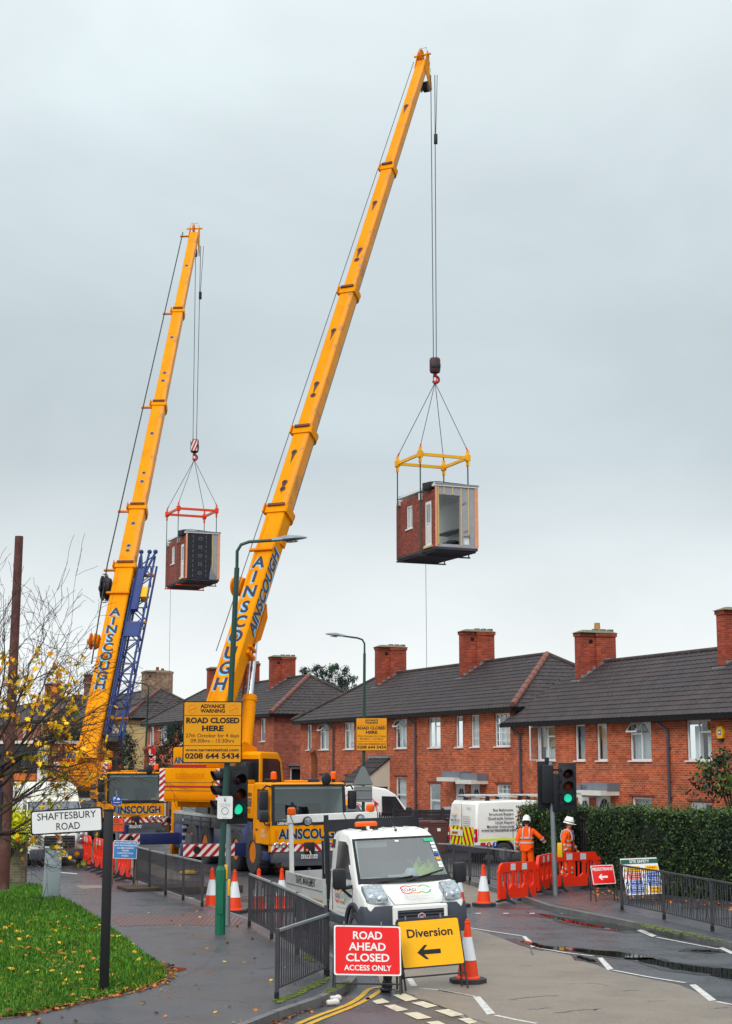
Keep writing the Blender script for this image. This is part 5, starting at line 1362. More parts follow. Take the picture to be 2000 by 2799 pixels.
    if not covered:
        i = MB(); i.bb(.16, .2, .25, .8, .06, 2.2, M_UPVC); i.ball((.22, .72, 1.05), .035, M_CHROME, 8); i.bb(.2, .21, .3, .75, .2, 2.1, M_WPAINT); i.build("inner_door", rt, smooth=0)
        s = MB(); s.bb(w - .75, w - .12, .5, 3.0, .95, 1.0, M_GREYT); s.build("shelf", rt, smooth=0)
        b = MB()
        for t in range(9): b.ball((.85 + .12 * (t % 5), .45 + .1 * (t % 3), .16 + .05 * (t % 4)), (.22, .16, .1), M_BLACK, 6)
        b.build("bag", rt)
    tl = MB(); x = 1.2 if not covered else .1; y = 3.6
    tl.tube([(x, y, -.2), (x + .02, y, -6), (x + .0, y, -c.z + gz(c.y + 4) + .05)], .012, M_ROPE, 4); tl.build("tag_line", rt)
    return rt
room("hanging brick bathroom pod with an open doorway in its unfinished grey end", cB, False)
room("hanging brick bathroom pod with black membrane over its end", cA, True)

def lift(label, c, h, zr, m, under):
    """spreader frame above a room: four beams, wire slings up to the hook, webbing straps round the room"""
    rt = thing("lifting_frame", label, "lifting frame", c, PHI, "lifting frames above the rooms")
    x0, x1, y0, y1, z = -.16, 2.32, 1.25, 3.85, 4.5
    b = MB()
    b.bb(x0 + .1, x1 - .1, y0 - .05, y0 + .05, z - .07, z + .07, m); b.bb(x0 + .1, x1 - .1, y1 - .05, y1 + .05, z - .07, z + .07, m)
    b.bb(x0 - .05, x0 + .05, y0 + .1, y1 - .1, z - .07, z + .07, m); b.bb(x1 - .05, x1 + .05, y0 + .1, y1 - .1, z - .07, z + .07, m)
    C4 = [(x0, y0), (x1, y0), (x1, y1), (x0, y1)]
    for x, y in C4: b.bb(x - .11, x + .11, y - .11, y + .11, z - .16, z + .16, m, bev=.02); b.bb(x - .02, x + .02, y - .14, y + .14, z - .4, z + .34, m)
    b.build("frame", rt, smooth=0)
    top = V((1.08, 2.17, zr - c.z))
    for x, y in C4:
        s = MB(); p = V((x, y, z + .34)); s.tube([p, p.lerp(top, .05)], .035, M_SHR, 5); s.tube([p.lerp(top, .05), top], .018, M_ROPE, 5); s.build("sling", rt)
    rg = MB(); rg.tube([top + V((.09 * sin(t), 0, .22 + .3 * cos(t))) for t in [2 * pi * k / 16 for k in range(17)]], .028, M_SHR, 6); rg.ball(top, .1, M_SHR, 8); rg.build("ring", rt)
    for x, y in C4:
        s = MB(); s.tube([(x, y, z - .4), (x, y, z - .3)], .04, M_SHR, 6)
        s.bb(x - .012, x + .012, y - .045, y + .045, -.24, z - .4, M_STRAP); s.build("strap", rt, smooth=0)
    for y in (y0, y1):
        u = MB(); u.bb(x0 - .06, x1 + .06, y - .05, y + .05, -.30, -.241, under); u.build("support_bar", rt, smooth=0)
    return rt
lift("yellow square lifting frame slung over the pod with the open doorway", cB, hB, zhB, M_FRY, M_UNDER)
lift("orange red square lifting frame slung over the black covered pod", cA, hA, zhA, M_FRR, M_FRR)
# ================================================================== VEHICLES
M_VW = mat("white vehicle paint", lin(236, 236, 232), .25, var=.02, vs=1, dirt=lin(190, 186, 176), dirtamt=.35, ds=1.2, coat=.4)
M_CRM = mat("cream white paint", lin(228, 226, 212), .3, var=.03, vs=1, dirt=lin(176, 170, 150), dirtamt=.45, ds=1.0, coat=.3)
M_SILV = mat("silver paint", lin(176, 182, 188), .25, metal=.5, var=.04, coat=.4)
M_BUMP = mat("grey bumper plastic", lin(66, 70, 80), .55, var=.1, vs=4)
M_SCR = glass("windscreen glass", (.42, .52, .52), .87)
M_LAMP = mat("clear lamp lens", lin(150, 160, 166), .06, metal=.4, var=.5, vs=14, spec=1)
M_LAMPR = mat("red lamp lens", lin(190, 24, 30), .1, var=.2)
M_ALU = mat("aluminium dropside", lin(196, 198, 196), .4, metal=.2, var=.06, vs=2, dirt=lin(120, 118, 112), dirtamt=.5, ds=1.5)
M_OCH = mat("ochre edge", lin(176, 134, 36), .5, var=.1)
M_HIV = mat("high visibility yellow", lin(196, 226, 0), .7, var=.15, vs=5)
M_HAT = mat("white helmet", lin(238, 238, 238), .25, var=.02)
M_LR = mat("logo red", lin(222, 40, 60), .4, var=.03); M_LO = mat("logo orange", lin(244, 130, 30), .4, var=.03); M_LG = mat("logo green", lin(60, 160, 60), .4, var=.03)
M_GTXT = mat("grey lettering", lin(60, 64, 72), .4, var=.03)
M_LTXT = mat("pale grey lettering", lin(160, 160, 162), .4, var=.03)
M_CHY = mat("chevron yellow", lin(220, 240, 10), .35, var=.04); M_CHR = mat("chevron red", lin(196, 28, 40), .35, var=.05)
M_WINDT = mat("tinted windscreen", lin(84, 98, 104), .05, var=.25, vs=.8, spec=1.0)
M_SEAT = mat("seat cloth", lin(70, 74, 80), .9, var=.15)
M_OPL = mat("orange plate", lin(240, 160, 10), .4, var=.03)

def arc(mb, cx, cy, r, a0, a1, wd, m, T, lift=.006, n=16):
    p = []
    for k in range(n + 1):
        a = R(a0 + (a1 - a0) * k / n); p += [(cx + (r - wd / 2) * cos(a), cy + (r - wd / 2) * sin(a), lift), (cx + (r + wd / 2) * cos(a), cy + (r + wd / 2) * sin(a), lift)]
    mb.add(p, [(2 * k, 2 * k + 2, 2 * k + 3, 2 * k + 1) for k in range(n)], m, T)
def roadlogo(mb, T, s, small=True):
    for k, m in enumerate((M_LR, M_LO, M_LG)):
        x = (k - 1) * .30 * s
        arc(mb, x, .0, .19 * s, 18 if k == 2 else 40, 162 if k == 0 else 140, .05 * s, m, T); arc(mb, x, .0, .19 * s, 200 if k == 0 else 220, 342 if k == 2 else 320, .05 * s, m, T)
    mb.text("ROAD", .15 * s, T @ MX.Translation((-.23 * s, -.07 * s, 0)), M_GTXT, bold=.02, width=.5 * s); mb.text("TRAFFIC", .15 * s, T @ MX.Translation((.3 * s, -.07 * s, 0)), M_LTXT, bold=.006, width=.52 * s)
    if small: mb.text("solutions limited", .06 * s, T @ MX.Translation((.1 * s, -.36 * s, 0)), M_LTXT, bold=-.005, width=1.0 * s)
def mirrors(cab, x, y, z, dz=.36):
    for s in (-1, 1):
        m = MB(); m.bb(x - .12, x + .06, s * y - .13, s * y + .13, z, z + dz, M_BLACK, bev=.06); m.tube([(x - .05, s * (y - .32), z + .05), (x - .03, s * (y - .1), z + .02)], .035, M_BLACK, 6); m.tube([(x - .05, s * (y - .32), z - .18), (x - .05, s * (y - .2), z - .12), (x - .03, s * (y - .05), z + .02)], .03, M_BLACK, 6)
        m.bb(x - .126, x - .121, s * y - .1, s * y + .1, z + .04, z + dz - .04, M_MIR); m.build("door_mirror", cab)
def vwheel(root, x, y, r=.34, wd=.22, rim=None): return wheel(root, x, y, r, wd, rim or M_STEEL, .64)

# ---------------------------------------------------------------- dropside truck
PS = R(20); tf = V((sin(PS), -cos(PS), 0)); trz = atan2(tf.y, tf.x)
tp = W(1152, 2590, 29.15); tp.z = 0
tr = thing("dropside_truck", "white dropside truck with orange light bar parked behind the road signs", "truck", tp, trz)
FX = lambda x, y, z: frame((x, y, z), (0, 1, 0), (0, 0, 1))
def bow(k, x0=-1.2):
    return lambda x, y, z: (x - k * (y / 1.0) ** 2 * max(0, min(1, (x - x0) / -x0)) if True else x, y, z)
prof = [(-2.5, .55), (-2.52, 2.05), (-2.4, 2.16), (-2.1, 2.2), (-1.6, 2.16), (-1.34, 2.05), (-.66, 1.23), (-.36, 1.1), (-.13, .99), (-.04, .86), (-.02, .6), (-.05, .42)] + arch(-.93, .36, .44, 10, .42)[::-1] + [(-1.5, .45)]
hw = lambda z: 1.02 if z < 1.15 else 1.02 - (z - 1.15) * .16
wb = bow(.2)
cb = MB(); body(cb, prof, hw, .09, M_VW, openseg=(5,), warp=wb, seg=4)
for k in range(6): cb.bb(-2.3, -1.62, -.62 + k * .24, -.56 + k * .24, 2.165, 2.205, M_VW, bev=.015)
cab = cb.build("cab", tr)
# windscreen with black band, sun strip and stickers
gl = MB(); A, B = V((-.66, 0, 1.23)), V((-1.34, 0, 2.05)); up = (B - A).normalized(); nn = V((up.z, 0, -up.x)); Lw = (B - A).length
def wsq(mb, y0, y1, t0, t1, o, m, n=12, warp=wb, c=(0, 0)):
    vs = []
    for i in range(n + 1):
        for t in (t0, t1):
            y = y0 + (y1 - y0) * i / n
            yy = y * (1 - .1 * t); p = A + up * (Lw * t) + nn * o; vs.append(V(warp(p.x, yy, p.z)))
    mb.add(vs, [(2 * i, 2 * i + 2, 2 * i + 3, 2 * i + 1) for i in range(n)], m)
wsq(gl, -.94, .94, .1, .97, .006, M_SCR); 
scr = gl.build("windscreen", cab, smooth=60)
sf = MB()
wsq(sf, -.98, .98, -.02, .1, .009, M_BLK); wsq(sf, -.98, -.92, .1, .99, .009, M_BLK); wsq(sf, .92, .98, .1, .99, .009, M_BLK); wsq(sf, -.92, .92, .95, .99, .009, M_BLK)
sf.build("screen_surround", cab, smooth=60)
sk = MB()
wsq(sk, .68, .9, .86, .93, .014, mat("sticker green", lin(60, 180, 130), .4), 3)
for t, m in ((.78, M_UPVC), (.7, M_UPVC), (.62, M_UPVC), (.53, M_BLUEP), (.43, M_OPL), (.33, M_UPVC), (.26, M_UPVC)): wsq(sk, .80, .9, t, t + .06, .014, m, 2)
sk.build("sticker", cab, smooth=0)
sk = MB(); wsq(sk, .0, .09, .88, .92, .014, M_UPVC, 2); sk.build("sticker", cab, smooth=0)
wp = MB(); 
for y0, y1, t1 in ((-.6, .15, .1), (.0, .85, .2)):
    p = A + up * (Lw * -.01) + nn * .03; q = A + up * (Lw * t1) + nn * .03; p.y = y0; q.y = y1; wp.tube([V(wb(*p)), V(wb(*q))], [.018, .012], M_BLACK, 5)
wp.build("wiper", cab)
it = MB(); it.bb(-1.15, -.74, -.9, .9, 1.05, 1.24, M_SEAT, bev=.05); it.bb(-2.1, -1.6, -.85, -.3, .8, 1.6, M_SEAT, bev=.08); it.bb(-2.1, -1.6, -.2, .85, .8, 1.55, M_SEAT, bev=.08); it.bb(-2.45, -2.3, -.9, .9, .6, 2.0, M_SEAT)
it.lathe([(.19, -.02), (.21, 0), (.19, .02), (.18, 0)], M_BLACK, 18, MX.Translation((-1.2, -.5, 1.42)) @ MX.Rotation(R(-55), 4, 'Y'))
it.bb(-1.5, -1.45, -.8, -.1, 1.86, 1.95, M_CREAMB); it.box((-.98, -.6, 1.295), (.25, .36, .02), M_UPVC, rz=.3); it.box((-1.0, -.1, 1.31), (.22, .3, .05), M_UPVC, rz=-.3); it.bb(-.95, -.85, .05, .18, 1.28, 1.33, M_YEL)
it.build("cab_interior", cab)
hv = MB(); ra = random.Random(3)
n = 22; vs = []
for i in range(n + 1):
    for j in range(n + 1):
        u, v = i / n, j / n; e = sin(pi * u) ** .6 * sin(pi * v) ** .6
        vs.append((-1.55 + .5 * u, .18 + .78 * v, 1.27 + e * (.2 + .13 * sin(u * 9 + v * 5) * cos(v * 11 - u * 4) + .08 * sin(v * 23 + u * 13) + ra.uniform(-.03, .03)) + .1 * v * u))
hv.add(vs, [(i * (n + 1) + j, (i + 1) * (n + 1) + j, (i + 1) * (n + 1) + j + 1, i * (n + 1) + j + 1) for i in range(n) for j in range(n)], M_HIV)
for k in range(4): hv.tube([(-1.5 + .06 * k, .3 + .13 * k, 1.6 - .03 * k), (-1.3, .32 + .14 * k, 1.55), (-1.1, .34 + .15 * k, 1.36)], .02, M_SILV, 4)
tag(hv.build("hi_vis_jacket"), "crumpled yellow hi-vis jacket heaped inside the truck's windscreen", "jacket")
bpy.data.objects["hi_vis_jacket"].matrix_world = MX.Translation(tp) @ MX.Rotation(trz, 4, 'Z')
hh = MB(); hh.lathe([(.15, 0), (.17, -.01), (.165, .01), (.13, .02), (.128, .06), (.11, .12), (.07, .155), (.001, .165)], M_HAT, 18); hh.bb(-.02, .02, -.1, .1, .12, .165, M_HAT, bev=.01)
ho = hh.build("hard_hat"); tag(ho, "white hard hat lying on the truck's dashboard", "hard hat")
ho.matrix_world = MX.Translation(tp) @ MX.Rotation(trz, 4, 'Z') @ MX.Translation((-1.0, .18, 1.3)) @ MX.Rotation(R(12), 4, 'Y')
sw = MB()
for s in (1,): sidepane(sw, [(-2.1, 1.28), (-1.02, 1.28), (-1.5, 1.92), (-1.66, 1.98), (-2.1, 1.98)], s * .985, M_WINDD)
sw.v = [(x, y - math.copysign((z - 1.28) * .13, y), z) for x, y, z in sw.v]
sw.build("side_window", cab, smooth=0)
sw = MB(); sidepane(sw, [(-2.1, 1.28), (-1.02, 1.28), (-1.5, 1.92), (-1.66, 1.98), (-2.1, 1.98)], -.985, M_WINDD); sw.v = [(x, y + (z - 1.28) * .13, z) for x, y, z in sw.v]
sw.build("side_window", cab, smooth=0)
for s in (-1, 1):                      # door shut lines, handle, sill
    dr = MB()
    for x in (-2.2, -.98): dr.bb(x - .006, x + .006, s * 1.019 - .004, s * 1.019 + .004, .62, 1.15, M_BLK)
    dr.bb(-2.12, -1.92, s * 1.03 - .012, s * 1.03 + .012, 1.1, 1.15, M_VW, bev=.01); dr.bb(-2.48, -1.4, s * 1.0 - .03, s * 1.0 + .03, .38, .56, M_BUMP, bev=.02)
    if s < 0:
        roadlogo(dr, FR((-1.72, -1.024, .93)), .62)
        dr.text("www.roadtraffic", .04, FR((-1.72, -1.024, .6)), M_LTXT, bold=-.005)
    dr.build("door", cab, smooth=0)
# bonnet furniture
bo = MB()
P0, P1 = V((-.35, 0, 1.12)), V((-.13, 0, .99))
ub = (V((-.74, 0, 1.3)) - V((-.04, 0, .86))).normalized()
TB = frame(V((-.27, 0, 1.075)) + V((.02, 0, .03)), (0, 1, 0), V((-.55, 0, .33)))
roadlogo(bo, TB @ MX.Translation((0, -.02, .02)), .62); bo.build("bonnet_logo", cab, smooth=0)
for s in (-1, 1):
    bo = MB()
    for k in range(14): bo.add([(s * .3 + (k - 6.5) * .028, .26, .03), (s * .3 + (k - 6.5) * .028 + .012, .26, .03), (s * .3 + (k - 6.5) * .028 + .004, .32, .035), (s * .3 + (k - 6.5) * .028 - .008, .32, .035)], [(0, 1, 2, 3)], M_BLK, TB)
    bo.build("bonnet_vent", cab, smooth=0)
sm_ = MB()
for s in (-1, 1): sm_.tube([V(wb(-.6, s * .74, 1.265)), V(wb(-.36, s * .66, 1.115)), V(wb(-.13, s * .56, 1.005)), V(wb(-.03, s * .5, .87))], .006, M_GTXT, 4)
sm_.tube([V(wb(-.03, y, .862)) + V((.008, 0, 0)) for y in (-.5, -.25, 0, .25, .5)], .006, M_GTXT, 4); sm_.build("bonnet_seam", cab)
gr = MB(); gr.bb(-.06, .03, -.56, .56, .42, .845, M_VW, bev=.03); gr.bb(-.02, .037, -.48, .48, .47, .77, M_BLK, bev=.02)
for k in range(5): gr.bb(.03, .05, -.47, .47, .495 + k * .056, .52 + k * .056, M_BUMP, bev=.008)
T = FX(.05, .0, .62); gr.lathe([(.085, 0), (.085, .01), (.07, .014), (.001, .012)], M_CHROME, 20, T); gr.lathe([(.062, .013), (.06, .018), (.001, .018)], M_HOOKR, 18, T); gr.text("FIAT", .045, T @ MX.Translation((0, -.02, .018)), M_UPVC, width=.085)
gr.build("grille", cab, smooth=0)
bm_ = MB()
for s in (-1, 1):
    pr = [(-.52, .30), (-.5, .5), (-.42, .74), (-.3, .84), (-.06, .84), (.0, .7), (.0, .4), (-.04, .28)]
    q = MB(); body(q, pr, .3, .05, M_BUMP); bm_.add([wb(v[0], v[1] + s * .77, v[2]) for v in q.v], q.f, M_BUMP)
bm_.bb(-.3, -.03, -.5, .5, .27, .43, M_BUMP, bev=.03)
bm_.bb(-.03, .0, -.26, .26, .31, .41, M_PLATE)
bm_.build("bumper", cab)
for s in (-1, 1):
    l = MB(); pts = [(-.44, .93), (-.2, .88), (-.09, .9), (-.1, 1.0), (-.22, 1.1), (-.46, 1.22), (-.54, 1.2)]
    q = MB(); body(q, pts, .2, .05, M_LAMP); l.add([wb(v[0] + .045, (v[1] + .79) * s, v[2]) for v in q.v], q.f, M_LAMP)
    for c in ((-.12, .74, .97), (-.16, .88, 1.0)): l.ball(wb(c[0] + .02, c[1] * s, c[2]), (.05, .07, .07), M_CHROME, 8)
    l.build("headlight", cab)
for s in (-1, 1):                     # wheel arch mouldings
    m = MB(); pts = arch(-.93, .36, .47, 12, .42); m.tube([(x, s * 1.02, z) for x, z in pts], .045, M_BUMP, 6); m.build("arch_moulding", cab)
mirrors(cab, -.98, 1.27, 1.12, .4)
lb = MB(); lb.bb(-2.0, -1.8, -.6, -.14, 2.2, 2.24, M_BLACK, bev=.01); lb.bb(-2.0, -1.8, -.6, -.14, 2.24, 2.35, M_AMB, bev=.05); lb.bb(-1.83, -1.77, -.4, -.34, 2.2, 2.26, M_UPVC); lb.build("light_bar", cab)
an = MB(); an.cyl((-1.5, .12, 2.15), (-1.5, .12, 2.19), .025, M_BLACK); an.tube([(-1.5, .12, 2.18), (-1.72, .1, 2.36)], .006, M_BLACK, 4); an.build("aerial", cab)
# chassis, bed, boards
ch = MB(); ch.bb(-5.7, -.6, -.45, .45, .42, .62, M_CGREY); ch.bb(-5.85, -2.6, -1.0, 1.0, .66, .76, M_CGREY); ch.bb(-5.8, -2.7, -.95, -.6, .4, .6, M_BLACK); ch.bb(-3.6, -2.7, .5, .95, .35, .62, M_BLACK)
ch.build("chassis", tr, smooth=0)
for s in (-1, 1):
    b = MB(); y = s * 1.05; b.bb(-5.85, -2.62, y - .02, y + .02, .76, 1.18, M_ALU); b.bb(-5.83, -2.64, y + s * .021, y + s * .03, .93, .95, M_STEEL); b.bb(-5.85, -2.62, y - .03, y + .03, .66, .755, M_OCH if s < 0 else M_ALU)
    for x in (-5.88, -2.6): b.bb(x - .04, x + .04, y - .035, y + .035, .66, 1.2, M_ALU)
    for k in range(5): b.cyl((-5.5 + k * .65, y + s * .03, .62), (-5.5 + k * .65, y + s * .08, .62), .03, M_STEEL)
    if s < 0: b.text("TRAFFIC MANAGEMENT", .17, FR((-4.15, y - .0215, .99)), M_BLK, width=1.75, bold=.012)
    b.build("side_board", tr, smooth=0)
b = MB(); b.bb(-5.92, -5.87, -1.0, 1.0, .76, 1.18, M_ALU); b.bb(-5.872, -5.868, -.15, .25, .8, 1.15, M_CGREY); b.build("tailboard", tr, smooth=0)
hb = MB(); hb.bb(-2.6, -2.53, -1.02, 1.02, .8, 1.1, M_BLACK); hb.bb(-2.6, -2.53, -1.04, 1.04, 2.14, 2.38, M_BLACK); hb.bb(-2.59, -2.54, .93, 1.04, 2.14, 2.5, M_BLACK); hb.bb(-2.59, -2.54, -1.04, -.95, 2.14, 2.48, M_BLACK)
for y in (-.99, -.5, 0, .5, .99): hb.bb(-2.6, -2.54, y - .04, y + .04, 1.1, 2.14, M_BLACK)
hb.bb(-2.95, -2.88, -1.0, -.9, .8, 1.95, M_BLACK); hb.bb(-2.72, -2.66, -1.0, -.94, .8, 2.1, M_BLACK); hb.bb(-2.7, -2.64, -1.02, -.9, 1.3, 2.0, M_STEEL)
hb.build("headboard", tr, smooth=0)
rf = MB()
for s in (-1, 1): rf.bb(-5.83, -5.75, s * .97 - .045, s * .97 + .045, .76, 2.22, M_VW)
rf.bb(-5.86, -5.72, -1.05, 1.05, 2.22, 2.40, M_VW, bev=.015); rf.bb(-5.715, -5.69, .3, .5, 1.72, 2.22, M_VW); rf.cyl((-5.69, .4, 2.12), (-5.685, .4, 2.12), .025, M_BLK); rf.cyl((-5.69, .4, 1.92), (-5.685, .4, 1.92), .025, M_BLK)
rfo = rf.build("rear_frame", tr, smooth=0)
for y in (-.95, .9):
    l = MB(); l.lathe([(.09, 0), (.1, .03), (.09, .13), (.06, .16)], M_AMB, 14, MX.Translation((-5.79, y, 2.405))); l.build("beacon", rfo)
for y in (-.62, .62):
    l = MB(); l.ball((-5.66, y, 2.25), (.07, .11, .11), M_BLACK, 8); l.lathe([(.085, 0), (.001, .01)], M_LAMP, 12, FX(-5.6, y, 2.25)); l.tube([(-5.7, y, 2.25), (-5.7, y - .3, 2.2), (-5.72, y - .38, 2.40)], .01, M_BLACK, 4); l.build("work_lamp", rfo)
ld = MB(); ld.bb(-3.4, -3.0, -.3, .5, .76, .95, M_AMB, bev=.03); ld.bb(-3.9, -3.5, -.8, -.2, .76, 1.0, M_BLACK, bev=.06); ld.build("load", tr)
for ch_ in KIDS[tr.name]:               # the short-wheelbase bed
    for o_ in [ch_] + KIDS.get(ch_.name, []):
        for vv in o_.data.vertices:
            if vv.co.x < -2.62: vv.co.x = -2.62 + (vv.co.x + 2.62) * .78
tr.rotation_euler = (R(1.6), 0, trz)
for x, ys in ((-.93, (.9, -.9)), (-4.2, (.9, -.9))):
    for y in ys: vwheel(tr, x, y, .35, .24)
mf = MB()
for s in (-1, 1): mf.bb(-4.7, -4.66, s * .9 - .15, s * .9 + .15, .25, .66, M_BLACK); mf.bb(-4.6, -3.8, s * .9 - .14, s * .9 + .14, .7, .72, M_BLACK)
mf.build("mudguard", tr, smooth=0)

# ---------------------------------------------------------------- panel vans
def panel_van(label, loc, rz, L, H, paint, front, cat="van", hw0=.98, lowf=None):
    v = thing("panel_van", label, cat, loc, rz)
    rw = -L + 1.05; fw = -.95
    wsb, wst, brow = front
    pr = [(-L, .5), (-L - .02, 1.2), (-L + .05, H - .12), (-L + .16, H)] + [(-L * .55, H + .02)] + list(brow) + [wst, wsb, (-.2, wsb[1] - .22), (-.06, wsb[1] - .4), (-.02, .55), (-.06, .4)] + arch(fw, .36, .42, 9, .42)[::-1] + [(fw - .5, .42), (rw + .5, .42)] + arch(rw, .36, .42, 9, .42)[::-1]
    f = lambda z: hw0 if z < 1.2 else hw0 - (z - 1.2) * .10
    b = MB(); wv = lambda x, y, z: (x - .16 * y * y * max(0, min(1, (x + 1.5) / 1.5)), y, z)
    body(b, pr, f, .08, paint, warp=wv, seg=4); bo = b.build("body", v)
    A, B = V((wsb[0], 0, wsb[1])), V((wst[0], 0, wst[1])); up = (B - A).normalized(); nn = V((up.z, 0, -up.x)); Lw = (B - A).length
    g = MB(); vs = []
    for o, m, a0, a1, yy in ((.008, M_BLK, .0, .99, .93), (.014, M_WINDD if paint is not M_CRM else M_WINDT, .06, .96, .87)):
        vs = []
        for i in range(11):
            for t in (a0, a1):
                p = A + up * (Lw * t) + nn * o; y = yy * (2 * i / 10 - 1) * (1 - .09 * t); vs.append(wv(p.x, y, p.z))
        g.add(vs, [(2 * i, 2 * i + 2, 2 * i + 3, 2 * i + 1) for i in range(10)], m)
    for s in (-.4, .3): p = A + nn * .03; q = A + up * (Lw * .2) + nn * .03; g.tube([(p.x, s, p.z), (q.x - .05, s + .5, q.z)], .014, M_BLACK, 4)
    g.build("windscreen", bo, smooth=60)
    for s in (-1, 1):
        sw = MB()
        y0 = f(1.3)
        q = MB(); sidepane(q, [(wsb[0] - 1.25, wsb[1] - .05), (wsb[0] - .18, wsb[1] - .05), (wst[0] - .02, wst[1] - .08), (wsb[0] - 1.25, wst[1] - .06)], s * (f(wsb[1] - .05) + .002), M_WINDD); sw.add([(a, y - math.copysign((z - wsb[1] + .05) * .09, y), z) for a, y, z in q.v], q.f, M_WINDD)
        sw.build("side_window", bo, smooth=0)
    bu = MB(); bu.bb(-L - .09, -L + .05, -hw0 + .02, hw0 - .02, .36, .58, M_BUMP, bev=.04)
    for s in (-1, 1): bu.bb(-L - .08, rw - .44, s * (hw0 - .03) - .04, s * (hw0 - .03) + .045, .36, .62, M_BUMP, bev=.02); bu.bb(rw + .44, fw - .44, s * hw0 - .012, s * hw0 + .02, .42, .56, M_BUMP, bev=.01)
    bu.build("bumper", bo)
    for x in (fw, rw):
        for s in (-1, 1):
            vwheel(v, x, s * (hw0 - .11), .34, .22)
    for x in (fw, rw):
        m = MB()
        for s in (-1, 1): m.lathe([(.42, -.05), (.42, .001), (.36, .003), (.001, .003)], M_BLK, 18, MX.Translation((x, s * (hw0 - .001), .36)) @ MX.Rotation(-s * pi / 2, 4, 'X')) if False else None
        m.bb(x - .4, x + .4, -hw0 + .03, hw0 - .03, .3, .7, M_BLK); m.build("wheel_well", bo, smooth=0)
    mirrors(bo, wsb[0] - .2, hw0 + .2, wsb[1] - .05, .32)
    sl_ = MB()
    for x in (wsb[0] - 1.32, wsb[0] - 2.5, rw + .75):
        for s in (-1, 1): sl_.bb(x - .007, x + .007, s * (hw0 + .0005) - .003, s * (hw0 + .0005) + .003, .62, 1.25, M_GTXT)
    sl_.build("door_seam", bo, smooth=0)
    return v, bo, f

# cream high-roof van on the left
pv = W(160, 2380, 50.0); pv.z = gz(pv.y) + .12
ca = R(-90 + 21)
v1, b1o, f1 = panel_van("cream high roof van parked beyond the grey cabinet", pv, ca, 5.6, 2.66, M_CRM, ((-.72, 1.32), (-1.42, 2.05), [(-2.3, 2.66), (-1.75, 2.5)]))
q = MB(); q.bb(-.05, .03, -.5, .5, .6, .99, M_BLK, bev=.03)
for k in range(4): q.bb(.02, .045, -.48, .48, .64 + k * .09, .68 + k * .09, M_BUMP, bev=.01)
T = FX(.045, 0, .82); q.lathe([(.1, 0), (.1, .012), (.085, .014), (.001, .006)], M_CHROME, 20, T); q.text("V", .07, T @ MX.Translation((0, .005, .012)), M_UPVC, bold=.03); q.text("W", .07, T @ MX.Translation((0, -.075, .012)), M_UPVC, bold=.03)
q.build("grille", b1o, smooth=0)
q = MB(); q.bb(-.3, .02, -.93, .93, .22, .56, M_BUMP, bev=.06); q.bb(.02, .028, -.27, .27, .31, .42, M_PLATE); q.text("7 KDX", .075, FX(.029, .08, .33), M_BLK, bold=.01); q.build("front_bumper", b1o)
for s in (-1, 1):
    l = MB(); l.bb(-.3, -.02, s * .72 - .13, s * .72 + .13, .76, 1.12, M_LAMP, bev=.05); l.ball((-.03, s * .72, 1.0), (.03, .08, .08), M_CHROME, 8); l.ball((-.03, s * .72, .85), (.03, .06, .06), M_CHROME, 8); l.build("headlight", b1o)
q = MB(); q.ball((-1.62, .1, 2.45), (.05, .04, .07), M_BLACK, 6); q.build("aerial", b1o)

# white van in the drive, chevrons on its back doors
rc = W(1303, 2345, 51.0); fwd = V((cos(R(25)), sin(R(25)), 0)); lft = V((-fwd.y, fwd.x, 0))
L2 = 4.85; fp = rc + lft * .98 + fwd * L2; fp.z = gz(rc.y) + .12
v2, b2o, f2 = panel_van("white panel van in the drive with red and yellow chevron back doors", fp, R(25), L2, 2.06, M_VW, ((-.95, 1.22), (-1.55, 1.86), [(-2.2, 2.05)]))
rx = -L2 - .022
q = MB(); RT = frame((rx, 0, 0), (0, -1, 0), (0, 0, 1))      # rear face, x to the right
for s in (-1, 1):
    for k in range(6):                                      # chevron boards
        z0 = .58 + k * .16 - .2; pts = [(s * .04, z0 + .42), (s * .80, z0), (s * .80, z0 + .08), (s * .04, z0 + .5)]
    w0 = .78
    q.add([(s * .03, .58, .004), (s * .8, .58, .004), (s * .8, 1.2, .004), (s * .03, 1.2, .004)], [(0, 1, 2, 3)], M_CHR, RT)
    for k in range(-4, 5):
        x = .03 + k * .28; pts = [(x, .58), (x + .14, .58), (x + .14 + .32, 1.2), (x + .32, 1.2)]
        lo, hi = .03, .8; o = pts
        for sd, lim in ((1, lo), (-1, hi)):
            src = o; o = []
            for i in range(len(src)):
                a, b = src[i - 1], src[i]; ia = (a[0] - lim) * sd >= 0; ib = (b[0] - lim) * sd >= 0
                if ia != ib: t = (lim - a[0]) / (b[0] - a[0]); o.append((lim, a[1] + (b[1] - a[1]) * t))
                if ib: o.append(b)
            if not o: break
        if len(o) > 2: q.add([((.83 - p[0]) * s, p[1], .008) for p in o], [tuple(range(len(o)))], M_CHY, RT)
q.bb(rx - .03, rx - .01, -.08, .74, .88, 1.09, M_UPVC, bev=.005)
q.bb(rx - .035, rx - .031, .22, .66, .93, 1.03, M_OPL); q.text("LJ08 DBY", .06, RT @ MX.Translation((-.44, .95, .036)), M_BLK, width=.4)
for s in (-1, 1): q.bb(rx - .012, rx - .003, s * .0 - .006, s * .0 + .006, .5, 1.95, M_GTXT) if s > 0 else None
q.text("Target", .1, RT @ MX.Translation((-.55, 1.5, .006)), M_GTXT, bold=0); q.text("Stati-CAL Ltd", .1, RT @ MX.Translation((-.48, 1.36, .006)), M_GTXT, bold=.01, width=.6)
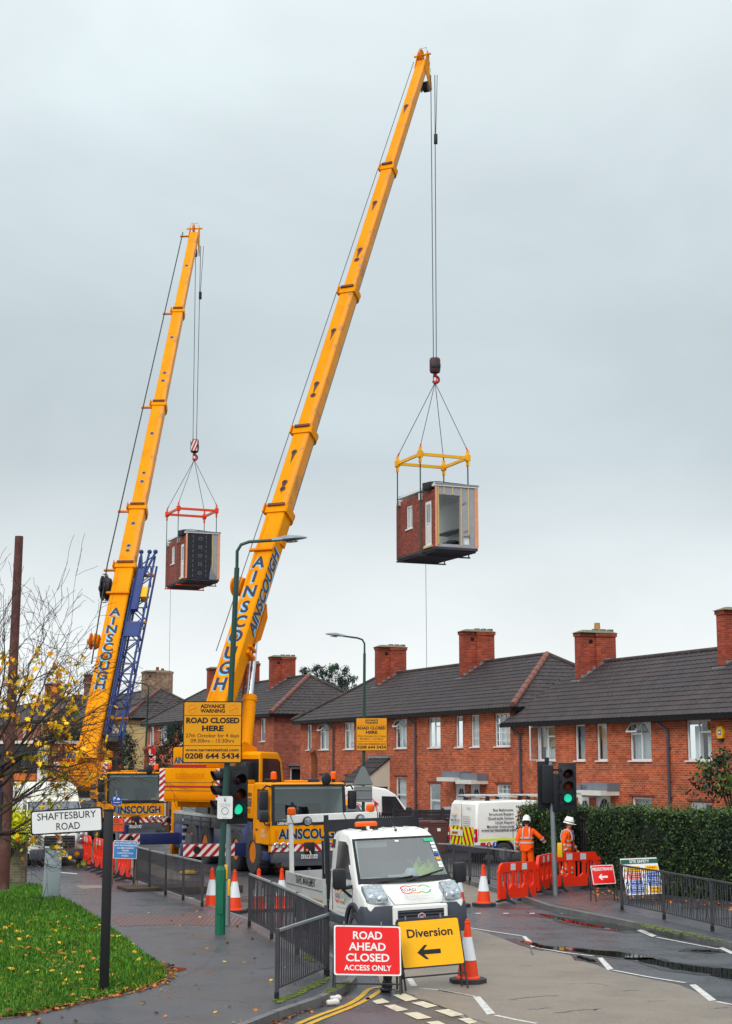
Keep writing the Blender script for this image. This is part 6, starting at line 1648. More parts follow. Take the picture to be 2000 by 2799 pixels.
for k, t in enumerate(("Box Bathrooms", "Structural Repairs", "Quadrapile System", "Lintel Repairs", "Modular Extensions")): q.text(t, .045, RT @ MX.Translation((.35, 1.52 - k * .075, .006)), M_GTXT, bold=0, width=.5)
for k, t in enumerate(("Tel 0208 644 5434", "www.targetstatical.com")): q.text(t, .04, RT @ MX.Translation((-.48, 1.28 - k * .07, .006)), M_GTXT, bold=0, width=.55)
arc(q, -.42, 1.7, .12, 20, 330, .012, M_LO, RT); q.text("V019", .09, RT @ MX.Translation((.5, 1.76, .006)), M_GTXT, bold=0)
q.build("back_door", b2o, smooth=0)
for s in (-1, 1):
    l = MB(); l.bb(rx - .02, rx + .12, s * .92 - .055, s * .92 + .055, .72, 1.15, M_LAMPR, bev=.02); l.bb(rx - .024, rx - .02, s * .92 - .04, s * .92 + .04, .88, .98, M_UPVC); l.build("tail_light", b2o)
q = MB(); y = -f2(.9) - .002; ST = lambda x, z: FR((x, -f2(z) - .004, z))
for k, t in enumerate(("Box Bathrooms", "Structural Repairs", "Quadrapile System", "Lintel Repairs", "Modular Extensions")):
    wd = (.78, .95, 1.0, .72, 1.05)[k]; z = 1.72 - k * .135; q.text(t, .085, frame((-L2 + 1.45 - wd / 2, -f2(z) - .006, z), (1, 0, 0), (0, .1, 1)), M_GTXT, bold=.012, width=wd)
q.text("www.targetstatical.com", .095, frame((-L2 + .85, -f2(1.05) - .006, 1.06), (1, 0, 0), (0, 0, 1)), M_GTXT, bold=.02, width=1.34)
q.bb(-L2 + .12, -L2 + 3.6, -f2(.8) - .004, -f2(.8) - .002, .76, .83, M_CHY)
q.bb(-L2 + .14, -L2 + .34, -f2(.6) - .004, -f2(.6) - .002, .56, .7, mat("badge red", lin(220, 20, 50), .4)); q.lathe([(.085, 0), (.085, .004)], mat("badge red", lin(220, 20, 50), .4), 16, ST(-L2 + .46, .63)); q.lathe([(.085, 0), (.085, .004)], mat("badge blue", lin(40, 80, 160), .4), 16, ST(-L2 + .69, .63))
q.text("g", .09, ST(-L2 + .46, .61) @ MX.Translation((0, 0, .006)), M_UPVC); q.text("f", .11, ST(-L2 + .70, .58) @ MX.Translation((0, 0, .006)), M_UPVC, bold=.03)
arc(q, -L2 + 2.1, 1.35, .5, 0, 360, .03, M_LO, FR((0, -f2(1.35) - .006, 0)))
q.build("side_lettering", b2o, smooth=0)
q = MB()
for x in (-L2 + .55, -L2 + 1.8, -L2 + 3.05):
    q.bb(x - .03, x + .03, -.75, .75, 2.16, 2.2, M_ALU)
    for s in (-1, 1): q.prism([(-.09, 0), (.09, 0), (.05, .2), (-.05, .2)], -.03, .03, M_BLACK, frame((x, s * .76, 2.02), (1, 0, 0), (0, 0, 1)))
for yy in (-.5, -.3): q.tube([(-L2 - .1, yy, 2.24), (-L2 + 3.4, yy, 2.24)], .028, M_ALU, 8)
q.bb(-L2 + .1, -L2 + 1.0, .0, .5, 2.21, 2.26, M_ALU); q.build("roof_rack", b2o)

# white medium-roof van beyond the crane
nc = W(1190, 2330, 59.5); fwd3 = V((cos(R(20)), sin(R(20)), 0)); lft3 = V((-fwd3.y, fwd3.x, 0)); n3 = nc + lft3 * .98; n3.z = gz(n3.y) + .12
v3, b3o, f3 = panel_van("white medium roof van with a red circle logo, nosed towards the terrace", n3, R(20), 5.4, 2.3, M_VW, ((-.95, 1.25), (-1.6, 2.0), [(-2.5, 2.3), (-2.0, 2.22)]))
q = MB(); T = FR((-3.2, -f3(1.4) - .006, 1.35)); arc(q, 0, 0, .78, -70, 150, .03, M_LR, T, n=30); q.text("STATI-CAL", .16, T @ MX.Translation((.32, -.1, 0)) @ MX.Rotation(R(6), 4, 'Z'), M_LR, bold=0, width=.75)
q.add([(.70, .42, .006), (.86, .3, .006), (.66, .18, .006)], [(0, 1, 2)], M_LR, T); arc(q, -.05, .1, .22, 20, 200, .03, M_LR, T); q.build("side_lettering", b3o, smooth=0)
q = MB(); q.text("www.targetstatical.com", .12, FR((-3.2, -f3(1.9) - .008, 1.9)), M_GTXT, bold=.01, width=2.0)
v4 = dup(v3, V((-6.3, 74.5, gz(74.5) + .12)), R(20), "distant white van seen between the two cranes")
o = q.build("roof_lettering", v4, smooth=0)

# silver estate car behind the timber fence
cs = W(1110, 2330, 57.0); cs.z = gz(cs.y) + .3
car = thing("estate_car", "silver estate car with roof bars behind the dark timber fence", "car", cs, R(202))
pr = [(-4.3, .4), (-4.35, .8), (-4.2, 1.2), (-3.9, 1.42), (-2.6, 1.46), (-1.95, 1.42), (-1.2, .98), (-.5, .9), (-.05, .75), (-.02, .4)] + arch(-.85, .32, .36, 8, .38)[::-1] + [(-1.4, .36), (-2.9, .36)] + arch(-3.5, .32, .36, 8, .38)[::-1]
fcar = lambda z: .87 if z < .95 else .87 - (z - .95) * .3
b = MB(); body(b, pr, fcar, .1, M_SILV, seg=4); bo_ = b.build("body", car)
g = MB()
for s in (-1, 1):
    for poly in ([(-2.35, .98), (-1.42, .98), (-1.95, 1.34), (-2.35, 1.37)], [(-3.3, .98), (-2.42, .98), (-2.42, 1.37), (-3.3, 1.36)], [(-4.1, 1.0), (-3.38, .98), (-3.38, 1.36), (-3.85, 1.34)]):
        q = MB(); sidepane(q, poly, s * (.862), M_WINDD); g.add([(x, y - math.copysign((z - .95) * .3, y), z) for x, y, z in q.v], q.f, M_WINDD)
g.add([(-1.25, -.72, 1.03), (-1.25, .72, 1.03), (-1.88, .62, 1.42), (-1.88, -.62, 1.42)], [(0, 1, 2, 3)], M_WINDT); g.build("windows", bo_, smooth=0)
for x in (-.85, -3.5):
    for s in (-1, 1): vwheel(car, x, s * .76, .31, .19)
q = MB()
for s in (-1, 1):
    q.tube([(-3.9, s * .6, 1.5), (-2.1, s * .6, 1.5)], .02, M_BLACK, 5)
    for x in (-3.8, -3.0, -2.2): q.prism([(-.07, -.08), (.07, -.08), (.03, .12), (-.03, .12)], -.03, .03, M_BLACK, frame((x, s * .6, 1.5), (1, 0, 0), (0, 0, 1)))
q.build("roof_bar", bo_)

# small yellow pick-up cab beyond the crane's nose
yl = W(982, 2340, 54.5); yl.z = gz(yl.y) + .12
yv, yb, fy = panel_van("yellow works van half hidden behind the near crane's cab", yl, STREET + R(12), 4.6, 1.95, M_CY, ((-.7, 1.12), (-1.3, 1.75), [(-1.9, 1.95)]), hw0=.9)
q = MB(); q.lathe([(.09, 0), (.09, .12), (.05, .15)], M_AMB, 12, MX.Translation((-1.9, .0, 1.97))); q.build("beacon", yb)
q = MB()
for s in (-1, 1): q.bb(-.2, -.03, s * .68 - .15, s * .68 + .15, .62, .8, M_LAMP, bev=.04)
q.bb(-.04, .02, -.4, .4, .5, .72, M_BLK, bev=.02); q.build("grille", yb)
# ================================================================== STREET FURNITURE
M_LGRN = mat("green lamp post paint", lin(34, 72, 62), .4, var=.1, vs=2, dirt=lin(60, 90, 80), dirtamt=.3)
M_LGRN2 = mat("bright green post base", lin(24, 104, 76), .4, var=.12, vs=3, dirt=lin(40, 70, 60), dirtamt=.4)
M_GALV = mat("galvanised steel", lin(132, 142, 146), .45, metal=.4, var=.12, vs=4)
M_RAIL = mat("dull guard rail", lin(68, 67, 72), .55, metal=.2, var=.2, vs=5, dirt=lin(60, 50, 44), dirtamt=.4)
M_RAILT = mat("rail top steel", lin(150, 154, 156), .4, metal=.4, var=.15, vs=5, dirt=lin(170, 120, 60), dirtamt=.35, ds=4)
M_ORG = mat("barrier orange", lin(240, 52, 22), .42, var=.06, vs=2, dirt=lin(196, 60, 36), dirtamt=.4)
M_CONE = mat("cone red orange", lin(238, 66, 20), .45, var=.06, vs=3)
M_CSLV = mat("cone white sleeve", lin(208, 212, 216), .35, var=.05, vs=6, dirt=lin(160, 160, 160), dirtamt=.4)
M_RUB = mat("black rubber base", lin(52, 54, 60), .7, var=.15, vs=6)
M_SRED = mat("sign red", lin(228, 28, 30), .35, var=.03, vs=2, dirt=lin(214, 50, 44), dirtamt=.4)
M_SYEL = mat("sign yellow", lin(248, 178, 2), .4, var=.03, vs=2)
M_SYEL2 = mat("notice yellow", lin(228, 152, 6), .45, var=.03, vs=2)
M_SWHT = mat("sign white", lin(232, 232, 230), .4, var=.02, dirt=lin(200, 200, 200), dirtamt=.3)
M_SBLK = mat("black steel frame", lin(46, 46, 50), .5, var=.15)
M_SGRN = mat("sign green", lin(22, 84, 66), .4, var=.03)
M_SBLU = mat("sign blue", lin(24, 84, 178), .4, var=.03)
M_SBL2 = mat("notice blue", lin(60, 130, 196), .4, var=.03)
M_SORG = mat("notice orange", lin(234, 84, 48), .45, var=.04)
M_SBK = mat("sign back grey", lin(118, 126, 128), .5, metal=.2, var=.08)
M_CAB = mat("grey utility cabinet", lin(164, 176, 182), .5, var=.05, vs=2, dirt=lin(120, 130, 134), dirtamt=.5, ds=1.5)
M_TL = mat("signal black", lin(34, 35, 41), .5, var=.08)
M_GRN = mat("green signal light", (.02, .62, .36), .2, var=0, emit=.95)
M_OFFR = mat("unlit red lens", lin(60, 14, 18), .15, var=.1); M_OFFA = mat("unlit amber lens", lin(120, 44, 16), .15, var=.2)
M_WOOD = mat("weathered wood leg", lin(120, 84, 60), .8, var=.2, vs=6)
M_POLE = mat("brown timber pole", lin(92, 58, 52), .85, var=.25, vs=3, dirt=lin(130, 100, 94), dirtamt=.6, ds=2)
M_WALL = brick("mossy garden wall", lin(112, 104, 78), lin(92, 86, 66), lin(120, 116, 96), big=.3)
M_FENCE = mat("dark stained fence", lin(52, 46, 50), .8, var=.25, vs=4)
M_BING = mat("green bin", lin(40, 92, 66), .5, var=.1); M_BINB = mat("brown bin", lin(96, 62, 58), .5, var=.1)

# lamp posts
def lamp_post(label, p, hgt, arm, head_z, flip, lean=0.0, rz=0.0, h0=1.25, r=.064, group="green street lamps"):
    t = thing("street_lamp", label, "street lamp", p, rz, group)
    m = MB(); m.cyl((0, 0, 0), (0, 0, h0), .105, M_LGRN2, n=8); m.cyl((0, 0, h0), (0, 0, h0 + .09), .105, M_LGRN2, r1=.07, n=8); m.bb(-.06, .06, -.112, -.1, .4, 1.0, M_LGRN2); m.build("base", t)
    m = MB(); m.tube([(0, 0, h0), (lean * .5, 0, hgt * .5), (lean, 0, hgt - .55)], [r, r * .95, r * .85], M_LGRN, 14); m.build("post", t)
    m = MB(); s = -1 if flip else 1; a = abs(arm)
    m.tube([(lean, 0, hgt - .6), (lean, 0, hgt - .2), (lean + s * .08, 0, hgt - .06), (lean + s * .25, 0, hgt), (lean + s * a, 0, hgt + head_z * .6)], .034, M_LGRN, 8); m.build("arm", t)
    m = MB(); T = MX.Translation((lean + s * a, 0, hgt + head_z * .6)) @ MX.Rotation(0 if s > 0 else pi, 4, 'Z') @ MX.Rotation(-atan2(head_z * .6, 1.0) - .04, 4, 'Y')
    n = 10; vs = []
    pr = [(-.1, .05, .05), (.12, .06, .07), (.16, .10, .08), (.26, .15, .09), (.40, .15, .07), (.54, .10, .05), (.62, .05, .02), (.64, .01, .01)]
    for x, wy, hz in pr:
        for k in range(n): aa = 2 * pi * k / n; vs.append((x, wy * cos(aa), hz * sin(aa) * (1 if sin(aa) > 0 else .45)))
    fs = [(i * n + k, i * n + (k + 1) % n, (i + 1) * n + (k + 1) % n, (i + 1) * n + k) for i in range(len(pr) - 1) for k in range(n)] + [tuple(range(n))[::-1], tuple(range((len(pr) - 1) * n, len(pr) * n))]
    m.add(vs, fs, M_GALV, T); hd = m.build("lantern", t)
    m = MB(); m.lathe([(.1, -.05), (.08, -.07)], M_LAMP, 12, T @ MX.Translation((.32, 0, 0)) @ MX.Diagonal((1.4, 1, 1, 1))); m.build("lens", hd)
    return t
p1 = G(601, 2553, .12); p1.z = .12
lamp_post("nearer green street lamp with its arm to the right, yellow notice on its post", p1, 7.95, .82, .06, False, lean=.24)
p2 = W(992, 2330, 54.2); p2.z = gz(p2.y) + .1
lamp_post("green street lamp with its arm to the left, in front of the middle terrace", p2, 7.75, .78, .12, True, lean=.05, r=.058)
p3 = W(392, 2110, 76); p3.z = gz(p3.y) + .1
lamp_post("distant thin green street lamp by the cream rendered house", p3, 6.9, .8, .1, True, lean=.15, r=.05)

def board(o, w, h, m, edge=None, rad=.02, th=.012, back=M_SBK):
    """flat sheet sign in its own x-z plane facing -y, centred at the origin"""
    def rr(w, h, r):
        p = []
        for cx, cy, a0 in ((w / 2 - r, h / 2 - r, 0), (-w / 2 + r, h / 2 - r, 90), (-w / 2 + r, -h / 2 + r, 180), (w / 2 - r, -h / 2 + r, 270)):
            p += [(cx + r * cos(R(a0 + k * 30)), cy + r * sin(R(a0 + k * 30))) for k in range(4)]
        return p
    F = FR((0, 0, 0))
    o.prism(rr(w, h, rad), -th, 0, edge or m, F); o.prism(rr(w * .99, h * .99, rad), -th - .002, -th - .001, back, F)
    if edge:
        e = .022 if w > .9 else .016
        o.prism(rr(w - 2 * e, h - 2 * e, rad), .0, .003, m, F)
    return F @ MX.Translation((0, 0, .003)), rr
def advance(label, p, rz, s=1.0):
    t = thing("advance_warning_board", label, "notice board", p, rz, "yellow advance warning boards")
    w, h = 1.2 * s, 1.25 * s; o = MB(); F, rr = board(o, w, h, M_SYEL2, M_BLK)
    tx = lambda s_, z, hh, wd, b=.02: o.text(s_, hh * s, F @ MX.Translation((0, z * s, 0)), M_BLK, bold=b, width=wd * s, lift=.004)
    tx("ADVANCE", .072, .0, .0) if False else None
    tx("ADVANCE", .49, .072, .50, .035); tx("WARNING", .395, .072, .50, .035)
    for z in (.335, -.275): o.add([(-.58 * s, z * s, .004), (.58 * s, z * s, .004), (.58 * s, z * s + .008, .004), (-.58 * s, z * s + .008, .004)], [(0, 1, 2, 3)], M_BLK, F)
    tx("ROAD CLOSED", .185, .105, 1.08, .04); tx("HERE", .025, .105, .44, .04)
    tx("27th October for 4 days", -.105, .075, 1.08, .0); tx("09:30hrs - 15:30hrs", -.21, .075, .88, .0)
    tx("www.targetstatical.com", -.385, .06, 1.08, .02); tx("0208 644 5434", -.53, .105, 1.1, .03)
    for x in (-.42, .42): arc(o, x * s, .47 * s, .085 * s, 0, 360, .008, M_LO, F, n=24); o.tube([(x * s - .06, .44 * s, .005), (x * s + .07, .5 * s, .005)], .006, M_LO, 4, F)
    o.build("board", t, smooth=0)
    b = MB(); b.bb(-.16, .16, .02, .045, h * .25, h * .3, M_GALV); b.bb(-.16, .16, .02, .045, -h * .3, -h * .25, M_GALV); b.build("bracket", t, smooth=0)
q = W(580, 2001, (p1.y * cos(PITCH) - .1)); q.y = p1.y - .155
advance("larger yellow road closed notice on the nearer lamp post", q, R(5))
q = W(1015.5, 2006, 54.1 - .2); q.y = p2.y - .15
advance("smaller looking yellow road closed notice on the lamp post in front of the terrace", q, R(-6), .94)
# button plate on the near lamp
q = W(615, 2207, p1.y * cos(PITCH) - .25); q.y = p1.y - .14
t = thing("crossing_plate", "small white plate with a ring and the figure 6 on the near lamp post", "sign", q, R(4)); o = MB(); F, rr = board(o, .31, .45, M_SWHT, rad=.035)
o.text("6", .06, F @ MX.Translation((0, .12, 0)), M_BLK); arc(o, 0, -.07, .068, 0, 360, .008, M_GTXT, F, n=24); o.text("street lighting", .028, F @ MX.Translation((0, .06, 0)), M_LTXT, bold=-.005); o.text("report faults", .028, F @ MX.Translation((0, .02, 0)), M_LTXT, bold=-.005)
for x in (-.02, .02):
    for z in (.19, -.2): o.lathe([(.008, 0), (.008, .004)], M_BLK, 6, F @ MX.Translation((x, z, 0)))
o.build("plate", t, smooth=0)
# sign backs on the far lamp
q = p2.copy(); q.y -= .13
t = thing("triangular_sign", "grey backs of a triangular sign and plate on the lamp post by the terrace", "road sign", q, R(-12)); o = MB()
zz = W(987, 2119, 54.1).z - p2.z; F = FR((0, .0, zz))
o.prism([(-.32, -.36), (.32, -.36), (.36, -.3), (.06, .3), (-.06, .3), (-.36, -.3)], 0, .01, M_SBK, F); o.build("triangle", t, smooth=0)
o = MB(); F = FR((0, 0, zz - .64)); o.prism([(-.33, -.3), (.33, -.3), (.33, .25), (-.33, .25)], 0, .01, M_SBK, F); o.build("plate", t, smooth=0)
o = MB()
for z in (zz - .28, zz - .5, zz - .8): o.bb(-.3, .3, -.04, -.012, z - .03, z + .0, M_GALV)
o.build("bracket", t, smooth=0)

# traffic signals
def head(root, o, rz, board_=True, lit='green', n=3):
    T = MX.Translation(o) @ MX.Rotation(rz, 4, 'Z')
    m = MB(); m.bb(-.15, .15, .0, .2, -.48, .5, M_TL, T, bev=.03)
    if board_: m.bb(-.235, .235, .03, .045, -.62, .6, M_TL, T, bev=.006)
    hd = m.build("signal_head", root)
    for i, (z, lens) in enumerate(((.31, M_OFFR), (.0, M_OFFA), (-.31, M_GRN if lit == 'green' else M_OFFR))):
        l = MB(); F = T @ FR((0, 0, z)); l.lathe([(.105, 0), (.105, .01), (.08, .03), (.001, .045)], lens, 20, F)
        l.build("lens", hd)
        v = MB(); k = 16; vs = []
        for s in range(k + 1):
            a = R(-35 + 250 * s / k); ln = .24 * (.55 + .45 * sin(max(0, (a + R(35)) / R(250) * pi)))
            vs += [(.125 * cos(a), .125 * sin(a), 0), (.13 * cos(a), .13 * sin(a), ln)]
        v.add(vs, [(2 * s, 2 * s + 2, 2 * s + 3, 2 * s + 1) for s in range(k)] , M_TL, F); v.build("visor", hd)
    return hd
g = G(621, 2528, .12); g.z = .12
t = thing("traffic_signal", "traffic signal on green beside the near lamp post", "traffic light", g, 0)
m = MB(); m.tube([(0, 0, 0), (0, 0, 3.42)], .058, M_GALV, 12); m.lathe([(.07, 3.42), (.07, 3.5), (.03, 3.54)], M_SWHT, 12); m.build("pole", t)
head(t, (.20, -.12, 2.72), R(24)); head(t, (-.17, .02, 2.78), R(-62), board_=False, lit=None)
m = MB(); m.tube([(-.2, -.1, 3.05), (-.36, -.13, 2.98), (-.34, -.13, 2.84), (-.05, -.08, 2.95)], .014, M_TL, 6); m.build("cable", t)
m = MB()
for z in (2.3, 3.2): m.bb(-.2, .2, -.03, .03, z - .03, z + .03, M_TL)
m.build("bracket", t, smooth=0)
m = MB(); m.bb(-.12, .0, -.1, -.06, .95, 1.25, M_YEL, bev=.02); m.bb(.0, .06, -.09, -.061, .6, .95, M_YEL, bev=.02); m.build("push_button", t)
g = G(1518, 2447, .12); g.z = .12
t = thing("traffic_signal", "traffic signal on green with a yellow push button, beside the orange barriers", "traffic light", g, 0)
m = MB(); m.tube([(0, 0, 0), (-.03, 0, 1.8), (-.07, 0, 3.4)], [.066, .062, .06], M_GALV, 12); m.lathe([(.06, 3.4), (.06, 3.5), (.045, 3.52)], M_TL, 12, MX.Translation((-.16, 0, 0))); m.build("pole", t)
head(t, (.37, -.02, 2.78), R(2)); hb_ = head(t, (-.22, .0, 2.82), R(200), lit=None)
hh_ = head(t, (.12, .1, 2.6), R(105), board_=False, lit=None)
m = MB()
for z in (2.35, 3.2): m.bb(-.05, .36, -.02, .02, z - .03, z + .03, M_TL)
m.build("bracket", t, smooth=0)
m = MB(); m.bb(.06, .19, -.12, -.02, .96, 1.33, M_YEL, bev=.02); m.bb(.185, .21, -.1, -.03, .97, 1.32, M_TL); m.build("push_button", t)

# street name plate
g = G(284, 2708, .13); g.z = .12
t = thing("street_name_sign", "white street name plate reading SHAFTESBURY ROAD on a black post in the grass", "street sign", g, 0)
m = MB(); m.bb(-.068, .068, -.045, .045, -.05, 2.67, M_BLK, bev=.008); m.bb(-.075, .075, -.052, .052, 2.67, 2.70, M_BLK, bev=.006); m.build("post", t)
o = MB(); F, rr = board(o, 1.1, .37, M_SWHT, M_BLK, rad=.03, th=.03); o.text("SHAFTESBURY", .105, F @ MX.Translation((0, .035, 0)), M_BLK, width=.9, bold=.002); o.text("ROAD", .105, F @ MX.Translation((.02, -.125, 0)), M_BLK, width=.36, bold=.002)
T = MX.Translation((-.635, -.04, 2.52)) @ MX.Rotation(R(-3.4), 4, 'Y'); o.v = [tuple(T @ V(v)) for v in o.v]; o.build("name_plate", t, smooth=0)

# cones
def cone(p, label, ref=[None], group="red and white traffic cones"):
    if ref[0] is None:
        t = thing("traffic_cone", label, "traffic cone", p, .2, group)
        m = MB(); m.lathe([(.2, .06), (.195, .09), (.17, .11), (.135, .36), (.068, .72), (.045, .9), (.045, .93), (.05, .935), (.05, .96), (.03, .965), (.03, 1.0), (.001, 1.005)], M_CONE, 24); m.build("body", t)
        m = MB(); m.lathe([(.14, .36), (.138, .362), (.0725, .718), (.07, .722)], M_CSLV, 24); m.build("sleeve", t)
        m = MB(); o8 = [(.29 * cos(R(22.5 + 45 * k)) * 1.05, .29 * sin(R(22.5 + 45 * k)) * 1.05) for k in range(8)]; m.prism(o8, 0, .07, M_RUB); m.build("base", t)
        ref[0] = t; return t
    return dup(ref[0], p, rnd.uniform(0, 1), label)
for a, b, lb in ((1279, 2686, "traffic cone touching the yellow diversion sign"), (1322, 2476, "traffic cone standing alone left of the orange barriers"), (640, 2495, "traffic cone just right of the near lamp post"), (578, 2488, "traffic cone half hidden behind the near lamp post"), (706, 2491, "left of the two cones seen through the bars behind the near guard rail"), (769, 2490, "right of the two cones seen through the bars behind the near guard rail"), (1252, 2478, "traffic cone hidden behind the white truck's mirror")):
    q = G(a, b); cone(q, lb)
# guard rails
def guard_rail(label, pts, h=1.0, zb=.12, gap=.105, post=None, slack=.0, top=M_RAILT, rnds=0):
    t = thing("guard_rail", label, "guard rail", (pts[0][0], pts[0][1], 0), 0, "pedestrian guard rails")
    O = V((pts[0][0], pts[0][1], 0)); rr = random.Random(rnds)
    for i in range(len(pts)):
        p = V((pts[i][0], pts[i][1], 0)); z = gz(p.y) + zb; q = p - O
        m = MB(); m.bb(q.x - .03, q.x + .03, q.y - .03, q.y + .03, z - .12, z + h + .02, M_RAIL, bev=.006); m.bb(q.x - .034, q.x + .034, q.y - .034, q.y + .034, z - .12, z + .1, M_BLK); m.build("post", t, smooth=0)
    for a, b in zip(pts, pts[1:]):
        a = V((a[0], a[1], 0)); b = V((b[0], b[1], 0)); za, zc = gz(a.y) + zb, gz(b.y) + zb; L = (b - a).length; d = (b - a) / L
        m = MB(); f = lambda s, z: (a - O + d * s) + V((0, 0, za + (zc - za) * s / L + z))
        n = V((-d.y, d.x, 0))
        def bar(z, hh, ww, mm):
            v = [f(.03, z) + n * ww, f(L - .03, z) + n * ww, f(L - .03, z) - n * ww, f(.03, z) - n * ww]; v += [x + V((0, 0, hh)) for x in v]
            m.add(v, [(0, 3, 2, 1), (4, 5, 6, 7), (0, 1, 5, 4), (1, 2, 6, 5), (2, 3, 7, 6), (3, 0, 4, 7)], mm)
        bar(h - .03, .035, .028, top); bar(.14, .022, .012, M_RAIL)
        k = int(L / gap)
        for j in range(1, k):
            s = L * j / k; bd = rr.gauss(0, slack)
            m.tube([f(s, .15), f(s + bd, .55) + n * bd, f(s, h - .02)], .0105, M_RAIL, 5)
        m.build("panel", t, smooth=0)
    return t
gp = lambda *P: [G(a, b, .12) for a, b in P]
guard_rail("long dull guard rail along the far kerb, right of the blue apology sign", gp((366, 2416), (408, 2432), (452, 2447), (500, 2461), (552, 2478)), 1.05)
guard_rail("longer near guard rail running from the signal pole down to the white truck", gp((681, 2532), (742, 2566), (812, 2610), (890, 2664)), 1.08, top=M_RAILT, rnds=2, slack=.006)
t = guard_rail("short guard rail nearest the viewer, bent back from the kerb corner", gp((895, 2668), (756, 2731)), .98, rnds=3, slack=.006, top=M_GALV)
guard_rail("guard rail in front of the white chevron van", gp((1190, 2398), (1240, 2401), (1284, 2408), (1336, 2416), (1385, 2424), (1424, 2430)), 1.0, rnds=4)
guard_rail("bent guard rail along the right kerb in front of the site safety board", gp((1700, 2488), (1815, 2513), (1947, 2545), (2090, 2580), (2230, 2612)), 1.03, rnds=5, slack=.022, top=M_RAIL)

# plastic barriers
def barrier(p, rz, label, ref=[None], L=1.5):
    if ref[0] is None:
        t = thing("plastic_barrier", label, "barrier", p, rz, "orange plastic barriers")
        m = MB(); th = .038; F = FR((0, 0, 0))
        m.prism([(0, .12), (L - .12, .12), (L - .12, .36), (0, .36)], -th, th, M_ORG, F)
        m.prism([(.0, .78), (L, .78), (L, .86), (L - .1, .88), (L - .16, 1.0), (.14, 1.0), (.06, .93), (0, .8)], -th, th, M_ORG, F)
        xs = [0, .1, .5, .58, .96, 1.04, L - .12]
        for a, b in ((.0, .11), (.49, .57), (.95, 1.03), (L - .2, L - .12)): m.prism([(a, .361), (b, .361), (b, .779), (a, .779)], -th * .98, th * .98, M_ORG, F)
        for a, b in ((.11, .49), (.57, .95), (1.03, L - .2)):
            w = (b - a)
            for k in (1, 2): x = a + w * k / 3; m.prism([(x - .02, .361), (x + .02, .361), (x + .02, .779), (x - .02, .779)], -th * .45, th * .45, M_ORG, F)
            for x, s in ((a, 1), (b, -1)):
                m.prism([(x, .361), (x + s * .1, .361), (x, .46)][::s], -th * .9, th * .9, M_ORG, F); m.prism([(x, .779), (x, .70), (x + s * .08, .779)][::s], -th * .9, th * .9, M_ORG, F)
        m.prism([(L - .12, .3), (L, .34), (L, .74), (L - .12, .779)], -th * .7, th * .7, M_ORG, F)
        m.build("panel", t, smooth=0)
        for x in (.52, .95):
            w = MB(); w.bb(x - .09, x + .09, -th - .004, -th - .001, .81, .97, M_CSLV); w.build("reflector", t, smooth=0)
        for x in (.28, 1.1):
            f = MB(); f.prism([(-.36, .0), (-.3, .0), (0, .05), (.3, 0), (.36, 0), (.34, .03), (.16, .1), (.05, .26), (.03, .4), (-.03, .4), (-.05, .26), (-.16, .1), (-.34, .03)], -.022, .022, M_RUB, frame((x, 0, 0), (0, 1, 0), (0, 0, 1))); f.build("foot", t, smooth=0)
        ref[0] = t; return t
    return dup(ref[0], p, rz, label)
def span(a, b, zo):
    p = G(*a, zo); q = G(*b, zo); return p, atan2(q.y - p.y, q.x - p.x)
p = G(1362, 2471, 0)
for a, lb in ((42, "orange barrier nearest the road with the traffic cone beside it"), (68, "orange barrier seen almost edge on behind the right signal pole"), (24, "orange barrier in front of the worker in the open jacket")):
    barrier(p + V((0, 0, .0 if a == 42 else .12)), R(a), lb); p = p + V((cos(R(a)), sin(R(a)), 0)) * 1.47
e0 = G(226, 2366, .12)
for k, lb in enumerate(("farthest of the orange barriers beside the cream van", "second orange barrier from the cream van", "orange barrier behind the parking sign pole", "orange barrier behind the blue apology sign, at the end of the long rail")):
    d = (G(360, 2413, .12) - e0); q = e0 + d * (k / 4); q.z = gz(q.y) + .12
    barrier(q, atan2(d.y, d.x) - .04 + .05 * (k % 2), lb)

# folding signs
def fold_sign(label, p, w, h, z0, yaw, tilt, roll, paint, frm=M_SBLK, cat="road sign", legs=True, name="folding_sign", leg=M_SBLK):
    t = thing(name, label, cat, p, yaw)
    T = MX.Rotation(roll, 4, 'Y') @ MX.Translation((0, 0, z0)) @ MX.Rotation(tilt, 4, 'X') @ MX.Translation((0, 0, h / 2))
    o = MB(); paint(o); o.v = [tuple(T @ V(v)) for v in o.v]; o.build("panel", t, smooth=0)
    f = MB(); B = T
    x = w / 2 - .015
    L0 = z0 / cos(tilt)
    for s in (-1, 1):
        f.tube([B @ V((s * x, .03, h / 2)), B @ V((s * x, .03, -h / 2)), B @ V((s * x, .03, -h / 2 - L0))], .016, leg, 6)
        pb = B @ V((s * x, .05, h / 2)); f.tube([pb, V((pb.x + s * .03, pb.y + tan(tilt) * (h + z0) + .22, 0))], .016, leg, 6)
    if leg is M_SBLK: f.tube([B @ V((-x, .03, -h / 2 - .12)), B @ V((x, .03, -h / 2 - .12))], .014, leg, 6); f.tube([B @ V((-x, .03, h / 2 + .01)), B @ V((x, .03, h / 2 + .01))], .016, leg, 6)
    for s in (-.5, .3): f.box(B @ V((s * w * .7, .0, h / 2 + .03)), (.02, .03, .06), M_GALV)
    f.build("frame", t)
    return t
def road_ahead(o):
    F, rr = board(o, 1.05, .75, M_SRED, M_SWHT, rad=.03)
    for s_, z, hh, wd in (("ROAD", .17, .115, .46), ("AHEAD", .0, .115, .58), ("CLOSED", -.165, .115, .68), ("ACCESS ONLY", -.3, .078, .74)): o.text(s_, hh, F @ MX.Translation((0, z, 0)), M_SWHT, bold=.022, width=wd)
p = G(924, 2717, 0); q = G(1157, 2714, 0); p = (p + q) / 2
tilt_s = lambda: 0
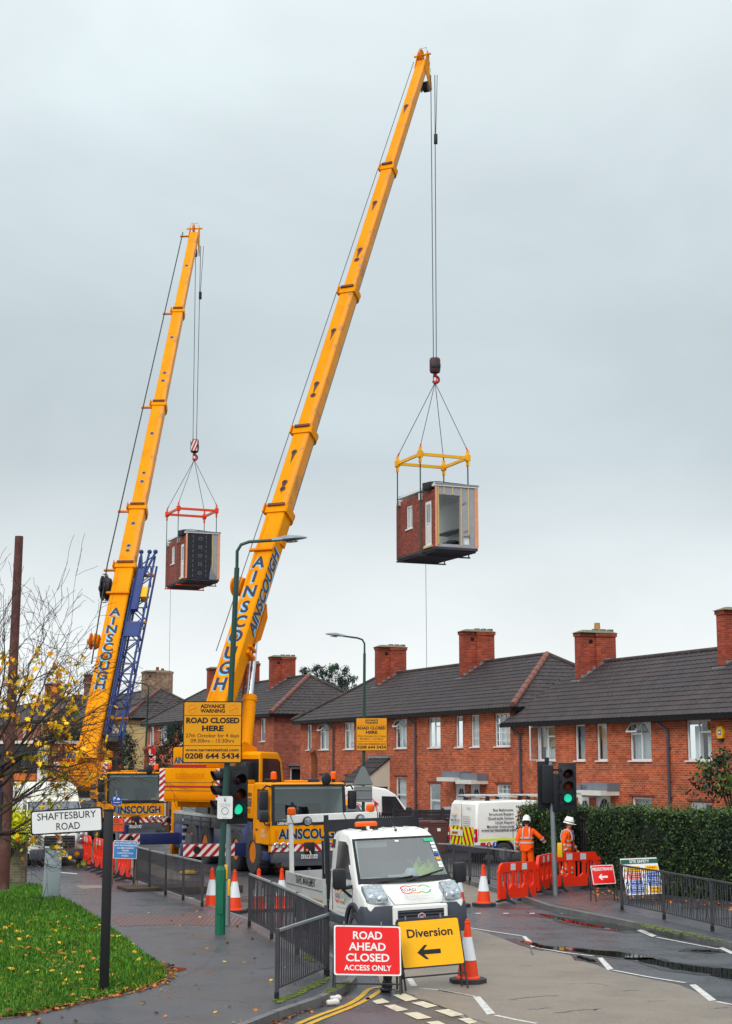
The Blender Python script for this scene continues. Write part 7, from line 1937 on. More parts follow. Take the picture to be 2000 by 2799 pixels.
fold_sign("red ROAD AHEAD CLOSED sign on a folding frame at the near kerb", G(1003, 2722, 0), 1.05, .75, .30, R(10), R(-16), R(2.2), road_ahead)
def diversion(o):
    F, rr = board(o, 1.05, .76, M_SYEL, M_SBLK, rad=.03)
    o.text("Diversion", .13, F @ MX.Translation((0, .1, 0)), M_BLK, bold=.02, width=.76)
    A = [(-.25, -.14), (-.12, -.03), (-.07, -.03), (-.14, -.105), (.14, -.105), (.14, -.175), (-.14, -.175), (-.07, -.25), (-.12, -.25)]
    o.prism(A, .0, .004, M_BLK, F)
fold_sign("yellow Diversion sign with a left arrow in front of the white truck", G(1190, 2704, 0), 1.05, .76, .34, R(16), R(-18), R(-2.6), diversion)
def peds(o):
    F, rr = board(o, .6, .47, M_SRED, M_SWHT, rad=.015)
    o.text("PEDESTRIANS", .075, F @ MX.Translation((0, .10, 0)), M_SWHT, bold=.02, width=.53)
    A = [(-.14, -.06), (-.06, .01), (-.02, .01), (-.07, -.035), (.11, -.035), (.11, -.085), (-.07, -.085), (-.02, -.13), (-.06, -.13)]
    o.prism(A, 0, .004, M_SWHT, F)
q = G(1655, 2464, .12)
fold_sign("small red PEDESTRIANS sign with a left arrow on the wet pavement", q, .6, .47, .42, R(14), R(-18), R(-1.5), peds)
def safety(o):
    F, rr = board(o, 1.0, .9, M_SWHT, rad=.01)
    def pan(x0, x1, z0, z1, m, lines, inkm):
        o.add([(x0, z0, .004), (x1, z0, .004), (x1, z1, .004), (x0, z1, .004)], [(0, 1, 2, 3)], m, F)
        n = len(lines); hh = (z1 - z0) / n
        for k, s_ in enumerate(lines): o.text(s_, hh * .55, F @ MX.Translation(((x0 + x1) / 2, z1 - hh * (k + .8), .002)), inkm, bold=.012, width=min((x1 - x0) * .85, .032 * len(s_) * 1.2))
    pan(-.5, .5, .31, .42, M_SGRN, ["SITE SAFETY"], M_SGRN); o.text("SITE SAFETY", .07, F @ MX.Translation((0, .33, .003)), M_SWHT, bold=.02, width=.54)
    pan(-.36, -.02, .1, .25, M_SYEL, ["Danger", "Construction site", "keep out"], M_BLK); pan(.13, .48, .1, .25, M_SYEL, ["Danger", "Men working above"], M_BLK)
    pan(-.36, -.02, -.08, .08, M_SRED, ["No admittance", "for unauthorised", "personnel"], M_SWHT); pan(.13, .48, -.08, .08, M_SBLU, ["You must wear", "ear protection"], M_SWHT)
    pan(-.36, -.02, -.25, -.1, M_SBLU, ["This is a", "hard hat area"], M_SWHT); pan(.13, .48, -.25, -.1, M_SBLU, ["High visibility", "jackets", "must be worn"], M_SWHT)
    pan(-.36, -.02, -.42, -.27, M_SBLU, ["Protective", "footwear", "must be worn"], M_SWHT); pan(.13, .48, -.42, -.27, M_SYEL, ["Warning", "Overhead crane"], M_BLK)
    for x, zz, m in ((-.43, .0, M_SRED), (-.43, -.175, M_SBLU), (-.43, -.345, M_SBLU), (.055, .0, M_SBLU), (.055, -.175, M_SBLU)):
        o.lathe([(.05, .0), (.05, .005)], m, 16, F @ MX.Translation((x, zz, 0))); o.lathe([(.034, .005), (.034, .006)], M_SWHT, 12, F @ MX.Translation((x, zz, 0))); o.lathe([(.018, .006), (.018, .008)], m, 8, F @ MX.Translation((x, zz, 0)))
    for x, zz in ((-.43, .17), (.055, .17), (.055, -.345)): o.prism([(x - .055, zz - .045), (x + .055, zz - .045), (x, zz + .055)], .0, .005, M_SYEL, F); o.prism([(x - .01, zz - .03), (x + .01, zz - .03), (x + .01, zz + .02), (x - .01, zz + .02)], .005, .007, M_BLK, F)
q = W(1766, 2470, 37.4); q.z = .12
fold_sign("large SITE SAFETY board behind the bent guard rail", q, 1.0, .9, .22, R(18), R(-20), R(-1), safety, cat="safety board")
def apology(o):
    F, rr = board(o, .66, .5, M_SBL2, M_SWHT, rad=.01)
    for k, s_ in enumerate(("WE APOLOGISE FOR", "ANY INCONVENIENCE", "CAUSED DURING", "THESE", "CONSTRUCTION", "WORKS")): o.text(s_, .044, F @ MX.Translation((0, .165 - k * .072, 0)), M_SWHT, bold=.02, width=.034 * len(s_) + .03)
q = G(337, 2419, .12)
fold_sign("blue WE APOLOGISE notice on wooden legs by the barriers", q, .66, .5, .72, R(6), R(-9), R(1.5), apology, cat="notice", leg=M_WOOD, name="notice_board")
# sandbag between the folding signs
m = MB()
for c, r_ in (((0, 0, .13), (.10, .13, .14)), ((.01, .0, .27), (.085, .11, .12)), ((.08, .02, .38), (.12, .1, .075)), ((.2, .03, .37), (.1, .09, .07)), ((.27, .04, .31), (.06, .08, .09)), ((-.02, -.02, .05), (.12, .14, .055))): m.ball(c, r_, M_BLACK, 7)
q = G(1058, 2714) + V((0, .12, 0)); o = m.build("sandbag"); o.location = q; o.scale = (.85, .8, .8); tag(o, "slumped black sandbag hung between the red and yellow signs", "sandbag")

# parking sign and orange notice on one pole
q = G(318, 2400, .12); zb = q.z
t = thing("parking_sign", "blue parking plate on a grey pole above the barriers", "parking sign", q, 0)
m = MB(); m.tube([(0, 0, 0), (-.06, 0, 2.55)], .03, M_GALV, 8); m.build("pole", t)
z = W(321, 2188, q.y * cos(PITCH)).z - zb
o = MB(); F, rr = board(o, .27, .24, M_SBLU, rad=.02); o.text("P", .1, F @ MX.Translation((-.06, .01, 0)), M_SWHT, bold=.02); o.prism([(.01, .02), (.1, .02), (.1, .05), (.08, .08), (.03, .08), (.01, .05)], 0, .003, M_SWHT, F); o.add([(-.1, -.06, .003), (.1, -.06, .003), (.1, -.045, .003), (-.1, -.045, .003)], [(0, 1, 2, 3)], M_SWHT, F)
o.v = [(x - .05, y - .04, zz + z) for x, y, zz in o.v]; o.build("plate", t, smooth=0)
z = W(318, 2253, q.y * cos(PITCH)).z
t = thing("notice_board", "orange advance warning notice tied to the parking sign pole", "notice", (q.x - .03, q.y - .06, z), R(-4)); o = MB(); F, rr = board(o, .46, .38, M_SORG, rad=.01)
for k, (s_, b) in enumerate((("ADVANCE", .02), ("WARNING", .02), ("ROAD CLOSED HERE", .02), ("27th October", 0), ("for 4 days", 0))): o.text(s_, .036, F @ MX.Translation((0, .125 - k * .062 - (.015 if k > 1 else 0), 0)), M_RUST, bold=b, width=.026 * len(s_) * .9)
o.build("board", t, smooth=0)
# bus stop far off
q = W(412, 2150, 74); q.z = gz(q.y) + .1; t = thing("bus_stop_flag", "red disc and white flag of a bus stop beyond the far crane", "bus stop", q, 0)
m = MB(); m.cyl((0, 0, 0), (0, 0, 4.0), .05, M_GALV, n=8); m.build("post", t)
zz = W(408, 2056, 74).z - q.z; m = MB(); m.lathe([(.27, -.01), (.27, .01)], M_SRED, 20, FR((-.05, -.07, zz))); m.bb(-.13, -.03, -.09, -.081, zz - .14, zz + .15, M_SWHT); m.bb(-.13, .07, -.092, -.082, zz - .15, zz - .09, M_SWHT); m.build("disc", t)
zz = W(412, 2086, 74).z - q.z; m = MB(); m.bb(-.18, .2, -.08, -.07, zz - .36, zz + .36, M_SWHT); F = FR((.02, -.081, zz + .12)); arc(m, 0, 0, .12, 0, 360, .05, M_SRED, F); m.bb(-.16, .2, -.09, -.083, zz + .09, zz + .15, M_SRED); m.bb(-.17, .19, -.084, -.081, zz - .35, zz - .08, M_SRED); m.build("flag", t, smooth=0)

# utility cabinet, garden wall, timber pole
q = G(138, 2454, .12); t = thing("utility_cabinet", "leaning grey utility cabinet at the edge of the grass", "cabinet", q, R(12))
m = MB(); m.bb(-.21, .21, -.2, .2, .0, 1.22, M_CAB, bev=.02); T = MX.Rotation(R(2), 4, 'Y'); m.v = [tuple(T @ V(v)) for v in m.v]; m.build("body", t)
m = MB(); m.bb(-.23, .23, -.22, .22, 1.221, 1.26, M_CAB, bev=.015); m.v = [tuple(T @ V(v)) for v in m.v]; m.build("lid", t)
m = MB(); m.bb(-.19, .19, -.212, -.202, .05, 1.19, M_CAB, bev=.004); m.v = [tuple(T @ V(v)) for v in m.v]; m.build("door", t)
a = G(70, 2411, .12); b = G(20, 2420, .12)
m = MB(); T = MX.Translation(a); m.bb(-4.0, .0, -.12, .12, -.1, 1.15, M_WALL, T); m.bb(-4.02, .02, -.15, .15, 1.15, 1.22, M_MORT, T)
tag(m.build("garden_wall", smooth=0), "low mossy garden wall behind the timber pole", "wall")
q = G(8, 2431, .12); t = thing("timber_pole", "tall brown timber pole at the left edge among the branches", "pole", q, 0)
m = MB(); top = W(52, 1466, q.y * cos(PITCH) + 1.1) - q; m.tube([(0, 0, -.1), top * .5, top], [.165, .135, .115], M_POLE, 14); m.build("shaft", t)
m = MB(); m.tube([V((.11, -.06, .0)), top * .5 + V((.1, -.05, 0)), top * .9 + V((.09, -.05, 0))], .012, M_RUST, 5); m.bb(-.15, -.09, -.12, -.05, 1.4, 2.6, M_BLACK); m.build("conduit", t)
# timber fence, iron railing, bins
O = W(1077, 2330, 56.0); rz = R(16)
def fencing(label, O, rz, L, z0, h):
    t = thing("timber_fence", label, "fence", (O.x, O.y, z0), rz)
    m = MB(); n = int(h / .12)
    for k in range(n): m.bb(0, L, -.015 - .008 * (k % 2), .015, k * h / n, (k + .96) * h / n, M_FENCE)
    m.bb(0, L, -.04, .04, h, h + .05, M_FENCE); m.build("panel", t, smooth=0)
    for k in range(int(L / 1.8) + 1):
        m = MB(); m.bb(k * 1.8 - .06, k * 1.8 + .06, -.07, .03, -.2, h + .1, M_FENCE); m.build("post", t, smooth=0)
fencing("dark stained timber fence in front of the silver car", O, R(8), 3.7, gz(56) + .1, 1.55)
O = W(1000, 2330, 56.2); t = thing("iron_railing", "short black spiked railing left of the timber fence", "railing", (O.x, O.y, gz(56) + .1), R(8)); m = MB()
for k in range(13): m.bb(k * .085 - .03, k * .085 + .03, -.01, .01, 0, 1.42, M_BLK); m.ball((k * .085, 0, 1.46), (.03, .02, .06), M_BLK, 5)
m.bb(-.05, 1.1, -.02, .02, 1.2, 1.26, M_BLK); m.build("bars", t, smooth=0)
def wheelie(label, p, rz, mm, w=.6):
    t = thing("wheelie_bin", label, "bin", p, rz, "wheelie bins by the fence"); m = MB()
    m.add([(-w * .42, -.28, 0), (w * .42, -.28, 0), (w * .42, .25, 0), (-w * .42, .25, 0), (-w / 2, -.34, .98), (w / 2, -.34, .98), (w / 2, .34, .98), (-w / 2, .34, .98)], [(3, 2, 1, 0), (0, 1, 5, 4), (1, 2, 6, 5), (2, 3, 7, 6), (3, 0, 4, 7)], mm); m.bb(-w / 2 - .02, w / 2 + .02, -.36, .3, .93, .98, mm); m.build("body", t, smooth=0)
    m = MB(); m.bb(-w / 2 - .02, w / 2 + .02, -.38, .34, .985, 1.04, mm, bev=.02); m.bb(-w / 2 + .05, w / 2 - .05, -.3, .25, 1.041, 1.07, mm, bev=.015); m.build("lid", t)
    m = MB(); 
    if mm is M_BINB: m.bb(-.06, .06, -.345, -.335, .72, .82, M_SWHT); m.build("sticker", t, smooth=0)
    return t
for a, zt, lb, mm in ((1112, 2240, "green wheelie bin in front of the dark fence", M_BING), (1162, 2242, "brown wheelie bin next to the green one", M_BINB), (1196, 2243, "brown wheelie bin farthest right, against the dark fence", M_BINB)):
    q = W(a, zt, 54.0); q.z -= 1.07; wheelie(lb, q, R(4), mm)
# timber mats and litter
m = MB(); q = G(490, 2440); T = MX.Translation(q) @ MX.Rotation(STREET, 4, 'Z')
for k in range(5): m.bb(-.6 + k * .26, -.36 + k * .26, -1.6, 1.6, .0, .2, M_TIMB, T, bev=.01)
tag(m.build("timber_mat"), "dark timber crane mat on the road behind the long guard rail", "timber mat")
M_LIT = mat("crumpled paper", lin(214, 210, 206), .7, var=.1)
for a, b, lb in ((912, 2738, "crumpled white wrapper in the gutter leaves, upper one"), (906, 2749, "crumpled white wrapper in the gutter leaves, lower one")):
    q = G(a, b, 0); m = MB(); m.box((0, 0, .05), (.16, .1, .07), M_LIT, rz=.4, bev=.03); m.ball((.06, .03, .05), (.06, .05, .05), M_LIT, 5); o = m.build("litter"); o.location = q; tag(o, lb, "litter")
q = W(476, 2232, 70); q.z = gz(q.y) + .1; m = MB()
for k in range(6): m.bb(-.4 + k * .14, -.27 + k * .14, -.02, .02, 0, 2.0 - .05 * (k % 2), M_WOOD)
m.bb(-.4, .44, .021, .06, .4, .5, M_WOOD); m.bb(-.4, .44, .021, .06, 1.5, 1.6, M_WOOD); o = m.build("timber_gate", smooth=0); o.location = q; tag(o, "brown timber gate seen between the two cranes", "gate")
# ================================================================== PEOPLE
M_SKIN = mat("skin", lin(196, 128, 104), .6, var=.06)
M_HIO = mat("hi-vis orange cloth", lin(255, 92, 0), .75, var=.12, vs=5, bump=.5, bs=9)
M_REFL = mat("reflective band", lin(190, 186, 186), .45, var=.05)
M_BOOT = mat("black boots", lin(34, 32, 32), .6, var=.1)
M_SHIRT = mat("mauve shirt", lin(130, 100, 160), .8, var=.1)
M_HAIR = mat("short dark hair", lin(52, 40, 34), .9, var=.2)
M_LINER = mat("dark jacket lining", lin(28, 30, 40), .8, var=.1)

def skin(verts, edges, rad, m, name, levels=2):
    me = bpy.data.meshes.new(name); me.from_pydata(verts, edges, [])
    o = bpy.data.objects.new(name, me); COL.objects.link(o)
    md = o.modifiers.new("skin", 'SKIN'); md.use_smooth_shade = True
    for i, sv in enumerate(me.skin_vertices[0].data): sv.radius = rad[i] if isinstance(rad[i], tuple) else (rad[i], rad[i]); sv.use_root = (i == 0)
    s = o.modifiers.new("sub", 'SUBSURF'); s.levels = levels; s.render_levels = levels
    vs, fs = evalmesh(o)
    bpy.data.objects.remove(o); bpy.data.meshes.remove(me)
    return vs, fs
def hand(mb, p, d, side, m):
    """palm and five curled fingers beyond a wrist p, pointing along d"""
    d = V(d).normalized(); x = d.cross(V(side)).normalized(); s = x.cross(d)
    mb.box((0, 0, 0), (.085, .035, .10), m, frame(V(p) + d * .05, s, x) @ MX(((1, 0, 0, 0), (0, 1, 0, 0), (0, 0, 1, 0), (0, 0, 0, 1))) @ MX.Rotation(pi / 2, 4, 'X') if False else MX(((s.x, x.x, d.x, p[0] + d.x * .05), (s.y, x.y, d.y, p[1] + d.y * .05), (s.z, x.z, d.z, p[2] + d.z * .05), (0, 0, 0, 1))), bev=.014)
    for k, L in enumerate((.07, .082, .077, .058)):
        b = V(p) + d * .1 + s * (-.032 + k * .0215)
        mb.tube([b, b + d * L * .5 + x * .008, b + d * L * .85 + x * .03], [.0095, .009, .007], m, 6)
    b = V(p) + d * .035 - s * .04; mb.tube([b, b - s * .025 + d * .025 + x * .01, b - s * .03 + d * .06 + x * .02], [.012, .011, .008], m, 6)

def worker(label, p, rz, arms, legs, headyaw, openj):
    """faces local +y; x to the person's right"""
    t = thing("person", label, "person", p, rz)
    hip, chest, neck = V((0, 0, .96)), V((0, .01, 1.36)), V((0, .03, 1.50))
    verts = [hip, V((0, .0, 1.15)), chest, neck, V((0, .045, 1.58))]; edges = [(0, 1), (1, 2), (2, 3), (3, 4)]; rad = [(.15, .11), (.145, .105), (.16, .11), .06, .055]
    cl_v = [hip, V((0, 0, 1.15)), chest, V((0, .01, 1.46))]; cl_e = [(0, 1), (1, 2), (2, 3)]; cl_r = [(.185, .14), (.19, .145), (.205, .145), (.12, .10)]
    for s, (el, wr) in zip((-1, 1), arms):
        sh = V((s * .19, .01, 1.42)); i = len(verts); verts += [sh, V(el), V(wr)]; edges += [(2, i), (i, i + 1), (i + 1, i + 2)]; rad += [.055, .042, .03]
        i = len(cl_v); cl_v += [sh, (sh + V(el)) / 2, V(el), (V(el) + V(wr)) / 2, V(el).lerp(V(wr), .93)]; cl_e += [(2, i)] + [(i + k, i + k + 1) for k in range(4)]; cl_r += [.085, .078, .072, .068, .062]
    tr_v = [hip + V((0, 0, .06))]; tr_e = []; tr_r = [(.17, .13)]
    for s, (kn, an) in zip((-1, 1), legs):
        th = V((s * .09, 0, .88)); i = len(verts); verts += [th, V(kn), V(an)]; edges += [(0, i), (i, i + 1), (i + 1, i + 2)]; rad += [.085, .058, .042]
        i = len(tr_v); tr_v += [th, (th + V(kn)) / 2, V(kn), (V(kn) + V(an)) / 2, V(an) + V((0, 0, .04))]; tr_e += [(0, i)] + [(i + k, i + k + 1) for k in range(4)]; tr_r += [.115, .112, .10, .095, .092]
    vs, fs = skin(verts, edges, rad, M_SKIN, "body")
    b = MB(); b.add(vs, fs, M_SKIN)
    H = MX.Translation((0, .05, 1.68)) @ MX.Rotation(headyaw, 4, 'Z') @ MX.Rotation(R(-14), 4, 'X')
    b.ball((0, .0, .0), (.078, .098, .118), M_SKIN, 10, H); b.ball((0, .03, -.07), (.06, .068, .06), M_SKIN, 8, H)
    b.prism([(-.0, -.03), (.03, -.028), (.0, .02)], -.012, .012, M_SKIN, H @ frame((0, .09, -.01), (0, 1, 0), (0, 0, 1)))
    for s in (-1, 1): b.ball((s * .078, -.005, -.01), (.014, .024, .034), M_SKIN, 5, H); b.ball((s * .03, .088, .012), (.013, .01, .008), M_BLK, 5, H)
    b.bb(-.024, .024, .092, .1, -.066, -.058, M_HOOKR, H)
    for s, (el, wr) in zip((-1, 1), arms): hand(b, wr, V(wr) - V(el), (0, 1, 0), M_SKIN)
    bo = b.build("body", t, smooth=70)
    hr = MB(); hr.ball((0, -.02, .0), (.084, .092, .10), M_HAIR, 8, H); hr.build("hair", bo, smooth=70)
    vs, fs = skin(cl_v, cl_e, cl_r, M_HIO, "jacket"); j = MB(); j.add(vs, fs, M_HIO)
    j.lathe([(.20, 0), (.215, .12), (.195, .3)], M_HIO, 20, MX.Translation((0, .0, .84)) @ MX.Diagonal((1, .78, 1, 1)))
    j.lathe([(.12, .0), (.105, .05), (.1, .09), (.085, .07)], M_HIO, 16, MX.Translation((0, .02, 1.44)))
    if openj:
        j.prism([(-.09, .84), (.07, .84), (.1, 1.2), (.05, 1.42), (-.05, 1.42), (-.1, 1.2)], .15, .175, M_LINER, frame((0, 0, 0), (-1, 0, 0), (0, 0, 1))); j.prism([(-.05, .9), (.04, .9), (.06, 1.2), (.03, 1.44), (-.03, 1.44), (-.06, 1.2)], .17, .182, M_HIO, frame((0, 0, 0), (-1, 0, 0), (0, 0, 1)))
        j.prism([(-.03, 1.36), (.03, 1.36), (.045, 1.5), (-.045, 1.5)], .14, .185, M_SHIRT, frame((0, 0, 0), (-1, 0, 0), (0, 0, 1)))
    j.build("jacket", bo, smooth=70)
    vs, fs = skin(tr_v, tr_e, tr_r, M_HIO, "trousers"); j = MB(); j.add(vs, fs, M_HIO); j.build("trousers", bo, smooth=70)
    def ring(a, c, r, hh=.045, sx=1.0, sy=1.0):
        a = V(a); c = V(c); u = (c - a).normalized(); q = MB(); z = u; x = z.orthogonal() if abs(z.z) < .9 else V((1, 0, 0)); x = (x - z * x.dot(z)).normalized(); y = z.cross(x)
        M_ = MX(((x.x, y.x, z.x, a.x), (x.y, y.y, z.y, a.y), (x.z, y.z, z.z, a.z), (0, 0, 0, 1)))
        q.lathe([(r, -hh / 2), (r + .004, 0), (r, hh / 2)], M_REFL, 20, M_ @ MX.Diagonal((sx, sy, 1, 1))); q.build("reflective_band", bo, smooth=70)
    for z in (1.08, 1.22): ring((0, 0, z), (0, 0, z + 1), .212 if z < 1.2 else .203, .05, 1.0, .80)
    for s in (-1, 1):
        q = MB(); q.tube([(s * .09, -.150, 1.22), (s * .095, -.158, 1.34), (s * .09, -.12, 1.47), (s * .09, .02, 1.52), (s * .09, .12, 1.46), (s * .095, .165, 1.34), (s * .09, .162, 1.22)], .022, M_REFL, 6); q.build("reflective_band", bo, smooth=70)
    for (el, wr) in arms:
        el = V(el); wr = V(wr); ring(el.lerp(wr, .15), wr, .074, .045); ring(el.lerp(wr, .62), wr, .070, .045)
    for (kn, an) in legs: 
        kn = V(kn); an = V(an); ring(kn.lerp(an, .12), an, .103, .05); ring(kn.lerp(an, .42), an, .1, .05)
    for kn, an in legs:
        q = MB(); a = V(an); q.box((a.x, a.y + .05, .05), (.10, .28, .10), M_BOOT, bev=.04); q.cyl((a.x, a.y, .05), (a.x, a.y, .18), .055, M_BOOT); q.build("boot", bo)
    h = MB(); h.lathe([(.118, .02), (.145, .005), (.138, .03), (.128, .05), (.122, .10), (.10, .15), (.06, .18), (.001, .188)], M_HAT, 22, H @ MX.Diagonal((.92, 1.1, 1, 1))); h.prism([(-.1, .1), (.1, .1), (.07, .2), (0, .22), (-.07, .2)], .015, .028, M_HAT, H)
    h.bb(-.012, .012, -.1, .1, .15, .192, M_HAT, H, bev=.006)
    if openj: h.lathe([(.137, .045), (.139, .055), (.134, .065)], M_BLK, 22, H @ MX.Diagonal((.92, 1.1, 1, 1)))
    h.build("hard_hat", bo, smooth=50)
    return t
q = W(1441, 2395, 44.6); q.z = .12
worker("person in full orange hi-vis with back turned, right elbow held out", q, R(-12), (((-.27, -.03, 1.14), (-.31, .07, .9)), ((.42, .0, 1.22), (.56, .1, 1.06))), (((-.12, .03, .5), (-.13, -.02, .08)), ((.13, .02, .5), (.14, -.03, .08))), R(-6), False)
q = W(1552, 2395, 43.2); q.z = .12
worker("person in an open orange hi-vis jacket walking right past the hedge, head down", q, R(-112), (((-.26, .05, 1.13), (-.22, .22, .92)), ((.25, -.06, 1.13), (.25, .05, .88))), (((-.1, .1, .52), (-.1, .0, .1)), ((.1, -.02, .5), (.1, -.2, .1))), R(10), True)
# ================================================================== PLANTS
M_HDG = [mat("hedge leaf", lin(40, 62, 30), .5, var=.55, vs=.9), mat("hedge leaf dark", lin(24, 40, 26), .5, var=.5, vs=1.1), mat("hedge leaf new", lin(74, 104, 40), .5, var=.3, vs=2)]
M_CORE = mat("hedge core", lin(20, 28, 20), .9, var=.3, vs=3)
M_CON = [mat("conifer dark", lin(30, 48, 40), .7, var=.35, vs=2), mat("conifer mid", lin(44, 68, 50), .7, var=.35, vs=2)]
M_BARK = mat("dark bark", lin(62, 54, 50), .9, var=.3, vs=4, bump=.5, bs=14, dirt=lin(112, 116, 30), dirtamt=.9, ds=1.1)
M_TWIG = mat("twig", lin(64, 56, 54), .9, var=.2)
M_MAP = [mat("maple leaf gold", lin(246, 190, 2), .6, var=.2), mat("maple leaf amber", lin(206, 122, 16), .6, var=.2), mat("maple leaf lime", lin(150, 150, 24), .6, var=.25), mat("maple leaf rust", lin(160, 70, 20), .6, var=.2)]
M_SHRUB = [mat("golden shrub leaf", lin(220, 214, 20), .6, var=.2), mat("lime shrub leaf", lin(172, 190, 20), .6, var=.2)]
rp_ = random.Random(11)
def quadleaf(mb, p, s, m, nrm=None, asp=.5):
    n = V((rp_.gauss(0, 1), rp_.gauss(0, 1), rp_.gauss(0, 1)))
    if nrm is not None: n = n * .55 + V(nrm)
    n.normalize(); u = n.orthogonal().normalized(); a = rp_.uniform(0, 2 * pi); v = n.cross(u); d = u * cos(a) + v * sin(a); e = n.cross(d)
    p = V(p)
    mb.add([p - d * s, p + e * s * asp, p + d * s, p - e * s * asp], [(0, 1, 2, 3)], m)
def hedge(label, a, b, depth, h, n, zb=.12, ends=True):
    t = thing("hedge", label, "hedge", (0, 0, 0)); t.location = (a.x, a.y, zb)
    d = (b - a); L = d.length; d = d / L; nn = V((d.y, -d.x)) if V((d.y, -d.x)).dot(V((1, .3))) > 0 else V((-d.y, d.x))
    D3, N3 = V((d.x, d.y, 0)), V((nn.x, nn.y, 0))
    bump = lambda u, v: .10 * sin(u * 1.3 + 1) * sin(v * 2.1 + u * .3) + .06 * sin(u * 3.7 + v * 3.3) + .04 * sin(u * 9.1 + 2) * sin(v * 7.7)
    c = MB(); nu = int(L / .3) + 1; vs = []
    sec = [(0.12, 0), (.10, h * .5), (.12, h - .25), (.26, h - .1), (depth * .5, h - .06), (depth - .2, h - .12), (depth - .1, h * .5), (depth - .12, 0)]
    for i in range(nu + 1):
        u = L * i / nu
        for k, (x, z) in enumerate(sec): q = D3 * u + N3 * (x + bump(u, z) * .5) + V((0, 0, z + bump(u, 3) * .4)); vs.append(q)
    m = len(sec); c.add(vs, [(i * m + k, i * m + k + 1, (i + 1) * m + k + 1, (i + 1) * m + k) for i in range(nu) for k in range(m - 1)] + [tuple(range(m)), tuple(nu * m + k for k in range(m))[::-1]], M_CORE); c.build("dark_core", t)  # solid core coloured dark for the shade behind the leaves
    f = MB()
    for _ in range(n):
        u = rp_.uniform(-.05, L + .05); r = rp_.random()
        if sin(u * 2.9 + 1.3) * sin(u * .8) > .8 and rp_.random() < .6: continue
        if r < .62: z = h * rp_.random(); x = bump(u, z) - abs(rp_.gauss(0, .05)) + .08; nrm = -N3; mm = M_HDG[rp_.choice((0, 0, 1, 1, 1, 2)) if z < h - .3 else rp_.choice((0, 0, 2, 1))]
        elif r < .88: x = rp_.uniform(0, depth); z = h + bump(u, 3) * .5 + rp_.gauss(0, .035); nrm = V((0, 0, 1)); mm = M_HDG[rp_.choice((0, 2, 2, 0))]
        else: u = rp_.choice((rp_.gauss(-.02, .04), L + rp_.gauss(.02, .04))); x = rp_.uniform(0, depth); z = h * rp_.random(); nrm = D3 * (1 if u > L / 2 else -1); mm = M_HDG[rp_.choice((0, 1, 1))]
        quadleaf(f, D3 * u + N3 * x + V((0, 0, z)), rp_.choice((.018, .025, .03, .04, .055)), mm, nrm)
    for _ in range(int(n * .004)):                          # stray shoots
        u = rp_.uniform(0, L); x = rp_.uniform(0, depth * .6); L_ = rp_.uniform(.08, .25); p = D3 * u + N3 * x + V((0, 0, h))
        f.tube([p, p + V((rp_.gauss(0, .05), rp_.gauss(0, .05), L_))], .004, M_TWIG, 3)
        for k in range(5): quadleaf(f, p + V((rp_.gauss(0, .03), rp_.gauss(0, .03), L_ * k / 4)), .035, M_HDG[2])
    f.build("foliage", t, smooth=0)
    return t
hA_, hB_ = V((4.55, 46.6)), V((9.9, 37.2)); hd = (hB_ - hA_)
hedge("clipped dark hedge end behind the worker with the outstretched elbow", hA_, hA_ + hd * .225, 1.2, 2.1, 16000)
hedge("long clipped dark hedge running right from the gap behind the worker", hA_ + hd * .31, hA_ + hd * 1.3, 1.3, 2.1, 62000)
g0 = hA_ + hd * .23; m = MB(); m.bb(0, .95, -.03, .03, 0, 1.8, M_BLK); 
for k in range(8): m.bb(.05 + k * .11, .09 + k * .11, -.05, -.031, .1, 1.7, M_FENCE)
o = m.build("garden_gate", smooth=0); o.location = (g0.x + .35, g0.y + .3, .12); o.rotation_euler = (0, 0, atan2(hd.y, hd.x)); tag(o, "dark garden gate in the gap of the hedge", "gate")

def conifer(label, p, h, r, n, mats=M_CON, group=None, name="conifer_tree", pw=.75, droop=.0):
    t = thing(name, label, "tree", p, 0, group)
    m = MB(); m.tube([(0, 0, -.1), (0, 0, h * .9)], [.12, .03], M_BARK, 8); m.build("trunk", t)
    f = MB(); tufts = []
    for _ in range(int(n / 26)):
        z = h * (rp_.random() ** 1.25); rr = r * max(.06, (1 - (z / h)) ** pw) * (.55 + .5 * rp_.random()); a = rp_.uniform(0, 2 * pi); tufts.append((V((rr * cos(a), rr * sin(a), z)), a))
    for c, a in tufts:
        mm = mats[rp_.choice((0, 0, 1))]; s = rp_.uniform(.12, .3) * (.6 + r * .25)
        for _ in range(26):
            k = rp_.random(); q = c + V((cos(a) * k * s + rp_.gauss(0, s * .35), sin(a) * k * s + rp_.gauss(0, s * .35), (k * s * (.8 - droop * 2) + rp_.gauss(0, s * .4))))
            quadleaf(f, q, rp_.uniform(.04, .09) * (.6 + r * .3), mm, (cos(a), sin(a), .3), .35)
    f.build("crown", t, smooth=0)
    return t
cg = "clipped conifers in front of the far houses"
for a, b, z, hh, r, lb in ((338, 2005, 78, 4.7, 1.35, "broad conical conifer between the cranes in front of the cream house"), (476, 1985, 80, 5.2, 1.5, "conifer left of the large yellow notice in front of the far terrace"), (428, 2060, 84, 3.0, .5, "thin young conifer beside the bus stop")):
    q = W(a, b, z); zt = q.z; q.z = gz(q.y) + .1; conifer(lb, q, zt - q.z, r, 9000 if r > 1 else 2500, group=cg, pw=.55)
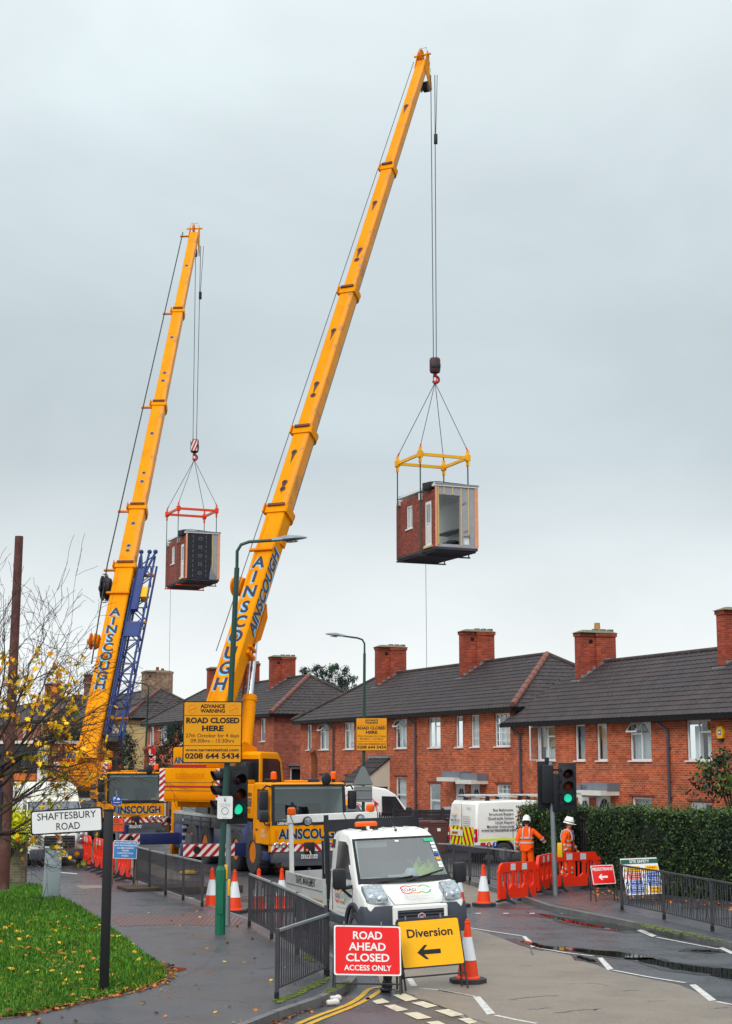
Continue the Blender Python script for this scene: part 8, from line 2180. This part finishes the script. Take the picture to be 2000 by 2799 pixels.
for a, b, w_, lb in ((868, 1818, 1.4, "leftmost dark conifer over the roof gap, beside the far chimney"), (893, 1822, 1.3, "slim conifer left of centre behind the roofs"), (916, 1816, 1.9, "tallest dark conifer behind the roofs"), (951, 1826, 1.9, "rightmost dark conifer behind the roofs"), (832, 1822, 1.2, "dark conifer tip just right of the far chimney")):
    q = W(a, b, 118); zt = q.z; q.z = gz(q.y); conifer(lb, q, zt - q.z, w_ * 1.6, 7000, group="conifers behind the roofs", pw=.6, droop=.6)

# leafy tree at the right edge
def leafy(label, p, h, r, n, mats, trunk_h, size=.07, name="leafy_tree", cat="tree", clumps=40, squash=.8):
    t = thing(name, label, cat, p, 0); m = MB(); m.tube([(0, 0, -.1), (.03, 0, trunk_h * .6), (0, 0, trunk_h)], [.08, .06, .05], M_BARK, 8); ends = []
    for _ in range(clumps):
        a = rp_.uniform(0, 2 * pi); e = rp_.uniform(-.5, 1.3); rr = r * (.35 + .65 * rp_.random() ** .5); ends.append(V((rr * cos(a) * cos(e), rr * sin(a) * cos(e), trunk_h + (h - trunk_h) * .5 + rr * squash * sin(e))))
    for q in ends[::3]: m.tube([(0, 0, trunk_h * .8), V((0, 0, trunk_h)).lerp(q, .5) + V((0, 0, .15)), q], [.035, .02, .008], M_BARK, 5)
    m.build("trunk", t)
    f = MB()
    for q in ends:
        mm = rp_.choice(mats); s = r * rp_.uniform(.12, .3)
        for _ in range(n // clumps): quadleaf(f, q + V((rp_.gauss(0, s), rp_.gauss(0, s), rp_.gauss(0, s * .7))), rp_.uniform(.6, 1.3) * size, mm)
    f.build("crown", t, smooth=0); return t
q = W(2012, 2330, 43); q.z = .3
leafy("dark green garden tree cut off by the right edge, above the hedge", q, 3.6, 1.0, 1500, M_HDG, 1.7, .07, clumps=26)
q = W(30, 2400, 43.5); q.z = .1
leafy("golden yellow shrub growing over the low garden wall", q + V((-.35, .5, 0)), 2.3, .75, 3600, M_SHRUB, .4, .07, name="golden_shrub", cat="shrub", clumps=60)
q = W(178, 2030, 90); zt = q.z; q.z = gz(q.y)
leafy("grey green bush in front of the distant shops at left", q, zt - q.z + 1.0, 1.5, 3000, [M_HDG[0], M_CON[1]], 2.2, .12, name="garden_bush", cat="bush")
q = G(1426, 2449, 0); m = MB()
for k in range(90): quadleaf(m, V((rp_.gauss(0, .07), rp_.gauss(0, .05), abs(rp_.gauss(.06, .06)))), .035, M_SHRUB[1])
o = m.build("weed", smooth=0); o.location = q; tag(o, "small green weed at the kerb under the front barrier", "weed")

# maple at the left edge: bare twigs above, gold leaves below
rt_ = random.Random(21)
base = W(-95, 2440, 36.0); base.z = .1
t = thing("maple_tree", "half bare maple with gold leaves and mossy limbs at the left edge", "tree", base, 0)
limb = MB(); twig = MB(); lv = MB(); tips = []
def grow(p, d, L, r, depth, up):
    n = 5; pts = [p]; rs = [r]
    for k in range(n):
        d = (d + V((rt_.gauss(0, .13), rt_.gauss(0, .13), rt_.gauss(up, .11)))).normalized(); p = p + d * (L / n); pts.append(p); rs.append(r * (1 - .5 * (k + 1) / n))
    (limb if depth < 2 else twig).tube(pts, [max(.0048, x) for x in rs], M_BARK if depth < 3 else M_TWIG, 6 if depth < 2 else 4 if depth < 4 else 3)
    if depth >= 3: tips.append((pts[-1], depth)); tips.append((pts[2], depth))
    if depth >= 6 or r < .003: return
    nb = (0, 4, 4, 3, 3, 2)[depth]
    for k in range(nb):
        i = rt_.choice((2, 3, 4)) if k else 5
        nd = (d + V((rt_.gauss(0, .45), rt_.gauss(0, .45), rt_.gauss(.06, .4)))).normalized()
        grow(pts[i], nd, L * rt_.uniform(.5, .78), rs[i] * (.88 if k == 0 else .6), depth + 1, up * .6)
limb.tube([(0, 0, -.2), (.06, 0, 1.2), (.12, .0, 2.4)], [.18, .15, .13], M_BARK, 12)
T0 = V((.12, 0, 2.4))
for d, L, r, up in (((.8, -.1, .55), 1.7, .05, .03), ((.95, -.25, .22), 1.7, .045, .06), ((.5, .1, .9), 2.3, .055, .0), ((.15, .2, 1), 2.7, .06, .0), ((.5, -.2, 1), 3.0, .06, -.01), ((.75, .1, .9), 2.8, .055, -.01), ((.9, .0, .6), 2.6, .05, .0), ((.9, .2, .4), 1.9, .045, .04), ((.95, -.1, -.02), 1.5, .035, .02), ((.35, -.3, .9), 2.5, .05, .0), ((.65, .3, .75), 2.1, .045, .02), ((.3, .2, .95), 2.9, .05, .0), ((.9, -.3, -.25), 1.3, .03, .0), ((.0, -.1, 1), 2.4, .06, .0)):
    grow(T0 + V((0, 0, rt_.uniform(-.8, .5))), V(d).normalized(), L, r, 1, up)
limb.build("trunk", t); twig.build("branches", t)
k = 0
for q, dp in tips:
    w_ = base + q; sx, sy = project(w_)
    pr = 0
    if 1770 < sy < 2010 and sx < 215: pr = .2
    elif 2010 <= sy < 2330 and sx < 190: pr = .10
    elif sy >= 1850 and sx < 300: pr = .05
    elif sy < 1770: pr = .004
    pr *= 1.6 if sin(sx * .061 + 1) * sin(sy * .043 + .5) > .1 else .12
    if rt_.random() < pr:
        for _ in range(rt_.choice((1, 2, 3, 4))):
            leaf(lv, q + V((rt_.gauss(0, .1), rt_.gauss(0, .1), rt_.gauss(-.06, .09))), rt_.uniform(.08, .15), M_MAP[rt_.choice((0, 0, 0, 0, 0, 1, 2)) if sy < 2100 else rt_.choice((0, 0, 1, 2, 2))], False, rt_); k += 1
lv.build("leaves", t, smooth=0)
print("maple tips", len(tips), "leaves", k)
